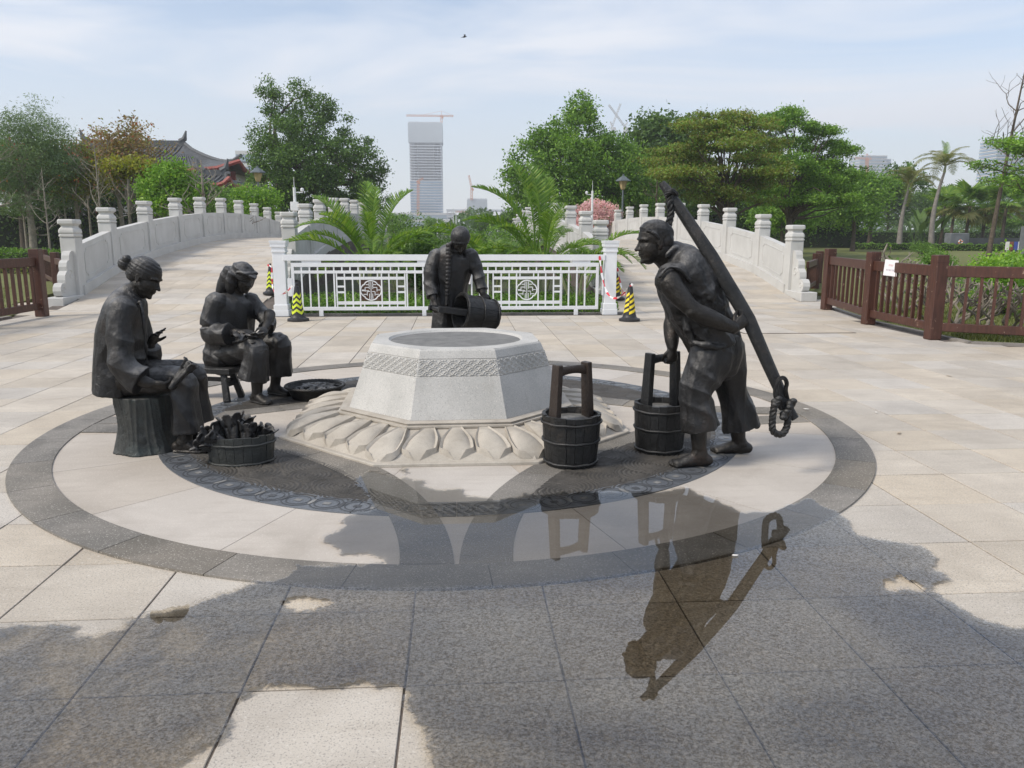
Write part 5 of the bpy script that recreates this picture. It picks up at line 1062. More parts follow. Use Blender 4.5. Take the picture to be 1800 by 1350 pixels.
def balustrade(name, label, fx, dz, ys, face, drum=True):
    root = empty(name, (fx(ys[0]), ys[0], dz(ys[0])), label, 'balustrade', 'stone bridge balustrades')
    def inw(o): o.parent = root; o.matrix_parent_inverse = root.matrix_basis.inverted()
    for y in ys:
        o = bpy.data.objects.new('post', PM); COL.objects.link(o); inw(o); o.location = (fx(y), y, dz(y)); c = bpy.data.objects.new('cap', CM); COL.objects.link(c); c.parent = o
    for ya, yb in zip(ys[:-1], ys[1:]):
        xa, xb = fx(ya), fx(yb); za, zb = dz(ya), dz(yb); b = MB()
        def strip(z0, z1, thk, u0=0.0, u1=1.0, off=0.0):
            q = []
            for u in (u0, u1):
                x = xa+(xb-xa)*u+off; y = ya+(yb-ya)*u; z = za+(zb-za)*u; q += [(x-thk/2, y, z+z0), (x+thk/2, y, z+z0), (x+thk/2, y, z+z1), (x-thk/2, y, z+z1)]
            b.add(q, ((3, 2, 1, 0), (4, 5, 6, 7), (0, 1, 5, 4), (1, 2, 6, 5), (2, 3, 7, 6), (3, 0, 4, 7)))
        strip(0.22, 1.10, 0.20, 0.05, 0.95); b.build('panel', M['stone_rail'], root)
        b = MB(); strip(-0.05, 0.23, 0.40); b.build('plinth', M['stone_rail'], root)
        # carved frame standing proud on both faces, with indented corners
        for sgn in (-1, 1):
            b = MB(); u0, u1, z0, z1, iu, iz = 0.17, 0.83, 0.34, 0.96, 0.05, 0.09; loop = [(u0+iu, z0), (u1-iu, z0), (u1-iu, z0+iz*0.5), (u1, z0+iz), (u1, z1-iz), (u1-iu, z1-iz*0.5), (u1-iu, z1), (u0+iu, z1), (u0+iu, z1-iz*0.5), (u0, z1-iz), (u0, z0+iz), (u0+iu, z0+iz*0.5)]
            pts = [(xa+(xb-xa)*u+sgn*0.100, ya+(yb-ya)*u, za+(zb-za)*u+z) for u, z in loop]; pts.append(pts[0])
            for p0, p1 in zip(pts[:-1], pts[1:]): b.bar(p0, p1, 0.024, 0.024, (1, 0, 0))
            k_ = b.build('carved_frame', M['stone_rail'], root)
            b = MB(); vin = [(0.09, 0.035), (0.91, 0.035)]
    if drum:                            # scroll-ended drum stone at the foot of the stair
        ya = ys[0]; L = 0.95; b = MB(); prof = [(0.0, 0.22), (0.0, 1.20)]
        lob = [(0.06, 1.20), (0.13, 1.17), (0.18, 1.10), (0.20, 1.00), (0.26, 1.00), (0.32, 0.95), (0.35, 0.86), (0.34, 0.77), (0.39, 0.74), (0.45, 0.68), (0.47, 0.58), (0.46, 0.50), (0.52, 0.52), (0.62, 0.51), (0.69, 0.44), (0.71, 0.35), (0.67, 0.26), (0.60, 0.22)]
        prof += lob; th = 0.17
        vs = [(fx(ya)-th/2, ya-0.17-y_, z) for y_, z in prof]+[(fx(ya)+th/2, ya-0.17-y_, z) for y_, z in prof]; n = len(prof)
        b.add(vs, [tuple(range(n)), tuple(range(2*n-1, n-1, -1))]+[(i, (i+1) % n, n+(i+1) % n, n+i) for i in range(n)]); dr = b.build('drum_stone', M['stone_rail'], root)
        for sgn in (-1, 1):
            for cy_, cz_, r0 in ((0.20, 0.68, 0.13), (0.56, 0.37, 0.085)):
                pts = [(fx(ya)+sgn*th/2, ya-0.17-cy_-r0*(1-t/9.5)*math.cos(t), cz_+r0*(1-t/9.5)*math.sin(t)) for t in np.linspace(0, 8.2, 34)]; b = MB(); b.tube(pts, 0.014, 6, (1, 0, 0)); b.build('scroll', M['stone_rail'], dr)
        b = MB(); b.box((fx(ya), ya-0.55, 0.11), (0.40, 1.0, 0.22)); link('plinth', bevel_mesh(b.mesh('plinth'), 0.01), M['stone_rail'], root)
    return root
balustrade('balustrade', 'grey shaded stone balustrade rising behind the two seated women, posts with square caps', lox, deckL, [18.6+3.2*i for i in range(13)], 1)
balustrade('balustrade', 'stone balustrade beside the palms behind the white fence post nearest the seated women', lix, deckL, [20.6+3.2*i for i in range(11)], -1)
balustrade('balustrade', 'stone balustrade beside the palms, partly behind the pink flowering bush and white fence', rix, deckR, [20.6+3.2*i for i in range(11)], 1)
balustrade('balustrade', 'bright sunlit stone balustrade behind the bent man, ending by the brown timber fence', rox, deckR, [19.5+3.2*i for i in range(13)], -1)

# ------------------------------------------------------------------ white metal fence
FY = 15.62
def wx(px, py=500): return P(px, py, FY).x
def wz(py, px=700): return P(px, py, FY).z
fen = empty('metal_fence', (-0.2, FY, 0), 'white painted metal fence with lattice panels across the gap between the bridges', 'fence')
def wbar(nm, x0, x1, z0, z1, d=0.04, dy=0.0, parent=fen, bev=0.003, m=None):
    b = MB(); b.box(((x0+x1)/2, FY+dy, (z0+z1)/2), (abs(x1-x0), d, abs(z1-z0))); return link(nm, bevel_mesh(b.mesh(nm), bev), m or M['white_paint'], parent)
zt0, zt1 = wz(458), wz(447.5); zr0, zr1 = wz(469), wz(462); zq0, zq1 = wz(480.5), wz(475.5); zb0_, zb1_ = wz(545), wz(539)
XL, XR = wx(513), wx(1052)
for pxc in (498, 1069):
    gx = P(pxc, 553, FY+0.15).x; Zt = P(pxc, 423, FY).z; pr_ = empty('fence_post', (gx, FY+0.1, 0), 'white square metal fence post '+('near the seated women' if pxc < 600 else 'beside the bent man\'s face with tape tied next to it'), 'post', 'white fence end posts')
    b = MB(); b.box((gx, FY+0.1, Zt*0.5), (0.235, 0.235, Zt-0.02)); link('shaft', bevel_mesh(b.mesh('shaft'), 0.006), M['white_paint'], pr_)
    b = MB(); b.box((gx, FY+0.1, 0.06), (0.30, 0.30, 0.12)); b.box((gx, FY+0.1, 0.175), (0.275, 0.275, 0.11)); link('base', bevel_mesh(b.mesh('base'), 0.008), M['white_paint'], pr_)
    b = MB()
    for z0, z1, w in ((-0.22, -0.19, 0.27), (-0.19, -0.12, 0.25), (-0.12, -0.05, 0.29), (-0.05, -0.02, 0.31), (-0.02, 0.0, 0.32)): b.box((gx, FY+0.1, Zt+(z0+z1)/2), (w, w, z1-z0))
    b.build('cap', M['white_paint'], pr_)
wbar('top_rail', wx(500), wx(1062), zt0, zt1, 0.07); wbar('upper_rail', XL, XR, zr0, zr1); wbar('middle_rail', XL, XR, zq0, zq1, 0.036); wbar('bottom_rail', XL, XR, zb0_, zb1_, 0.045)
wbar('side_stile', XL, XL+0.055, zb0_+0.002, zr1-0.002, 0.038); wbar('side_stile', XR-0.055, XR, zb0_+0.002, zr1-0.002, 0.038)
for a, c in ((532, 566), (734, 765), (812, 844), (1005, 1037)):
    wbar('spacer_panel', wx(a), wx(c), zr1-0.003, zt0+0.003, 0.03, bev=0.002)
    wbar('spacer_inset', wx(a+4), wx(c-4), zr1+0.02, zt0-0.02, 0.04, bev=0.002)
for px in (563, 745, 867, 1013): wbar('leg', wx(px)-0.04, wx(px)+0.04, 0.0, zb0_+0.002, 0.05)
for px in (486, 1061): wbar('bracket', wx(px if px > 600 else 506), wx(1058 if px > 600 else 514), wz(520), wz(489), 0.05)
# slats and lattice
def slat(px, z0, z1, w=0.028): wbar('slat', wx(px)-w/2, wx(px)+w/2, z0, z1, 0.026, bev=0.002)
pxs = list(np.arange(531, 1040, 14.2))
zl_t, zl_b = wz(491.5), wz(486.5); zm_t, zm_b = wz(535), wz(529.5)
inL = lambda px: 594 < px < 712; inR = lambda px: 871 < px < 985
for px in pxs:
    slat(px, zq1-0.002, zr0+0.002, 0.026)                       # short upper slats
    if not (inL(px) or inR(px)): slat(px, zb1_-0.002, zq0+0.002)
for x0, x1, mc in ((591, 713, 652), (866, 988, 926)):
    wbar('lattice_bar', wx(x0), wx(x1), zl_t, zl_b, 0.024, bev=0.002); wbar('lattice_bar', wx(x0), wx(x1), zm_t, zm_b, 0.024, bev=0.002)
    for px in (x0+1, x0+15, x0+29, x0+42, x1-42, x1-29, x1-15, x1-1):
        slat(px, zb1_-0.002, zq0+0.002, 0.026)
    for px in (mc-12, mc+12): slat(px, zb1_-0.002, zm_b+0.002, 0.022); slat(px, zl_t-0.002, zq0+0.002, 0.022)
    for pa, pb in ((x0+1, x0+15), (x1-15, x1-1)):
        for py in (503.5, 513.5): wbar('lattice_bar', wx(pa), wx(pb), wz(py+1.6), wz(py-1.6), 0.022, bev=0.002)
    # pierced emblem: four-lobed ring with a crossed lattice inside
    cx_, cz_ = wx(mc), wz(510.5); r_ = 0.185
    if mc < 800:
        wbar('backing_plate', cx_-0.215, cx_+0.215, cz_-0.205, cz_+0.205, 0.008, 0.03, m=simple('brown_plate', (0.12, 0.06, 0.035), 0.6, 0.3, 9), bev=0.001)
    b = MB(); pts = []
    for t in np.linspace(0, 2*math.pi, 65): rr_ = r_*(0.90+0.13*abs(math.cos(2*t))**0.6); pts.append((cx_+rr_*1.06*math.cos(t), FY, cz_+rr_*math.sin(t)))
    b.tube(pts, 0.012, 6, (0, 1, 0)); b.build('emblem_ring', M['white_paint'], fen, 50)
    b = MB()
    for sx in (-1, 1):
        for pa, pb in (((0.035, 0.17), (0.035, 0.03)), ((0.035, 0.06), (0.115, 0.06)), ((0.115, 0.06), (0.115, -0.02)), ((0.115, 0.01), (0.18, 0.01)), ((0.02, -0.02), (0.075, -0.02)), ((0.075, -0.02), (0.075, -0.10)), ((0.075, -0.075), (0.15, -0.075)), ((0.03, -0.17), (0.03, -0.06)), ((0.035, 0.115), (0.10, 0.115))):
            b.bar((cx_+sx*pa[0], FY, cz_+pa[1]), (cx_+sx*pb[0], FY, cz_+pb[1]), 0.013, 0.013, (0, 1, 0))
    b.bar((cx_-0.18, FY, cz_-0.005), (cx_-0.04, FY, cz_-0.005), 0.012, 0.012, (0, 1, 0)); b.bar((cx_, FY, cz_+0.17), (cx_, FY, cz_-0.17), 0.012, 0.012, (0, 1, 0))
    b.build('emblem', M['white_paint'], fen)
def notice(name, c, w, h, rx, rz, label, red=True):
    root = empty(name, c, label, 'notice'); Mx = Matrix.Translation(c) @ Matrix.Rotation(rz, 4, 'Z') @ Matrix.Rotation(rx, 4, 'Y')
    b = MB(); b.box((0, 0, 0), (w, 0.004, h)); b.v = [tuple(Mx @ Vector(p)) for p in b.v]; b.build('sheet', simple('paper_white', (0.78, 0.74, 0.75), 0.7, 0.04, 4), root)
    ink = simple('red_ink', (0.50, 0.16, 0.16), 0.7, 0.1, 4); inkb = simple('grey_ink', (0.25, 0.22, 0.28), 0.7, 0.1, 4)
    rg = np.random.default_rng(3)
    for row, (z, x0, x1, s_, mm) in enumerate(((0.16, -0.18, 0.2, 0.07, ink), (-0.14, -0.32, 0.34, 0.085, inkb))):
        b = MB(); x = x0
        while x < x1-0.05:
            for q in range(3): b.box(((x+0.03)*w, -0.0032, (z+0.04*(q-1))*h), (s_*w*rg.uniform(0.5, 0.95), 0.001, 0.014*h))
            b.box(((x+0.03+rg.uniform(-0.02, 0.02))*w, -0.0034, z*h), (0.012*w, 0.001, 0.11*h)); x += s_*1.25
        b.v = [tuple(Mx @ Vector(p)) for p in b.v]; b.build('printed_line', mm, root)
    return root
notice('paper_notice', P(822, 487, FY-0.04), 0.13, 0.27, R(4), 0, 'small white paper notice tied to the white fence behind the girl')

# ------------------------------------------------------------------ traffic cones and tape
yel = simple('cone_yellow', (0.62, 0.72, 0.03), 0.45, 0.06, 5); yel2 = simple('cone_golden_yellow', (0.80, 0.62, 0.03), 0.45, 0.06, 5); blk = simple('cone_black', (0.022, 0.022, 0.024), 0.5, 0.2, 8)
def cone(name, loc, label, chev, ym, rz):
    root = empty(name, loc, label, 'traffic cone', 'black and yellow cones by the fence posts'); loc = Vector(loc)
    b = MB(); b.lathe([(0.195, 0.0), (0.20, 0.012), (0.195, 0.045), (0.15, 0.062), (0.13, 0.08), (0.12, 0.12)], 32, loc); b.build('base', blk, root, 40)
    rr_ = lambda z: 0.118-(0.118-0.045)*(z-0.1)/0.52
    b = MB(); b.lathe([(0.118, 0.1), (0.045, 0.62), (0.042, 0.64), (0.02, 0.645), (0.02, 0.67), (0.028, 0.68), (0.025, 0.70), (0.001, 0.705)], 32, loc); b.build('body', blk, root, 40)
    for q in range(4 if chev else 4):       # reflective stripes wrapped on the cone
        z0 = 0.125+q*0.098; n = 64; vs = []; b = MB()
        for i in range(n+1):
            a = 2*math.pi*i/n
            if chev: t = ((a+rz) % (2*math.pi))/(2*math.pi); off = 0.055*(1-4*abs(((t*2) % 1)-0.5)*1.0) if False else 0.06*(1-2*abs(((t*4) % 1)-0.5))
            else: t = ((a+rz)/(2*math.pi)) % 1; off = 0.075*((t*4) % 1)
            for zz in (z0+off, z0+off+0.052):
                zz = max(0.115, min(0.535, zz)); r2 = rr_(zz)+0.0022; vs.append((loc.x+r2*math.cos(a), loc.y+r2*math.sin(a), loc.z+zz))
        fs = [(2*i, 2*i+2, 2*i+3, 2*i+1) for i in range(n) if chev or abs(vs[2*i][2]-vs[2*i+2][2]) < 0.03]
        b.add(vs, fs); b.build('reflective_stripe', ym, root)
    return root
gc = [G(521, 566), G(1110, 566), G(478, 531), G(1084, 528)]
gc = [Vector((p.x, p.y+0.18, 0.0)) for p in gc]; gc[2].z = deckL(gc[2].y)+0.012; gc[3].z = deckR(gc[3].y)+0.012
gc[2].y = 18.6; gc[2].x = P(478, 520, 18.6).x; gc[2].z = deckL(18.6)+0.012; gc[3].y = 18.7; gc[3].x = P(1084, 520, 18.7).x; gc[3].z = deckR(18.7)+0.012
cone('traffic_cone', gc[0], 'black cone with lime chevrons in front of the white post near the seated women', True, yel, R(45))
cone('traffic_cone', gc[1], 'black cone with golden diagonal stripes standing clear on paving near the bent man', False, yel2, R(20))
cone('traffic_cone', gc[2], 'lime chevron cone on the bridge ramp behind the white post, tape tied to its top', True, yel, R(60))
cone('traffic_cone', gc[3], 'golden striped cone mostly hidden behind the white post by the bent man', False, yel2, R(60))
red = simple('tape_red', (0.62, 0.05, 0.07), 0.4, 0.1, 5); wht = simple('tape_white', (0.78, 0.76, 0.76), 0.4, 0.03, 5)
def tape(name, pts, label):
    root = empty(name, pts[0], label, 'barrier tape'); pts = [Vector(p) for p in pts]; dense = []
    for i in range(len(pts)-1):
        a, b_, c, d = pts[max(i-1, 0)], pts[i], pts[i+1], pts[min(i+2, len(pts)-1)]
        for q in range(8):
            t = q/8; dense.append(0.5*((2*b_)+(c-a)*t+(2*a-5*b_+4*c-d)*t*t+(3*b_-a-3*c+d)*t*t*t))
    dense.append(pts[-1]); n = len(dense); k_ = 4; i = 0; seg = 0
    while i < n-1:
        j = min(i+k_, n-1); b = MB(); vs = []
        for q in range(i, j+1):
            d = (dense[min(q+1, n-1)]-dense[max(q-1, 0)]).normalized(); sd_ = d.cross(Vector((0.25*math.sin(q*0.25), 1, 0.2*math.cos(q*0.3)))).normalized(); nn = d.cross(sd_)
            w = 0.017+0.006*math.sin(q*0.6)
            vs += [dense[q]-sd_*w-nn*0.001, dense[q]+sd_*w-nn*0.001, dense[q]+sd_*w+nn*0.001, dense[q]-sd_*w+nn*0.001]
        fs = [(4*q+e, 4*q+(e+1) % 4, 4*q+4+(e+1) % 4, 4*q+4+e) for q in range(j-i) for e in range(4)]; b.add(vs, fs); b.build('red_segment' if seg % 2 == 0 else 'white_segment', red if seg % 2 == 0 else wht, root); i = j; seg += 1
    return root
tape('barrier_tape', [P(470, 466, 18.5), P(477, 470, 18.4), P(478, 490, 18.35), P(480, 508, 18.0), P(487, 519, 16.6), P(497, 517, 15.4), P(506, 511, 15.0), P(514, 502, 14.8)], 'red and white tape sagging between the two lime chevron cones')
tape('barrier_tape', [P(1054, 450, 15.57), P(1056, 468, 15.55), P(1060, 492, 15.5), P(1067, 514, 15.3), P(1078, 524, 15.0), P(1092, 520, 14.7), P(1105, 506, 14.5), P(1112, 499, 14.45)], 'red and white tape hanging from the white fence rail to the golden striped cone')
tape('barrier_tape', [P(1085, 471, 18.6), P(1088, 486, 18.5), P(1093, 508, 18.0), P(1098, 518, 16.5), P(1103, 515, 15.2), P(1108, 503, 14.6)], 'thin loose tape strand hanging behind the white post by the bent man')

# ------------------------------------------------------------------ brown timber fences
def timber_fence(name, label, posts, nsl, hp=1.30, fan=None):
    root = empty(name, posts[0], label, 'fence', 'brown timber fences')
    for (x, y, z, w, has) in [(p[0], p[1], p[2], 0.19, p[3]) for p in posts]:
        if not has: continue
        b = MB(); b.box((x, y, z+hp/2), (w, w, hp)); po = link('post', bevel_mesh(b.mesh('post'), 0.012), M['timber'], root)
        b = MB(); b.box((x, y, z+hp-0.10), (w+0.012, w+0.012, 0.012)); b.build('groove_band', M['timber'], po)
    for (p0, p1, n) in zip(posts[:-1], posts[1:], nsl):
        a, c = Vector(p0[:3]), Vector(p1[:3]); d = (c-a); L = d.length; d.normalize(); e0 = 0.095 if p0[3] else 0; e1 = 0.095 if p1[3] else 0; a2, c2 = a+d*e0, c-d*e1
        b = MB(); b.bar(a2+UP*(hp-0.245), c2+UP*(hp-0.245), 0.075, 0.17, UP); link('top_rail', bevel_mesh(b.mesh('top_rail'), 0.008), M['timber'], root)
        b = MB(); b.bar(a2+UP*0.20, c2+UP*0.20, 0.07, 0.13, UP); link('bottom_rail', bevel_mesh(b.mesh('bottom_rail'), 0.008), M['timber'], root)
        for i in range(n):
            q = a2.lerp(c2, (i+0.6)/(n+0.2)); b = MB(); b.bar(q+UP*0.262, q+UP*(hp-0.328), 0.05, 0.042, d); b.build('slat', M['timber'], root)
    return root
rp_ = [G(1452, 545), G(1530, 571), G(1642, 598)]; A = (rp_[0].x+0.05, rp_[0].y+0.1, 0, True); B_ = (rp_[1].x, rp_[1].y+0.09, 0, True); C_ = (rp_[2].x+0.02, rp_[2].y+0.09, 0, True)
timber_fence('timber_fence', 'red-brown timber fence with flaking paint and a paper notice, by the bright balustrade end', [A, B_, C_, (9.62, 10.25, 0, True), (11.6, 8.6, 0, True)], [9, 9, 13, 14])
lp_ = G(70, 557)
timber_fence('timber_fence', 'red-brown timber fence ending beside the grey balustrade near the old woman', [(lp_.x, lp_.y+0.1, 0, True), (lp_.x-0.12, lp_.y-2.1, 0, True), (lp_.x-0.2, lp_.y-4.2, 0, True)], [10, 10])
timber_fence('timber_fence', 'far stretch of brown timber fence on the lawn behind the grey balustrade end', [(-9.3, 20.0, 0, False), (-11.4, 23.4, 0, True), (-13.5, 27, 0, True)], [14, 14], 1.05)
timber_fence('timber_fence', 'short stretch of brown timber fence seen behind the scroll end of the bright balustrade', [(9.15, 20.2, 0, False), (10.5, 22.6, 0, True), (11.8, 25.2, 0, True)], [12, 12], 1.05)
yn = min(np.linspace(B_[1]-0.1, C_[1]+0.1, 80), key=lambda y: abs(P(1566, 470, y).x-(B_[0]+(C_[0]-B_[0])*(y-B_[1])/(C_[1]-B_[1])-0.075)))
notice('paper_notice', P(1566, 471, yn), 0.235, 0.27, R(4), R(-58), 'white paper notice with red and grey print on the brown timber fence rail')
b = MB(); c = P(1791, 535, 10.1); b.bar((c.x, c.y, 0.35), (c.x+0.02, c.y, 0.82), 0.05, 0.03, (1, 0, 0)); 
# ------------------------------------------------------------------ vegetation
def leaf_quads(C, size, rg, up=0.35, aspect=0.55, jit=0.35):
    """C (n,3) leaf centres -> pointed leaf quads"""
    n = len(C); nr = rg.normal(size=(n, 3)); nr[:, 2] += up*3*rg.random(n); nr /= np.linalg.norm(nr, axis=1)[:, None]
    t = rg.normal(size=(n, 3)); t -= nr*(t*nr).sum(1)[:, None]; t /= np.linalg.norm(t, axis=1)[:, None]; s = np.cross(nr, t)
    L = (size*(1+jit*(rg.random(n)*2-1)))[:, None]; W = L*aspect
    V = np.stack([C-t*L*0.5, C+s*W*0.5-t*L*0.05, C+t*L*0.5-nr*L*0.12, C-s*W*0.5-t*L*0.05], 1)
    return V
def crown_points(lobes, nclump, per, sig, rg, shell=0.55, flat=0.7, drop=0.0):
    vol = np.array([l[3]*l[4]*l[5] for l in lobes])**0.75; pr = vol/vol.sum(); pts = []; cl_ = []
    k = rg.choice(len(lobes), nclump, p=pr)
    for i in k:
        l = lobes[i]; d = rg.normal(size=3); d /= np.linalg.norm(d); r_ = shell+(1-shell)*rg.random()**0.6
        c = np.array(l[:3])+d*np.array(l[3:6])*r_; cl_.append(c)
        m = int(per*rg.uniform(0.5, 1.5)); q = rg.normal(size=(m, 3))*sig*rg.uniform(0.7, 1.3); q[:, 2] *= flat; pts.append(c+q)
    return np.concatenate(pts), np.array(cl_)
def branch(b, a, c, r0, r1, rg, n=6, wob=0.08, seg=6):
    a, c = Vector(a), Vector(c); L = (c-a).length; pts = []; sag = Vector(rg.normal(size=3))*wob*L
    for i in range(n+1):
        t = i/n; p = a.lerp(c, t)+sag*math.sin(math.pi*t)+Vector(rg.normal(size=3))*wob*0.15*L*(0 < t < 1); p.z += 0.10*L*math.sin(math.pi*t)*0.6; pts.append(p)
    b.tube(pts, [r0+(r1-r0)*i/n for i in range(n+1)], seg)
def make_tree(name, label, base, trunk_h, lobes, nclump, per, sig, lsize, m, seed, tr=0.2, barkm=None, group=None, flat=0.7, shell=0.55, up=0.35, nbr=26, cat='tree', extra=None, aspect=0.55, lean=(0, 0)):
    rg = np.random.default_rng(seed); base = Vector(base); root = empty(name, base, label, cat, group)
    pts, cls = crown_points(lobes, nclump, per, sig, rg, shell, flat); V = leaf_quads(pts, lsize, rg, up, aspect)
    V = V.reshape(-1, 3)+np.array(base); link('crown', np_mesh('crown', V, np.arange(len(V)).reshape(-1, 4)), m, root)
    if extra:
        m2, frac, sz = extra; pick = pts[rg.random(len(pts)) < frac]; V = leaf_quads(pick+rg.normal(size=pick.shape)*0.1, lsize*sz, rg, up, aspect).reshape(-1, 3)+np.array(base); link('crown', np_mesh('crown', V, np.arange(len(V)).reshape(-1, 4)), m2, root)
    b = MB(); top = Vector((lean[0], lean[1], trunk_h)); tp = []
    for i in range(8): t = i/7; tp.append(base+Vector((lean[0]*t+0.05*math.sin(t*5+seed), lean[1]*t+0.04*math.cos(t*4), trunk_h*t-0.05)))
    b.tube(tp, [tr*(1.35-0.35*min(1, t/0.15))*(1-0.45*t) if t < 0.15 else tr*(1-0.45*t) for t in [i/7 for i in range(8)]], 10)
    sel = cls[rg.permutation(len(cls))[:nbr]]
    for c in sel:
        t = rg.uniform(0.55, 1.0); s0 = tp[int(t*7)]; mid = s0.lerp(base+Vector(c), 0.45)+Vector((0, 0, 0.2)); branch(b, s0, base+Vector(c), tr*0.32, tr*0.05, rg)
    b.build('trunk', barkm or M['bark'], root, 60)
    return root
GZ = 0.0
def at_px(px, D): return Vector((P(px, 409, D).x, D, 0.0))
def hz(py, D, px=800): return P(px, py, D).z
def L_(px, py, D, D0, base, rx, rz_, ry=None):
    p = P(px, py, D+D0); return (p.x-base.x, p.y-base.y, p.z-base.z, rx, ry or rx, rz_)
def px2m(n, D): return n*D/1380*1.0

# big dark evergreen left of the tower
D = 66; bs = at_px(500, D); s1 = D/1380
lb = [L_(x, y, D, dd, bs, rx*s1, rz_*s1, rx*s1*0.9) for x, y, dd, rx, rz_ in ((472, 158, 0, 17, 17), (480, 182, 0, 19, 20), (524, 155, 1, 20, 14), (532, 178, 1, 22, 18), (566, 190, 1, 26, 24), (505, 205, 0, 26, 24), (442, 230, 0, 13, 10), (460, 242, -1, 22, 14), (500, 242, -2, 38, 34), (545, 228, 0, 34, 30), (585, 235, 1, 30, 30), (605, 222, 1, 14, 20), (470, 280, -2, 34, 30), (520, 290, -3, 50, 40), (575, 285, -2, 40, 34), (600, 268, 0, 34, 26), (638, 258, 1, 17, 18), (645, 290, 0, 30, 26), (662, 305, 0, 18, 16), (480, 325, -3, 42, 30), (540, 340, -3, 50, 34), (600, 325, -2, 46, 32), (645, 335, 0, 38, 28), (505, 370, -2, 56, 28), (600, 370, -1, 60, 28), (665, 360, 0, 24, 22))]
make_tree('evergreen_tree', 'tall dark green tree with two tufted tops between the red-eaved hall and the tower', bs, 8.5, [(a, b_, c, d*0.92, e*0.92, f*0.92) for a, b_, c, d, e, f in lb], 860, 52, 0.30, 0.20, M['leaf_dark'], 3, 0.55, extra=(M['leaf_mid'], 0.4, 0.9), nbr=60, shell=0.72)
# rounded tree right of the tower
D = 62; bs = at_px(1010, D); s1 = D/1380
lb = [L_(x, y, D, dd, bs, rx*s1, rz_*s1, rx*s1*0.9) for x, y, dd, rx, rz_ in ((1020, 190, 0, 22, 24), (1012, 235, 0, 50, 40), (975, 250, 0, 40, 40), (940, 285, 0, 45, 45), (920, 320, 0, 34, 45), (1000, 290, -2, 60, 55), (1060, 290, -1, 55, 50), (1085, 262, 0, 40, 30), (980, 340, -2, 60, 50), (1050, 345, -2, 65, 45), (1110, 320, 0, 50, 50), (930, 360, 0, 40, 35), (1100, 370, 0, 60, 30))]
make_tree('round_tree', 'broad mid green tree with a small topknot behind the pink bush', bs, 8, [(a, b_, c, d*0.9, e*0.9, f*0.9) for a, b_, c, d, e, f in lb], 760, 58, 0.36, 0.22, M['leaf_mid'], 5, 0.45, extra=(M['leaf_bright'], 0.30, 1.0), nbr=50, shell=0.7)
b = None
# dark upright tree behind
D = 74; bs = at_px(1165, D); s1 = D/1380
lb = [L_(x, y, D, dd, bs, rx*s1, rz_*s1) for x, y, dd, rx, rz_ in ((1140, 218, 0, 20, 24), (1160, 212, 0, 24, 20), (1190, 225, 0, 22, 24), (1130, 250, 0, 24, 26), (1165, 255, 0, 44, 40), (1150, 300, 0, 50, 45), (1200, 290, 0, 40, 50), (1180, 350, 0, 60, 45))]
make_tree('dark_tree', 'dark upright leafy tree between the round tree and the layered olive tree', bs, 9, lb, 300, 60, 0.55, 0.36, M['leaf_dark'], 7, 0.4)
# layered olive-green tree (flat tiers) behind the bent man
def tiered(name, label, px, D, tiers, nper, seed, m, extra, tr=0.3, lsize=0.17, trunk_top=210, sig=0.28, group=None):
    rg = np.random.default_rng(seed); bs = at_px(px, D); root = empty(name, bs, label, 'tree', group); s1 = D/1380; P0 = []; b = MB(); tz = hz(trunk_top, D)
    tp = [bs+Vector((0.10*math.sin(i*0.9+seed), 0.08*math.cos(i), tz*i/9-0.03)) for i in range(10)]; b.tube(tp, [tr*(1-0.085*i) for i in range(10)], 9)
    for (x0, x1, y0, y1, dd) in tiers:                  # each tier: a nearly flat spray from the trunk outwards, given by its two ends
        for q in range(nper):
            u = rg.random(); xe = x0+(x1-x0)*u; ye = y0+(y1-y0)*u+rg.normal(0, 3); e = P(xe, ye, D+dd+rg.normal(0, 2.2)); zs = max(tz*0.35, e.z-rg.uniform(0.6, 2.2)); s0 = bs+Vector((0, 0, min(zs, tz)))
            n = 7; dirv = e-s0; pts = [s0.lerp(e, t)+Vector((0, 0, 0.35*math.sin(math.pi*t)))+Vector(rg.normal(size=3))*0.07 for t in np.linspace(0, 1, n)]; b.tube(pts, [0.055*(1-0.85*t)+0.008 for t in np.linspace(0, 1, n)], 5)
            L = dirv.length
            for t in np.linspace(0.35, 1.0, max(4, int(L*1.9))):
                c = s0.lerp(e, t)+Vector((0, 0, 0.35*math.sin(math.pi*t))); m_ = int(30*rg.uniform(0.5, 1.4)); g = rg.normal(size=(m_, 3))*sig*(0.6+0.8*math.sin(math.pi*min(1, t*0.95))); g[:, 2] *= 0.33; P0.append(np.array(c)+g)
    b.build('trunk', M['bark'], root, 60); P0 = np.concatenate(P0)
    top = P0[:, 2]; k_ = rg.random(len(P0)) < extra[1]
    for mm, pick in ((m, P0[~k_]), (extra[0], P0[k_]+np.array([0, 0, 0.12]))):
        V = leaf_quads(pick, lsize, rg, 0.9, 0.5).reshape(-1, 3); link('crown', np_mesh('crown', V, np.arange(len(V)).reshape(-1, 4)), mm, root)
    return root
def umbrella(label, px, D, tiers, seed, m, extra, n=820, per=50, th=4.6, ls=0.155):
    bs = at_px(px, D); s1 = D/1380; rg = np.random.default_rng(seed+500); lb = []
    for x, y, rx, rz_, dd in tiers:
        for q in range(12): u = rg.uniform(-1, 1); lb.append(L_(x+rx*u*0.95, y+rg.normal(0, 5)+6*u*u, D, dd+rg.normal(0, rx*s1*0.4), bs, rx*s1*rg.uniform(0.16, 0.38), rz_*s1*rg.uniform(0.4, 1.0)))
    return make_tree('tiered_tree', label, bs, th, lb, n, per, 0.27, ls, m, seed, 0.26, M['bark'], None, 0.35, 0.3, 0.6, 64, 'tree', extra, 0.5)
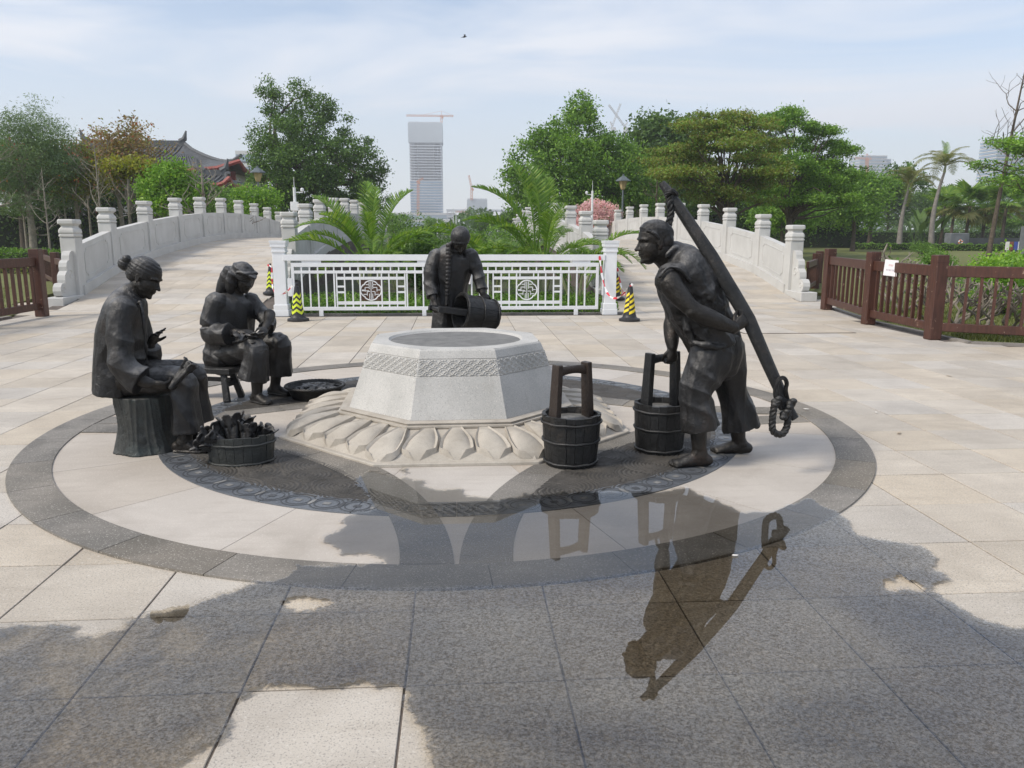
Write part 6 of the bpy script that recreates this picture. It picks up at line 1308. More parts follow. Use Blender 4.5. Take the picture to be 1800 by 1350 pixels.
umbrella('wide olive-green tree in flat layered tiers directly behind the carrying pole', 1275, 47, [(1265, 205, 62, 8, 0), (1235, 218, 50, 8, -1), (1300, 216, 60, 8, 1), (1270, 234, 95, 10, 0), (1262, 256, 108, 10, 0), (1258, 278, 112, 10, 0), (1262, 300, 112, 10, -1), (1262, 322, 108, 10, 0), (1275, 344, 90, 9, 0), (1205, 300, 50, 8, -2)], 11, M['leaf_brown'], (M['leaf_mid'], 0.35, 1.0))
umbrella('fresh green tree in flat layered tiers whose longest branches reach towards the glass tower', 1385, 53, [(1385, 202, 40, 7, 0), (1360, 212, 50, 8, 0), (1400, 222, 62, 8, 0), (1395, 242, 78, 9, 1), (1402, 262, 86, 9, 0), (1478, 258, 34, 5, 0), (1400, 284, 92, 9, 0), (1402, 306, 98, 9, 0), (1470, 298, 50, 6, -1), (1405, 328, 100, 9, 0), (1410, 350, 90, 9, 0)], 12, M['leaf_mid'], (M['leaf_bright'], 0.5, 1.0), 820)
tiered('tiered_tree', 'green tiered tree cut off at the plaza\'s far right with a bare tree before it', 1842, 40, [(1735, 1860, 265, 215, 0), (1720, 1880, 250, 262, -1), (1700, 1880, 290, 300, 0), (1715, 1900, 318, 305, 1), (1780, 1900, 340, 330, 0), (1790, 1900, 225, 190, 0)], 9, 13, M['leaf_mid'], (M['leaf_bright'], 0.35), 0.25, 0.17, 215)

# background wood on the right: rows of tall and low trees
gen = []
def generic(kind, seed):
    rg = np.random.default_rng(seed)
    lobes = [(rg.normal(0, 1.3), rg.normal(0, 1.3), 4.6+rg.uniform(-1.3, 2.4), rg.uniform(1.2, 2.1), rg.uniform(1.2, 2.1), rg.uniform(1.0, 1.8)) for _ in range(9)]
    return lobes
bgs = [('leaf_dark', 21), ('leaf_mid', 22), ('leaf_dark', 23)]
protos = []
for q, (mm, sd_) in enumerate(bgs):
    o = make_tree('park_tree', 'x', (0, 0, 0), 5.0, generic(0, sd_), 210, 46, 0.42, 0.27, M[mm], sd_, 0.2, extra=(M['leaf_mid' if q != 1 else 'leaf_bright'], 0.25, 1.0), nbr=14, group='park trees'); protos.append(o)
spots = [(1455, 88, 1.15, 1, 'green park tree behind the tip of the layered trees, left of the glass tower'), (1530, 95, 1.18, 0, 'dense park tree standing in front of the glass tower on the right'), (1500, 70, 0.92, 1, 'bushy green tree on the lawn beside the leaning palms'), (1420, 100, 1.1, 2, 'dark park tree in shade under the layered trees'),
         (1330, 80, 0.9, 2, 'dark tree trunk and crown behind the bright balustrade'), (1210, 84, 0.95, 0, 'dark tree behind the balustrade below the layered olive tree'), (1560, 130, 1.3, 2, 'distant tree between the glass tower and the leaning palms'), (1640, 135, 1.1, 0, 'distant dark tree behind the tall leaning palm'),
         (1740, 120, 0.85, 2, 'dark tree beyond the fan palms near the pale apartment tower'), (1795, 105, 0.8, 1, 'green tree at the pond wall behind the bare tree'), (1375, 62, 0.72, 1, 'low leafy tree over the bright balustrade end'),
         (40, 62, 1.10, 2, 'shady tree behind the feathery trees and the hedge'), (190, 66, 0.85, 2, 'dark tree in the shade below the russet tree'), (300, 70, 0.8, 0, 'dark green tree before the red-eaved hall'), (395, 72, 0.72, 1, 'green tree under the corner eaves of the hall'), (-40, 50, 1.0, 0, 'dark tree beside the hedge at the grove\'s end'), (120, 75, 1.0, 0, 'dark tree under the long grey roof'),
         (590, 95, 0.8, 0, 'distant tree behind the palms left of the tower foot'), (690, 110, 0.55, 1, 'small distant tree at the foot of the tower'), (905, 105, 0.6, 0, 'small distant tree next to the crane site'), (850, 130, 0.55, 2, 'distant bush-like tree below the orange cranes'), (760, 125, 0.5, 1, 'small distant tree below the half-built tower'), (1130, 70, 0.7, 2, 'dark tree behind the street lamp beside the pink bush')]
for q, (px, D, sc_, k_, lb_) in enumerate(spots):
    b_ = at_px(px, D); mt = Matrix.Translation(b_) @ Matrix.Rotation(q*1.7, 4, 'Z') @ Matrix.Diagonal((sc_*1.1, sc_*1.1, sc_, 1))
    o = copy_tree(protos[k_], mt); o['label'] = lb_
for p_ in protos:
    for c in list(p_.children): bpy.data.objects.remove(c)
    bpy.data.objects.remove(p_)

# left grove: feathery, russet, yellow trees
D = 44; bs = at_px(55, D); s1 = D/1380
lb = [L_(x, y, D, dd, bs, rx*s1, rz_*s1) for x, y, dd, rx, rz_ in ((45, 215, 0, 45, 22), (70, 190, 0, 14, 14), (20, 245, 0, 50, 28), (80, 245, 0, 45, 24), (50, 285, 0, 70, 34), (10, 310, 0, 50, 40), (95, 300, 0, 45, 36), (50, 345, 0, 75, 30))]
make_tree('feathery_tree', 'blue-green feathery tree at the end of the grove behind the brown fence', bs, 6, lb, 420, 60, 0.36, 0.17, M['leaf_feather'], 31, 0.2, M['bark_pale'], 'grove behind the grey balustrade', 0.4, 0.4, 0.6, 30, aspect=0.22)
D = 47; bs = at_px(215, D); s1 = D/1380
lb = [L_(x, y, D, dd, bs, rx*s1, rz_*s1) for x, y, dd, rx, rz_ in ((235, 225, 0, 24, 14), (200, 245, 0, 32, 18), (245, 262, 0, 40, 24), (200, 280, 0, 42, 26), (170, 300, 0, 40, 24), (235, 300, 0, 40, 30))]
make_tree('russet_tree', 'russet and green tree with thin brown leaves before the long grey roof', bs, 6.2, lb, 170, 42, 0.34, 0.16, M['leaf_russet'], 32, 0.14, M['bark_pale'], 'grove behind the grey balustrade', 0.6, 0.3, 0.35, 34, extra=(M['leaf_red'], 0.12, 1.1))
D = 46; bs = at_px(140, D); s1 = D/1380
lb = [L_(x, y, D, dd, bs, rx*s1, rz_*s1) for x, y, dd, rx, rz_ in ((125, 265, 0, 30, 22), (150, 285, 0, 36, 26), (110, 300, 0, 40, 30), (140, 325, 0, 48, 24))]
make_tree('russet_tree', 'thin olive-brown tree with a straight pale trunk beside the feathery tree', bs, 6.0, lb, 150, 42, 0.36, 0.16, M['leaf_brown'], 33, 0.13, M['bark_pale'], 'grove behind the grey balustrade', 0.6, 0.3, 0.35, 30, extra=(M['leaf_russet'], 0.3, 1.0))
D = 45; bs = at_px(232, D-1); s1 = D/1380
lb = [L_(x, y, D, dd, bs, rx*s1, rz_*s1) for x, y, dd, rx, rz_ in ((225, 292, 0, 42, 12), (250, 298, 0, 34, 12), (205, 308, 0, 28, 14))]
make_tree('yellow_tree', 'small yellow-leaved tree in front of the russet tree', bs, 4.4, lb, 110, 46, 0.30, 0.17, M['leaf_yellow'], 34, 0.1, M['bark_pale'], 'grove behind the grey balustrade', 0.5, 0.4, 0.5, 20, extra=(M['leaf_russet'], 0.2, 1.0))
D = 43; bs = at_px(290, D); s1 = D/1380
lb = [L_(x, y, D, dd, bs, rx*s1, rz_*s1) for x, y, dd, rx, rz_ in ((300, 305, 0, 32, 18), (280, 330, 0, 30, 22), (320, 335, 0, 28, 20), (290, 360, 0, 36, 18))]
make_tree('bright_tree', 'bright lime green tree just above the grey balustrade posts', bs, 3.2, lb, 170, 50, 0.26, 0.17, M['leaf_bright'], 35, 0.1, M['bark_pale'], 'grove behind the grey balustrade', 0.7, 0.4, 0.4, 20)
D = 50; bs = at_px(440, D); s1 = D/1380
lb = [L_(x, y, D, dd, bs, rx*s1, rz_*s1) for x, y, dd, rx, rz_ in ((440, 345, 0, 26, 24), (455, 375, 0, 26, 26), (430, 385, 0, 24, 24), (470, 350, 0, 18, 18))]
make_tree('bright_tree', 'fresh green bush around the left lamp post in front of the tall dark tree', bs, 2.6, lb, 130, 46, 0.28, 0.16, M['leaf_bright'], 36, 0.08, M['bark_pale'], 'grove behind the grey balustrade', 0.7, 0.4, 0.4, 16)
# bare trees
def bare(name, label, px, D, top, spread, seed, tr=0.12, m=None, depth=4, leafy=None, low=0.35, lean=0.0, bl=0.26):
    rg = np.random.default_rng(seed); bs = at_px(px, D); root = empty(name, bs, label, 'tree'); b = MB(); H_ = hz(top, D); tips = []
    def grow(p, d, L, r_, k_):
        n = 4; pts = [p]; q = p.copy(); dd = d.copy()
        for i in range(n): dd = (dd+Vector(rg.normal(size=3))*0.13+Vector((0, 0, 0.05))).normalized(); q = q+dd*(L/n); pts.append(q.copy())
        b.tube(pts, [r_*(1-0.4*i/n) for i in range(n+1)], 5 if k_ > 1 else 7)
        if k_ >= depth: tips.append(q); return
        for c in range(rg.integers(2, 4)):
            a = rg.uniform(0, 6.28); s_ = Vector((math.cos(a), math.sin(a), rg.uniform(0.0, 0.7))).normalized(); grow(pts[rg.integers(2, n+1)], (dd*0.55+s_*spread).normalized(), L*rg.uniform(0.5, 0.75), r_*0.55, k_+1)
    n = 9; pts = [bs+Vector((lean*H_*(i/n)**1.2, 0, H_*i/n)) for i in range(n+1)]; b.tube(pts, [tr*(1-0.8*i/n) for i in range(n+1)], 8)
    for i in range(int(n*low), n):
        for c in range(2):
            a = rg.uniform(0, 6.28); grow(pts[i], Vector((math.cos(a), math.sin(a), rg.uniform(0.1, 0.8))).normalized(), H_*bl*(1.15-i/n), tr*0.5*(1-0.75*i/n), 2)
    b.build('trunk', m or M['bark_pale'], root, 60)
    if leafy and tips:
        C = np.array([np.array(t)+rg.normal(size=3)*0.08 for t in tips for _ in range(leafy[1])]); V = leaf_quads(C, leafy[2], rg).reshape(-1, 3); link('crown', np_mesh('crown', V, np.arange(len(V)).reshape(-1, 4)), leafy[0], root)
    return root
bare('bare_tree', 'bare spreading tree with pale branches in front of the red-eaved hall', 362, 40, 285, 1.0, 41, 0.13, None, 4, (M['leaf_russet'], 1, 0.07), 0.3, 0.0, 0.40)
bare('bare_tree', 'thin bare tree with pinkish twigs above the russet tree', 180, 42, 250, 0.7, 42, 0.07, None, 4, (M['leaf_red'], 2, 0.10), 0.4, 0.0, 0.42)
bare('bare_tree', 'bare slender young tree rising over the hedge behind the grey balustrade', 85, 38, 300, 0.8, 43, 0.06)
bare('bare_tree', 'tall leafless tree with upswept twigs before the pale apartment tower', 1742, 46, 100, 0.8, 44, 0.16, M['bark'], 4, (M['leaf_russet'], 1, 0.06), 0.5, 0.085, 0.36)
bare('bare_tree', 'dry leafless tree between the round tree and the layered olive tree', 1152, 50, 290, 0.8, 45, 0.1, M['bark'])
bare('bare_tree', 'tree showing red leaf tips at the grove\'s end above the feathery crown', -10, 42, 165, 0.8, 46, 0.08, None, 4, (M['leaf_red'], 2, 0.12))
# trunks standing in the grove shade
for q, (px, D, tp_, lb_) in enumerate([(45, 46, 330, 'pale slender trunk under the feathery tree'), (160, 49, 300, 'pale straight trunk between the two russet trees'), (273, 48, 330, 'dark slim trunk beside the lime green tree'), (118, 45, 320, 'pair of thin pale stems over the hedge')]):
    bare('slim_tree', lb_, px, D, tp_, 0.6, 60+q, 0.09, M['bark_pale'], 3, None, 0.6)

# pinnate fronds
def frond_mesh(nm, L, droop, width, npair, m, seed, vshape=0.5, stem=0.22):
    rg = np.random.default_rng(seed); V = []; Fq = []; pts = []
    for i in range(25):
        t = i/24; pts.append(np.array([L*(t-0.10*droop*t**3), 0, L*(0.55*t-(0.35+0.75*droop)*t**2.2*0.8)]))
    pts = np.array(pts); n = 6; b = MB(); b.tube([Vector(p) for p in pts[::2]], [0.018*(1-0.85*i/12)*L/1.8+0.002 for i in range(13)], 5)
    vs = []; fs = []
    for i in range(npair):
        t = stem+(1-stem)*(i+0.5)/npair; f = t*24; k_ = min(23, int(f)); p = pts[k_]+(pts[k_+1]-pts[k_])*(f-k_); tg = pts[k_+1]-pts[k_]; tg /= np.linalg.norm(tg)
        wl = width*math.sin(math.pi*min(1, (t-stem)/(1-stem)*0.86+0.13))**0.7*rg.uniform(0.85, 1.1)
        for s_ in (-1, 1):
            side = np.array([0, s_, 0.0]); upv = np.cross(tg, np.array([0, 1, 0])); upv = upv if upv[2] > 0 else -upv
            d = tg*rg.uniform(0.5, 0.8)+side*0.9+upv*vshape*rg.uniform(0.5, 1.2); d /= np.linalg.norm(d); q1 = p+d*wl*0.5; q2 = p+d*wl*0.95+np.array([0, 0, -wl*0.22*rg.uniform(0.5, 1.6)]); w = 0.020*L/1.8+0.006; nn = tg*w
            o = len(vs); vs += [tuple(p-nn*0.5), tuple(p+nn*0.5), tuple(q1+nn*0.6), tuple(q2), tuple(q1-nn*0.6)]; fs += [(o, o+1, o+2, o+4), (o+4, o+2, o+3)]
    b.add(vs, fs); me = bpy.data.meshes.new(nm); me.from_pydata(b.v, [], b.f); me.materials.append(m); return me
FM = [frond_mesh('frond', 1.9, dr, 0.42, 44, M['leaf_palm'], 70+i, vs_) for i, (dr, vs_) in enumerate(((0.25, 0.9), (0.55, 0.7), (0.85, 0.5), (0.4, 1.0), (1.05, 0.4)))]
def areca(name, label, base, fr, stems=5, seed=0, sc=1.0):
    rg = np.random.default_rng(seed); base = Vector(base); root = empty(name, base, label, 'palm', 'palms between the bridges')
    for i in range(stems):
        a = rg.uniform(0, 6.28); h = rg.uniform(0.5, 1.1)*sc; b = MB(); e = Vector((0.35*math.cos(a), 0.35*math.sin(a), h)); b.tube([base+Vector((0.12*math.cos(a), 0.12*math.sin(a), -0.02)), base+e*0.5+Vector((0.05*math.cos(a), 0.05*math.sin(a), 0)), base+e], [0.035, 0.03, 0.028], 7); b.build('stem', M['palm_stem'], root, 50)
    for (az, el, ln, k_, h0) in fr:
        o = bpy.data.objects.new('frond', FM[k_]); COL.objects.link(o); o.parent = root
        o.matrix_basis = Matrix.Translation((0.25*math.cos(R(az)), 0.25*math.sin(R(az)), h0)) @ Matrix.Rotation(R(az), 4, 'Z') @ Matrix.Rotation(-R(el), 4, 'Y') @ Matrix.Scale(ln, 4)
    return root
def spray(seed, n, big=1.0, h=0.7, bias=None):
    rg = np.random.default_rng(seed); out = []
    for i in range(n):
        az = i*360/n*1.0+rg.uniform(-18, 18); el = rg.uniform(0, 48); out.append((az, el, big*rg.uniform(0.75, 1.15), int(rg.integers(0, 5)), h*rg.uniform(0.7, 1.4)))
    return out
pc = at_px(652, 19.0)
areca('areca_palm', 'feathery palm clump with arching fronds behind the fence next to the seated women', (pc.x, 19.0, 0), spray(1, 15, 0.95, 0.8)+[(150, 40, 1.15, 0, 0.9), (100, 62, 1.05, 0, 1.0), (40, 58, 1.1, 3, 0.9), (185, 18, 1.1, 1, 0.8), (10, 22, 1.1, 1, 0.9), (80, 75, 0.95, 3, 1.0)], 6, 1)
pc = at_px(955, 19.5)
areca('areca_palm', 'tallest feathery palm clump between the girl and the bent man', (pc.x, 19.5, 0), spray(2, 15, 1.0, 0.8)+[(140, 62, 1.3, 0, 1.15), (165, 50, 1.25, 1, 1.1), (75, 70, 1.15, 3, 1.0), (120, 75, 1.2, 3, 1.2), (10, 20, 1.0, 2, 0.9), (190, 5, 1.1, 4, 0.8), (200, 20, 1.1, 2, 0.7)], 6, 2)
pc = at_px(870, 21.5)
areca('areca_palm', 'low drooping yellowish palm clump right behind the bending girl', (pc.x, 21.5, 0), spray(3, 14, 1.0, 0.5), 4, 3)
pc = at_px(765, 26)
areca('areca_palm', 'small distant palm clump in the gap below the tower', (pc.x, 26, 0), spray(4, 12, 0.9, 0.4), 3, 4)
pc = at_px(1015, 18.0)
areca('areca_palm', 'palm clump leaning on the bright inner balustrade by the white post', (pc.x, 18.0, 0), spray(5, 11, 0.7, 0.5)+[(0, 35, 0.85, 1, 0.8), (20, 10, 0.9, 2, 0.9)], 4, 5)
pc = at_px(700, 23)
areca('areca_palm', 'sparse palm clump in the middle of the garden bed', (pc.x, 23, 0), spray(6, 11, 0.85, 0.45), 3, 6)
# shrubs and ground cover in the bed
def shrub(name, label, base, rx, rz_, n, m, seed, ls=0.09, cat='shrub', group=None, z=None):
    rg = np.random.default_rng(seed); base = Vector(base); root = empty(name, base, label, cat, group); lob = [(rg.normal(0, rx*0.3), rg.normal(0, rx*0.3), rz_*rg.uniform(0.35, 0.8), rx*rg.uniform(0.4, 0.7), rx*rg.uniform(0.4, 0.7), rz_*rg.uniform(0.3, 0.5)) for _ in range(6)]
    pts, cls = crown_points(lob, n, 34, 0.13*max(1, rx), rg, 0.3, 0.8); pts[:, 2] = np.abs(pts[:, 2]); V = leaf_quads(pts, ls, rg).reshape(-1, 3)+np.array(base); link('foliage', np_mesh('foliage', V, np.arange(len(V)).reshape(-1, 4)), m, root)
    b = MB()
    for c in cls[:12]: branch(b, base+Vector((rg.normal(0, 0.08), rg.normal(0, 0.08), 0)), base+Vector(c), 0.02, 0.006, rg, 4, 0.1, 5)
    b.build('stem', M['bark'], root); return root
for q, (px, D, rx, rz_, mm, lb_) in enumerate([(745, 20, 0.9, 1.35, 'leaf_dark', 'dark shrub directly behind the girl\'s shoulder'), (720, 24, 1.2, 1.4, 'leaf_mid', 'green shrub in the gap between the two palm clumps'), (800, 28, 1.6, 1.7, 'leaf_dark', 'round dark shrub deep in the garden bed'), (860, 30, 1.5, 1.7, 'leaf_mid', 'mid green shrub below the distant crane site'), (770, 34, 1.8, 1.9, 'leaf_dark', 'far dark shrub under the tower'), (910, 34, 1.6, 1.9, 'leaf_mid', 'far shrub behind the tall palm clump'), (700, 38, 1.5, 2.0, 'leaf_mid', 'far green shrub beside the inner balustrade on the seated women\'s side')]):
    b_ = at_px(px, D); shrub('shrub', lb_, b_, rx, rz_, 90, M[mm], 80+q, 0.10, group='shrubs in the garden bed')
rg = np.random.default_rng(9); n = 9000; C = np.stack([rg.uniform(-3.6, 3.3, n), 15.95+rg.random(n)**1.5*3.5, rg.random(n)*0.22], 1)
tag(link('ground_cover', np_mesh('ground_cover', leaf_quads(C, 0.085, rg).reshape(-1, 3), np.arange(4*n).reshape(-1, 4)), M['leaf_mid']), 'low leafy ground cover showing under the white fence', 'plants', kind='stuff')
# pink bush
b_ = at_px(1052, 47); s1 = 47/1380
lb = [L_(x, y, 47, 0, b_, rx*s1, rz_*s1) for x, y, rx, rz_ in ((1045, 368, 24, 15), (1070, 375, 20, 16), (1022, 378, 14, 14), (1055, 388, 30, 14), (1035, 395, 26, 12))]
make_tree('flowering_bush', 'bush covered in pink blossom behind the bridge post near the lamp', b_, 2.2, lb, 240, 40, 0.12, 0.12, M['petal_pink'], 91, 0.08, nbr=10, cat='bush', shell=0.7, extra=(M['leaf_mid'], 0.07, 0.9))
# hedge and clipped bushes on the lawns
def hedge(name, label, a, c, w, h, n, m, seed, ls=0.10):
    rg = np.random.default_rng(seed); a, c = Vector(a), Vector(c); root = empty(name, (a+c)/2, label, 'hedge', 'hedges on the lawns'); d = (c-a).normalized(); nn = Vector((-d.y, d.x, 0)); t = rg.random(n); u = rg.uniform(-1, 1, n); v = rg.random(n)**0.6
    k_ = (np.abs(u) > 0.55) | (v > 0.7); t, u, v = t[k_], u[k_], v[k_]
    C = np.array(a)[None]+np.array(c-a)[None]*t[:, None]+np.array(nn)[None]*(u*w/2)[:, None]; C[:, 2] += v*h*(0.88+0.15*np.sin(t*37)*np.sin(t*91)); V = leaf_quads(C, ls, rg).reshape(-1, 3); link('foliage', np_mesh('foliage', V, np.arange(len(V)).reshape(-1, 4)), m, root)
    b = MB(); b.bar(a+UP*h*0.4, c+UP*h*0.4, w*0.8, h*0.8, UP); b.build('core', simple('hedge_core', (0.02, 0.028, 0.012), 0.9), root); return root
pa, pb_ = at_px(-20, 36), at_px(112, 34)
hedge('hedge', 'low clipped hedge on the lawn behind the brown fence and grey balustrade', pa, pb_, 1.2, 0.95, 9000, M['leaf_mid'], 95)
hedge('hedge', 'low brown-green hedge in front of the clipped hedge on the same lawn', at_px(-20, 33), at_px(118, 31), 0.8, 0.55, 6000, M['leaf_brown'], 96)
hedge('hedge', 'long low green hedge along the foot of the palms on the far lawn', at_px(1500, 78), at_px(1800, 70), 1.5, 0.75, 14000, M['leaf_mid'], 97, 0.16)
hedge('hedge', 'far straight hedge behind the tree trunks on the lawn', at_px(1400, 105), at_px(1850, 105), 1.5, 2.2, 14000, M['leaf_dark'], 98, 0.25)
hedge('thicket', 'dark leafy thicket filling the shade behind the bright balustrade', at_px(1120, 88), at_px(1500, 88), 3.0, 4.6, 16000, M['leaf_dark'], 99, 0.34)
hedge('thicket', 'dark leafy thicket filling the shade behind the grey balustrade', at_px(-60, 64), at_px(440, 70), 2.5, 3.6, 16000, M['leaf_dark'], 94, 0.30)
for q, (px, D, rx, rz_, lb_) in enumerate([(1758, 17, 0.75, 1.15, 'leafy green bush rising over the rail of the brown timber fence'), (1785, 15.2, 0.7, 0.95, 'green bush partly cut off behind the timber fence rail'), (1655, 26, 0.9, 0.9, 'small green shrub behind the thick brown fence post'), (1620, 60, 1.2, 1.0, 'low shrub at the foot of the leaning palms')]):
    shrub('shrub', lb_, at_px(px, D), rx, rz_, 95, M['leaf_bright' if q < 2 else 'leaf_mid'], 100+q, 0.085, group='shrubs on the right lawn')
# leafless frangipani stems behind the fence
def frangipani(label, base, h, seed, n0=5):
    rg = np.random.default_rng(seed); base = Vector(base); root = empty('bare_shrub', base, label, 'shrub', 'leafless forked shrubs behind the timber fence'); b = MB(); tips = []
    def grow(p, d, L, r_, k_):
        q = p+d*L*0.5+Vector(rg.normal(size=3))*0.03; e = p+d*L; b.tube([p, q, e], [r_, r_*0.88, r_*0.8], 6)
        if k_ == 0: tips.append(e); return
        for c in range(rg.integers(2, 4)):
            a = rg.uniform(0, 6.28); nd = (d*0.75+Vector((math.cos(a), math.sin(a), 0.35))*0.62).normalized(); grow(e, nd, L*rg.uniform(0.62, 0.9), r_*0.78, k_-1)
    for i in range(n0): a = rg.uniform(0, 6.28); grow(base+Vector((rg.normal(0, 0.012), rg.normal(0, 0.012), 0)), Vector((0.75*math.cos(a), 0.75*math.sin(a), 0.8)).normalized(), h*0.33, 0.026, 3)
    b.build('branches', M['bark_pale'], root, 60); C = np.array([np.array(t)+rg.normal(size=3)*0.05 for t in tips[::3] for _ in range(2)]); V = leaf_quads(C, 0.1, rg).reshape(-1, 3); link('foliage', np_mesh('foliage', V, np.arange(len(V)).reshape(-1, 4)), M['leaf_mid'], root)
for q, (px, D, h, lb_) in enumerate([(1600, 15.5, 1.5, 'forked leafless shrub rising above the fence rail by the paper notice'), (1575, 17.5, 1.25, 'thin leafless shrub behind the slats left of the paper notice'), (1690, 12.6, 1.05, 'grey forked shrub behind the wide slats beside the thick post'), (1740, 12.2, 1.05, 'tangle of bare grey stems behind the wide fence slats'), (1790, 11.8, 1.1, 'pale bare stems at the far end of the wide fence bay'), (1640, 14.4, 1.0, 'low leafless shrub directly behind the thick brown post')]):
    frangipani(lb_, at_px(px, D)+Vector((0, 0, 0.02)), h, 110+q, 4)

# tall palms and fan palms on the far lawn
FP = [frond_mesh('frond', 2.6, dr, 0.75, 52, M['leaf_palm_dry'], 170+i, 0.1, 0.10) for i, dr in enumerate((0.7, 1.1, 1.5))]
FPg = frond_mesh('frond', 2.4, 0.2, 0.5, 34, M['leaf_palm'], 177, 0.5, 0.12)
def royal(label, pxb, pxt, pyt, D, seed, bend):
    rg = np.random.default_rng(seed); bs = at_px(pxb, D); bs.z = 0; tp = P(pxt, pyt, D); root = empty('leaning_palm', bs, label, 'palm'); b = MB(); pts = []
    for i in range(12): t = i/11; q = bs.lerp(tp, t); q.x += bend*math.sin(math.pi*t); pts.append(q)
    b.tube(pts, [0.30*(1-0.62*i/11)+0.05*math.exp(-i) for i in range(12)], 10); b.build('trunk', simple('palm_trunk', (0.21, 0.19, 0.17), 0.85, 0.25, 4, 0.3, 12), root, 60)
    b = MB(); b.tube([tp, tp+Vector((0.06, 0, 0.9))], [0.14, 0.07], 8); b.build('crownshaft', M['palm_stem'], root, 50)
    for i in range(11):
        az = i*360/11+rg.uniform(-12, 12); el = rg.uniform(-5, 50); o = bpy.data.objects.new('frond', FP[i % 3]); COL.objects.link(o); o.parent = root
        o.matrix_basis = Matrix.Translation(tp-bs+Vector((0, 0, 0.6))) @ Matrix.Rotation(R(az), 4, 'Z') @ Matrix.Rotation(-R(el), 4, 'Y') @ Matrix.Scale(rg.uniform(1.15, 1.5), 4)
    for az in (60, 200): o = bpy.data.objects.new('frond', FPg); COL.objects.link(o); o.parent = root; o.matrix_basis = Matrix.Translation(tp-bs+Vector((0, 0, 0.7))) @ Matrix.Rotation(R(az), 4, 'Z') @ Matrix.Rotation(-R(62), 4, 'Y')
royal('tall leaning palm with drooping yellow-green fronds against the sky', 1640, 1660, 303, 76, 1, -0.4)
royal('shorter leaning palm with a pale trunk and shaggy dark fronds', 1583, 1596, 335, 80, 2, -0.2)
def fan_leaf(nm, m, seed):
    rg = np.random.default_rng(seed); vs = []; fs = []; n = 22
    for i in range(n):
        a = R(-120+240*i/(n-1)); d = np.array([math.cos(a), math.sin(a), 0]); L = 0.72*(0.8+0.2*math.cos(a*0.6)); s_ = np.array([-d[1], d[0], 0])*0.055; p = np.array([0.85, 0, 0.0]); o = len(vs)
        vs += [tuple(p), tuple(p+d*L*0.55+s_+np.array([0, 0, 0.05])), tuple(p+d*L+np.array([0, 0, -0.16*rg.uniform(0.5, 1.6)])), tuple(p+d*L*0.55-s_)]; fs.append((o, o+1, o+2, o+3))
    b = MB(); b.tube([(0, 0, 0), (0.45, 0, 0.06), (0.86, 0, 0)], [0.018, 0.014, 0.010], 5); b.add(vs, fs); me = bpy.data.meshes.new(nm); me.from_pydata(b.v, [], b.f); me.materials.append(m); return me
FL = [fan_leaf('fan_leaf', M['leaf_palm'], 5), fan_leaf('fan_leaf', M['leaf_palm_dry'], 6)]
for q, (px, D, h, sc_, lb_) in enumerate([(1655, 84, 4.6, 1.7, 'fan palm with golden lower leaves just right of the tall leaning palm'), (1698, 80, 4.4, 1.9, 'full green fan palm beside the round life ring'), (1727, 82, 4.2, 1.9, 'fan palm beside the bare tree trunk'), (1762, 78, 4.4, 1.8, 'fan palm with a straight trunk propped by a stake'), (1672, 90, 5.0, 1.6, 'fan palm half hidden behind its neighbours by the stone wall')]):
    rg = np.random.default_rng(200+q); bs = at_px(px, D); root = empty('fan_palm', bs, lb_, 'palm', 'fan palms by the pond wall'); b = MB(); b.tube([bs, bs+Vector((0.05, 0, h*0.5)), bs+Vector((0.1, 0, h))], [0.20, 0.16, 0.14], 8); b.build('trunk', M['bark'], root, 50)
    for i in range(24):
        o = bpy.data.objects.new('fan_leaf', FL[1 if i > 17 else 0]); COL.objects.link(o); o.parent = root; el = rg.uniform(-45, -5) if i > 17 else rg.uniform(-15, 75)
        o.matrix_basis = Matrix.Translation((0.1, 0, h)) @ Matrix.Rotation(i*2.4, 4, 'Z') @ Matrix.Rotation(-R(el), 4, 'Y') @ Matrix.Scale(sc_*rg.uniform(0.8, 1.1), 4)
# bird-of-paradise clump: big paddle leaves
bs = at_px(1618, 84); root = empty('paddle_leaf_plant', bs, 'clump of tall upright paddle leaves between the two leaning palms', 'plant'); rg = np.random.default_rng(77)
for i in range(16):
    a = rg.uniform(0, 6.28); h = rg.uniform(3.0, 5.6); d = Vector((math.cos(a)*0.35, math.sin(a)*0.35, 1)).normalized(); b = MB(); p0 = bs+Vector((rg.normal(0, 0.5), rg.normal(0, 0.4), 0)); s_ = Vector((-math.sin(a), math.cos(a), 0)); w = 0.38
    p1 = p0+d*h*0.45; p2 = p0+d*h*0.75+Vector((math.cos(a), math.sin(a), 0))*0.25; p3 = p0+d*h+Vector((math.cos(a), math.sin(a), -0.4))*0.7; b.tube([p0, p1], [0.05, 0.035], 5)
    b.add([p1, p2+s_*w, p3, p2-s_*w, p2-d*0.1], [(0, 1, 2, 4), (0, 4, 2, 3)]); b.build('paddle_leaf', M['leaf_dark'], root)
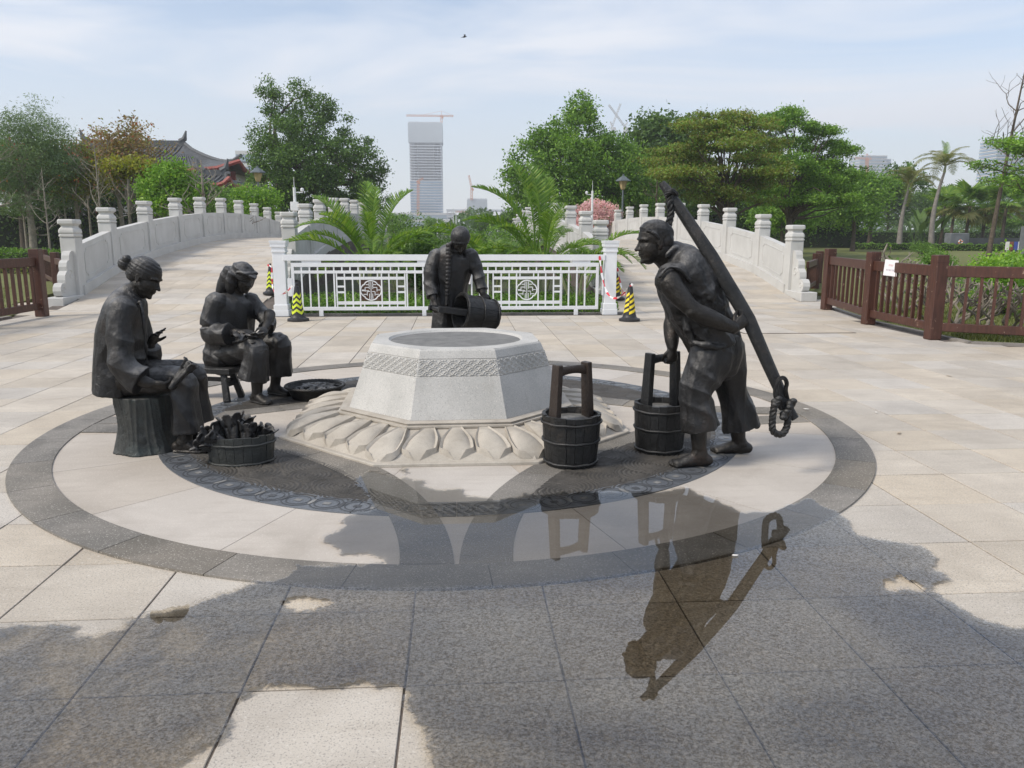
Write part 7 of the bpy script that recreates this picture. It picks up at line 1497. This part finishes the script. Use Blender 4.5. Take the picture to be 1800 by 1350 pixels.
# ------------------------------------------------------------------ lamps, camera poles
steel = simple('lamp_steel', (0.10, 0.12, 0.13), 0.5, 0.15, 5); glassm = simple('lamp_glass', (0.42, 0.32, 0.16), 0.35, 0.1, 5)
def lamp(label, px, pt, D):
    bs = at_px(px, D); H_ = hz(pt, D); k_ = D/55; root = empty('street_lamp', bs, label, 'lamp', 'park lamps beyond the bridges')
    b = MB(); b.lathe([(0.13, 0), (0.13, 0.5), (0.075, 0.6), (0.065, H_-1.0)], 12, bs); b.build('pole', steel, root, 40)
    b = MB(); b.lathe([(0.10, H_-1.02), (0.16, H_-0.95), (0.30, H_-0.45), (0.001, H_-0.45)], 6, bs); b.build('lantern', glassm, root)
    b = MB(); b.lathe([(0.52, H_-0.46), (0.50, H_-0.40), (0.12, H_-0.14), (0.07, H_-0.12), (0.05, H_), (0.001, H_)], 6, bs); b.build('lamp_shade', steel, root)
lamp('park lamp with a pointed shade in front of the tall dark tree', 459, 294, 54); lamp('park lamp with a pointed shade above the pink blossom bush', 1093, 304, 54)
whp = simple('pole_white', (0.66, 0.67, 0.66), 0.45, 0.08, 5)
for px, pt, D, lb_ in ((521, 313, 34, 'thin white camera pole with a control box beyond the balustrade near the seated women'), (1040, 316, 44, 'thin white camera pole rising behind the pink blossom bush')):
    bs = at_px(px, D); H_ = hz(pt, D); root = empty('camera_pole', bs, lb_, 'pole', 'camera poles'); b = MB(); zc = hz(pt+18, D)
    b.lathe([(0.07, 0), (0.06, zc)], 10, bs); b.build('mast', whp, root, 40); b = MB(); b.lathe([(0.012, zc), (0.008, H_)], 6, bs); b.build('lightning_rod', whp, root)
    sg = 1 if px < 800 else -1; b = MB(); b.bar(bs+UP*(zc-0.2), bs+Vector((sg*0.34, 0, zc-0.2)), 0.03, 0.04, UP); b.build('arm', whp, root)
    b = MB(); b.lathe([(0.001, 0), (0.07, 0.03), (0.075, 0.12), (0.04, 0.16)], 12, bs+Vector((sg*0.32, 0, zc-0.18))); b.build('camera', whp, root, 40)
    if px < 800: b = MB(); zb_ = hz(364, D); b.box(bs+Vector((0, -0.12, zb_)), (0.30, 0.22, 0.36)); link('control_box', bevel_mesh(b.mesh('control_box'), 0.01), whp, root)
# ------------------------------------------------------------------ red-eaved hall on the left
def hall():
    D = 88.0; s1 = D/1380; tiles = simple('grey_roof_tile', (0.085, 0.09, 0.095), 0.7, 0.25, 2, 0.3, 8); redw = simple('red_timber', (0.26, 0.045, 0.035), 0.6, 0.3, 2); plas = simple('pale_plaster', (0.5, 0.49, 0.46), 0.8, 0.1, 2); dk = simple('dark_window', (0.03, 0.03, 0.03), 0.3, 0.2, 2)
    root = empty('hall', at_px(300, D), 'traditional hall with grey tiled roofs and upturned red eaves behind the grove', 'building')
    def W_(px, py, dd=0.0): return P(px, py, D+dd)
    def hip(nm, ex0, ex1, rx0, rx1, ze, zr, dep, yc, up):
        """hip roof: eave rectangle ex0..ex1, ridge rx0..rx1, concave slopes and upturned corners"""
        b = MB(); m = 9; n = 40; ring = []
        for q in range(n):
            t = 4*q/n; k_ = int(t); u = t-k_
            c = [(ex0, -1), (ex1, -1), (ex1, 1), (ex0, 1)]; (xa, ya), (xb, yb) = c[k_], c[(k_+1) % 4]; x = xa+(xb-xa)*u; y = ya+(yb-ya)*u
            rx = min(max(x, rx0), rx1); corner = abs(2*u-1)**6; ring.append((x, y*dep/2, rx, corner))
        vs = []
        for j in range(m+1):
            v = j/m
            for x, y, rx, cn in ring: vs.append((rx+(x-rx)*v, D+yc+y*v, zr+(ze-zr)*(v**0.75)+up*cn*v**3))
        fs = [(j*n+i, j*n+(i+1) % n, (j+1)*n+(i+1) % n, (j+1)*n+i) for j in range(m) for i in range(n)]; b.add(vs, fs); o = b.build(nm, tiles, root, 50)
        b = MB(); pts = [(x, D+yc+y, ze-0.15+up*cn) for x, y, rx, cn in ring]; pts.append(pts[0]); b.tube(pts, 0.26, 6); b.build('eave_board', redw, o)
        b = MB()
        for i in range(int((ex1-ex0)/0.5)):
            x = ex0+0.3+i*0.5; rx = min(max(x, rx0), rx1); pts = [(rx+(x-rx)*v, D+yc-dep/2*v, zr+(ze-zr)*(v**0.75)+0.08) for v in np.linspace(0.02, 0.97, 6)]; b.tube(pts, 0.08, 4, caps=False)
        q = b.build('tile_rib', tiles, o); q['kind'] = 'stuff'
        b = MB(); b.box(((rx0+rx1)/2, D+yc, zr+0.2), (rx1-rx0, 0.5, 0.6)); b.build('ridge', tiles, o)
        for sx, xx in ((-1, rx0), (1, rx1)): b = MB(); b.tube([(xx-sx*0.5, D+yc, zr+0.4), (xx, D+yc, zr+0.7), (xx+sx*0.25, D+yc, zr+1.6)], [0.35, 0.3, 0.08], 6); b.build('ridge_horn', tiles, o)
        for ex, rx in ((ex0, rx0), (ex1, rx1)): b = MB(); b.tube([(rx+(ex-rx)*v, D+yc-dep/2*v, zr+(ze-zr)*(v**0.75)+up*v**6+0.2) for v in np.linspace(0, 1.04, 9)], 0.2, 6); b.build('hip_ridge', tiles, o)
        return o
    X_ = lambda px: W_(px, 300).x
    hip('roof', X_(40), X_(430), X_(90), X_(284), W_(350, 300).z, W_(200, 240).z, 20, 8, 1.0)
    b = MB(); b.box(((X_(60)+X_(410))/2, D+8, W_(300, 304).z/2), (X_(410)-X_(60), 15, W_(300, 304).z)); b.build('wall', plas, root)
    b = MB(); b.box(((X_(60)+X_(410))/2, D+0.3, W_(300, 308).z), (X_(412)-X_(58), 0.5, 0.9)); b.build('beam', redw, root)
    hip('roof', X_(352), X_(436), X_(372), X_(416), W_(350, 330).z, W_(350, 312).z, 7, -4, 0.7)
    b = MB(); b.box(((X_(360)+X_(428))/2, D-4, W_(350, 334).z/2), (X_(428)-X_(360), 5, W_(350, 334).z)); b.build('wall', plas, root)
    for i in range(12):
        x = X_(66)+i*(X_(404)-X_(66))/11; b = MB(); b.box((x, D+0.35, W_(300, 308).z/2), (0.4, 0.4, W_(300, 308).z)); b.build('column', redw, root)
        if i < 11: b = MB(); b.box((x+(X_(404)-X_(66))/22, D+0.46, W_(300, 330).z), ((X_(404)-X_(66))/16, 0.1, 2.4)); b.build('window', dk, root)
    for i in range(5):
        x = X_(362)+i*(X_(426)-X_(362))/4; b = MB(); b.box((x, D-6.6, W_(350, 334).z/2), (0.3, 0.3, W_(350, 334).z)); b.build('column', redw, root)
hall()
# ------------------------------------------------------------------ towers and cranes far away
conc = simple('hazy_concrete', (0.60, 0.62, 0.66), 0.85, 0.12, 0.05); gls = simple('hazy_tower_glass', (0.27, 0.37, 0.48), 0.22, 0.15, 0.03); gls2 = simple('pale_tower_glass', (0.32, 0.40, 0.47), 0.25, 0.12, 0.03); net = simple('hazy_safety_net', (0.52, 0.56, 0.60), 0.9, 0.08, 0.03); crn = simple('crane_orange', (0.62, 0.24, 0.10), 0.6, 0.1, 1); crw = simple('crane_white', (0.6, 0.6, 0.6), 0.6, 0.1, 1); wtw = simple('white_tower_wall', (0.62, 0.61, 0.60), 0.8, 0.06, 0.05)  # concrete, glass and net colours paler and bluer, distance haze painted in
def tower(name, label, px0, px1, pt, D, floors, split, wall, glass, netpx=None, dep=None, ncol=9, rz=0.0):
    a, c = P(px0, 390, D), P(px1, 390, D); w = c.x-a.x; dep = dep or w*0.8; H_ = P((px0+px1)/2, pt, D).z; cx_ = (a.x+c.x)/2; cy_ = D+dep/2
    root = empty(name, (cx_, cy_, 0), label, 'building', 'towers on the horizon'); hn = P(0, netpx, D).z if netpx else H_; fh = hn/floors
    b = MB(); b.box((cx_, cy_, hn/2), (w*0.55, dep*0.55, hn)); b.build('core', conc, root)
    for i in range(floors):
        z = (i+0.5)*fh
        if z < hn*split: b = MB(); b.box((cx_, cy_, z), (w*0.985, dep*0.985, fh*0.70)); b.build('window_band', glass, root)
        b = MB(); b.box((cx_, cy_, (i+1)*fh-fh*0.15), (w, dep, fh*0.30)); b.build('floor_slab', wall, root)
    for i in range(ncol):
        x = cx_-w*0.48+w*0.96*i/(ncol-1); b = MB(); b.box((x, cy_-dep*0.46, hn/2), (w*0.012, w*0.012, hn)); b.build('column', wall, root)
    for i in range(4): b = MB(); b.box((cx_+w*0.46, cy_-dep*0.46+dep*0.92*i/3, hn/2), (w*0.02, w*0.02, hn)); b.build('column', wall, root)
    if netpx:
        b = MB(); b.box((cx_, cy_, (hn+H_)/2), (w*1.04, dep*1.04, H_-hn)); b.build('safety_net', net, root); b = MB(); b.box((cx_, cy_, H_+0.6), (w*1.0, dep*1.0, 1.2)); b.build('parapet', conc, root)
    return root, cx_, cy_, H_
tower('tower', 'half-built glass tower under construction with open upper floors, straight behind the girl', 722, 779, 216, 900, 34, 0.58, conc, gls, 243, 30)
tower('podium', 'low podium block at the foot of the half-built tower', 690, 800, 374, 880, 3, 1.0, wtw, gls2, None, 30)
tower('tower', 'finished pale glass tower with an orange crane in front, beyond the layered trees', 1503, 1550, 273, 1000, 26, 1.1, wtw, gls2, None, 30, 15)
tower('tower', 'narrow pale slab attached to the glass tower\'s shaded side', 1549, 1557, 279, 1005, 26, 1.1, conc, gls, None, 30, 3)
tower('apartment_tower', 'pale apartment tower with dark balconies behind the bare tree', 1738, 1790, 245, 620, 28, 1.1, wtw, gls, None, 22, 7)
tower('apartment_block', 'low glass wing beside the pale apartment tower', 1728, 1760, 345, 600, 10, 1.1, wtw, gls2, None, 20, 5)
tower('site_building', 'small concrete block rising on the building site right of the half-built tower', 822, 856, 351, 850, 5, 0.0, conc, gls, 366, 14, 5)
tower('site_building', 'long low scaffolded frame on the building site', 785, 890, 368, 870, 4, 0.0, conc, gls, None, 20, 15)
tower('apartment_block', 'small grey-white block between the hall roof and the tall dark tree', 421, 455, 265, 300, 7, 1.1, wtw, gls2, None, 12, 6)
tower('apartment_block', 'tiny distant block between the glass tower and the leaning palms', 1570, 1585, 318, 1100, 8, 1.1, wtw, gls2, None, 14, 4)
def lattice(b, a, c, w, t, n=None):
    a, c = Vector(a), Vector(c); d, u, v = frame_of(c-a); L = (c-a).length; n = n or max(3, int(L/(w*1.6)))
    cs = [(u*i+v*j)*(w/2) for i, j in ((-1, -1), (1, -1), (1, 1), (-1, 1))]
    for q in cs: b.bar(a+q, c+q, t, t)
    for i in range(n):
        for q in range(4): b.bar(a+d*(L*i/n)+cs[q], a+d*(L*(i+1)/n)+cs[(q+1) % 4], t*0.7, t*0.7)
def tower_crane(label, px, pbase, pmast, D, jl, jr, m, luff=None, t=0.5, w=2.0):
    b0 = P(px, pbase, D); top = P(px, pmast, D); root = empty('tower_crane', b0, label, 'crane', 'construction cranes'); b = MB(); lattice(b, b0, top, w, t); b.build('mast', m, root)
    if luff: b = MB(); e = P(luff[0], luff[1], D); lattice(b, top, e, w*0.7, t*0.8); b.build('jib', m, root); b = MB(); e2 = P(luff[2], luff[3], D); b.bar(top, e2, w*0.6, w*0.6); b.build('counter_jib', m, root)
    else:
        b = MB(); lattice(b, P(jl, pmast, D), P(jr, pmast+1, D), w*0.7, t*0.8); b.build('jib', m, root); b = MB(); ap = P(px, pmast-8, D); b.bar(top, ap, t, t); b.bar(ap, P(jl+(px-jl)*0.4, pmast, D), t*0.5, t*0.5); b.bar(ap, P(jr, pmast, D), t*0.5, t*0.5); b.build('tie_bar', m, root)
    b = MB(); b.box(top+Vector((1, -1, -2)), (2, 2, 2.4)); b.build('cab', m, root)
tower_crane('orange crane on top of the half-built tower, long arm level', 776, 216, 203, 905, 714, 797, crn, None, 0.36)
tower_crane('orange luffing crane standing before the half-built tower', 735, 380, 318, 840, 0, 0, crn, (744, 313, 732, 320), 0.5)
tower_crane('orange luffing crane on the building site, arm nearly upright', 829, 352, 330, 850, 0, 0, crn, (824, 308, 832, 333), 0.5)
tower_crane('orange crane in front of the finished glass tower', 1524, 330, 278, 960, 1503, 1532, crn, None, 0.6, 2.4)
tower_crane('white luffing crane above the round tree, arm leaning towards the dark tree', 1076, 330, 222, 500, 0, 0, crw, (1091, 182, 1073, 214), 0.25, 1.2)
tower_crane('white luffing crane above the round tree, arm leaning towards the half-built tower', 1098, 330, 222, 510, 0, 0, crw, (1070, 184, 1103, 215), 0.25, 1.2)
tower_crane('small orange crane low over the building site', 822, 384, 372, 855, 800, 862, crn, None, 0.4, 1.6)
# slim masts in front of the site
for px, pt, D, lb_ in ((769, 382, 120, 'short pale lamp mast just left of the girl\'s head'), (797, 366, 200, 'thin mast beside the building site, taller one'), (802, 370, 190, 'thin mast beside the building site, shorter one'), (1597, 290, 300, 'needle-thin spire above the shorter leaning palm')):
    bs = at_px(px, D); b = MB(); k_ = D/120*0.07; b.lathe([(k_*1.2, 0), (k_, hz(pt, D)*0.6), (k_*0.6, hz(pt, D))], 8, bs); tag(b.build('mast', whp), lb_, 'mast')
# far low line of trees, one mass
rg = np.random.default_rng(5); n = 26000; xx = rg.uniform(-230, 420, n); yy = rg.uniform(230, 290, n); hgt = 5+3.5*np.sin(xx*0.045)+2.0*np.sin(xx*0.13+1)+1.5*np.sin(xx*0.31); C = np.stack([xx, yy, np.maximum(0.2, rg.random(n)**0.7*np.maximum(hgt, 2.5))], 1)
tag(link('far_wood', np_mesh('far_wood', leaf_quads(C, 1.7, rg).reshape(-1, 3), np.arange(4*n).reshape(-1, 4)), M['leaf_dark']), 'distant line of trees along the horizon', 'wood', kind='stuff')
# pond wall with life ring
D = 74; gw = simple('grey_stone_wall', (0.14, 0.15, 0.16), 0.8, 0.3, 1.0, 0.3, 6)
a, c = P(1664, 430, D), P(1697, 430, D); b = MB(); zt = hz(408, D); b.box(((a.x+c.x)/2, D, zt/2), (c.x-a.x, 1.0, zt)); tag(link('stone_wall', bevel_mesh(b.mesh('stone_wall'), 0.05), gw), 'grey stone pier beside the life ring under the fan palms', 'wall')
b = MB(); a, c = P(1697, 430, D+2), P(1800, 430, D+2); b.box(((a.x+c.x)/2+4, D+2, 0.6), (c.x-a.x+8, 0.6, 1.2)); tag(b.build('pond_wall', simple('dark_wall', (0.05, 0.055, 0.06), 0.7, 0.3, 1)), 'low dark wall running behind the fan palm trunks', 'wall')
lr_ = P(1688.5, 425.5, D-0.7); root = empty('life_ring', lr_, 'orange and white life ring hung by the grey stone pier', 'life ring')
for q in range(8):
    b = MB(); pts = [lr_+Vector((0.17*math.cos(t), 0, 0.17*math.sin(t))) for t in np.linspace(q*math.pi/4, (q+1)*math.pi/4, 6)]; b.tube(pts, 0.065, 8, (0, 1, 0)); b.build('ring_segment', simple('ring_orange', (0.75, 0.2, 0.05), 0.5, 0.05, 3) if q % 2 == 0 else whp, root, 60)
b = MB(); b.box((lr_.x, D-0.3, 0.35), (0.7, 0.3, 0.9)); b.build('stand', simple('stand_tan', (0.4, 0.33, 0.2), 0.8, 0.1, 3), root)
a = P(1796, 425, 60); b = MB(); b.box((a.x+0.9, 60, 1.1), (1.6, 0.8, 2.2)); tag(b.build('stone_wall', gw), 'tall grey stone pier beside the small painted panels', 'wall')
for q, (px, cc, lb_) in enumerate([(1770, (0.75, 0.72, 0.68), 'white panel of the small painted board row'), (1777, (0.22, 0.07, 0.04), 'brown-red panel of the small painted board row'), (1785, (0.05, 0.08, 0.35), 'blue panel of the small painted board row'), (1791, (0.7, 0.72, 0.74), 'pale panel at the end of the painted board row')]):
    p_ = P(px, 438, 68); b = MB(); b.box((p_.x, 68, 0.55), (0.34, 0.06, 0.75)); b.box((p_.x, 68.02, 0.1), (0.05, 0.05, 0.2)); tag(b.build('painted_panel', simple('panel_'+str(q), cc, 0.6, 0.08, 3)), lb_, 'panel')
# bird
bp = P(816, 65, 60); root = empty('bird', bp, 'small dark bird flying above the half-built tower', 'bird'); cl = Clay()
cl.limb([bp+Vector((-0.13, 0, -0.02)), bp, bp+Vector((0.12, 0, 0.02))], [0.02, 0.05, 0.03], None, 10); cl.ell(bp+Vector((0.15, 0, 0.03)), (0.035, 0.03, 0.03))
cl.limb([bp+Vector((-0.1, 0, -0.02)), bp+Vector((-0.24, 0, -0.04))], [(0.012, 0.02), (0.008, 0.05)], UP, 8)
for s_ in (-1, 1): cl.limb([bp+Vector((0.03, s_*0.03, 0.02)), bp+Vector((0.05, s_*0.15, 0.12)), bp+Vector((-0.06, s_*0.30, 0.10))], [(0.012, 0.06), (0.01, 0.055), (0.006, 0.02)], UP, 10)
cl.finish('body', simple('dark_feather', (0.03, 0.03, 0.032), 0.7, 0.2, 20), root, 0.008, 2)
# ------------------------------------------------------------------ hazy air
HAZE = 0.0006
hb = MB(); hb.box((60, 640, 74.15), (2900, 1420, 151.7))
hm = bpy.data.materials.new('pale_haze'); hm.use_nodes = True; ht = hm.node_tree; ht.nodes.remove(ht.nodes['Principled BSDF'])
pv = ht.nodes.new('ShaderNodeVolumePrincipled'); pv.inputs['Density'].default_value = HAZE; pv.inputs['Color'].default_value = (0.97, 0.98, 1.0, 1); pv.inputs['Anisotropy'].default_value = 0.2
ht.links.new(pv.outputs[0], ht.nodes['Material Output'].inputs['Volume'])
hz_o = hb.build('haze', hm); hz_o['kind'] = 'stuff'
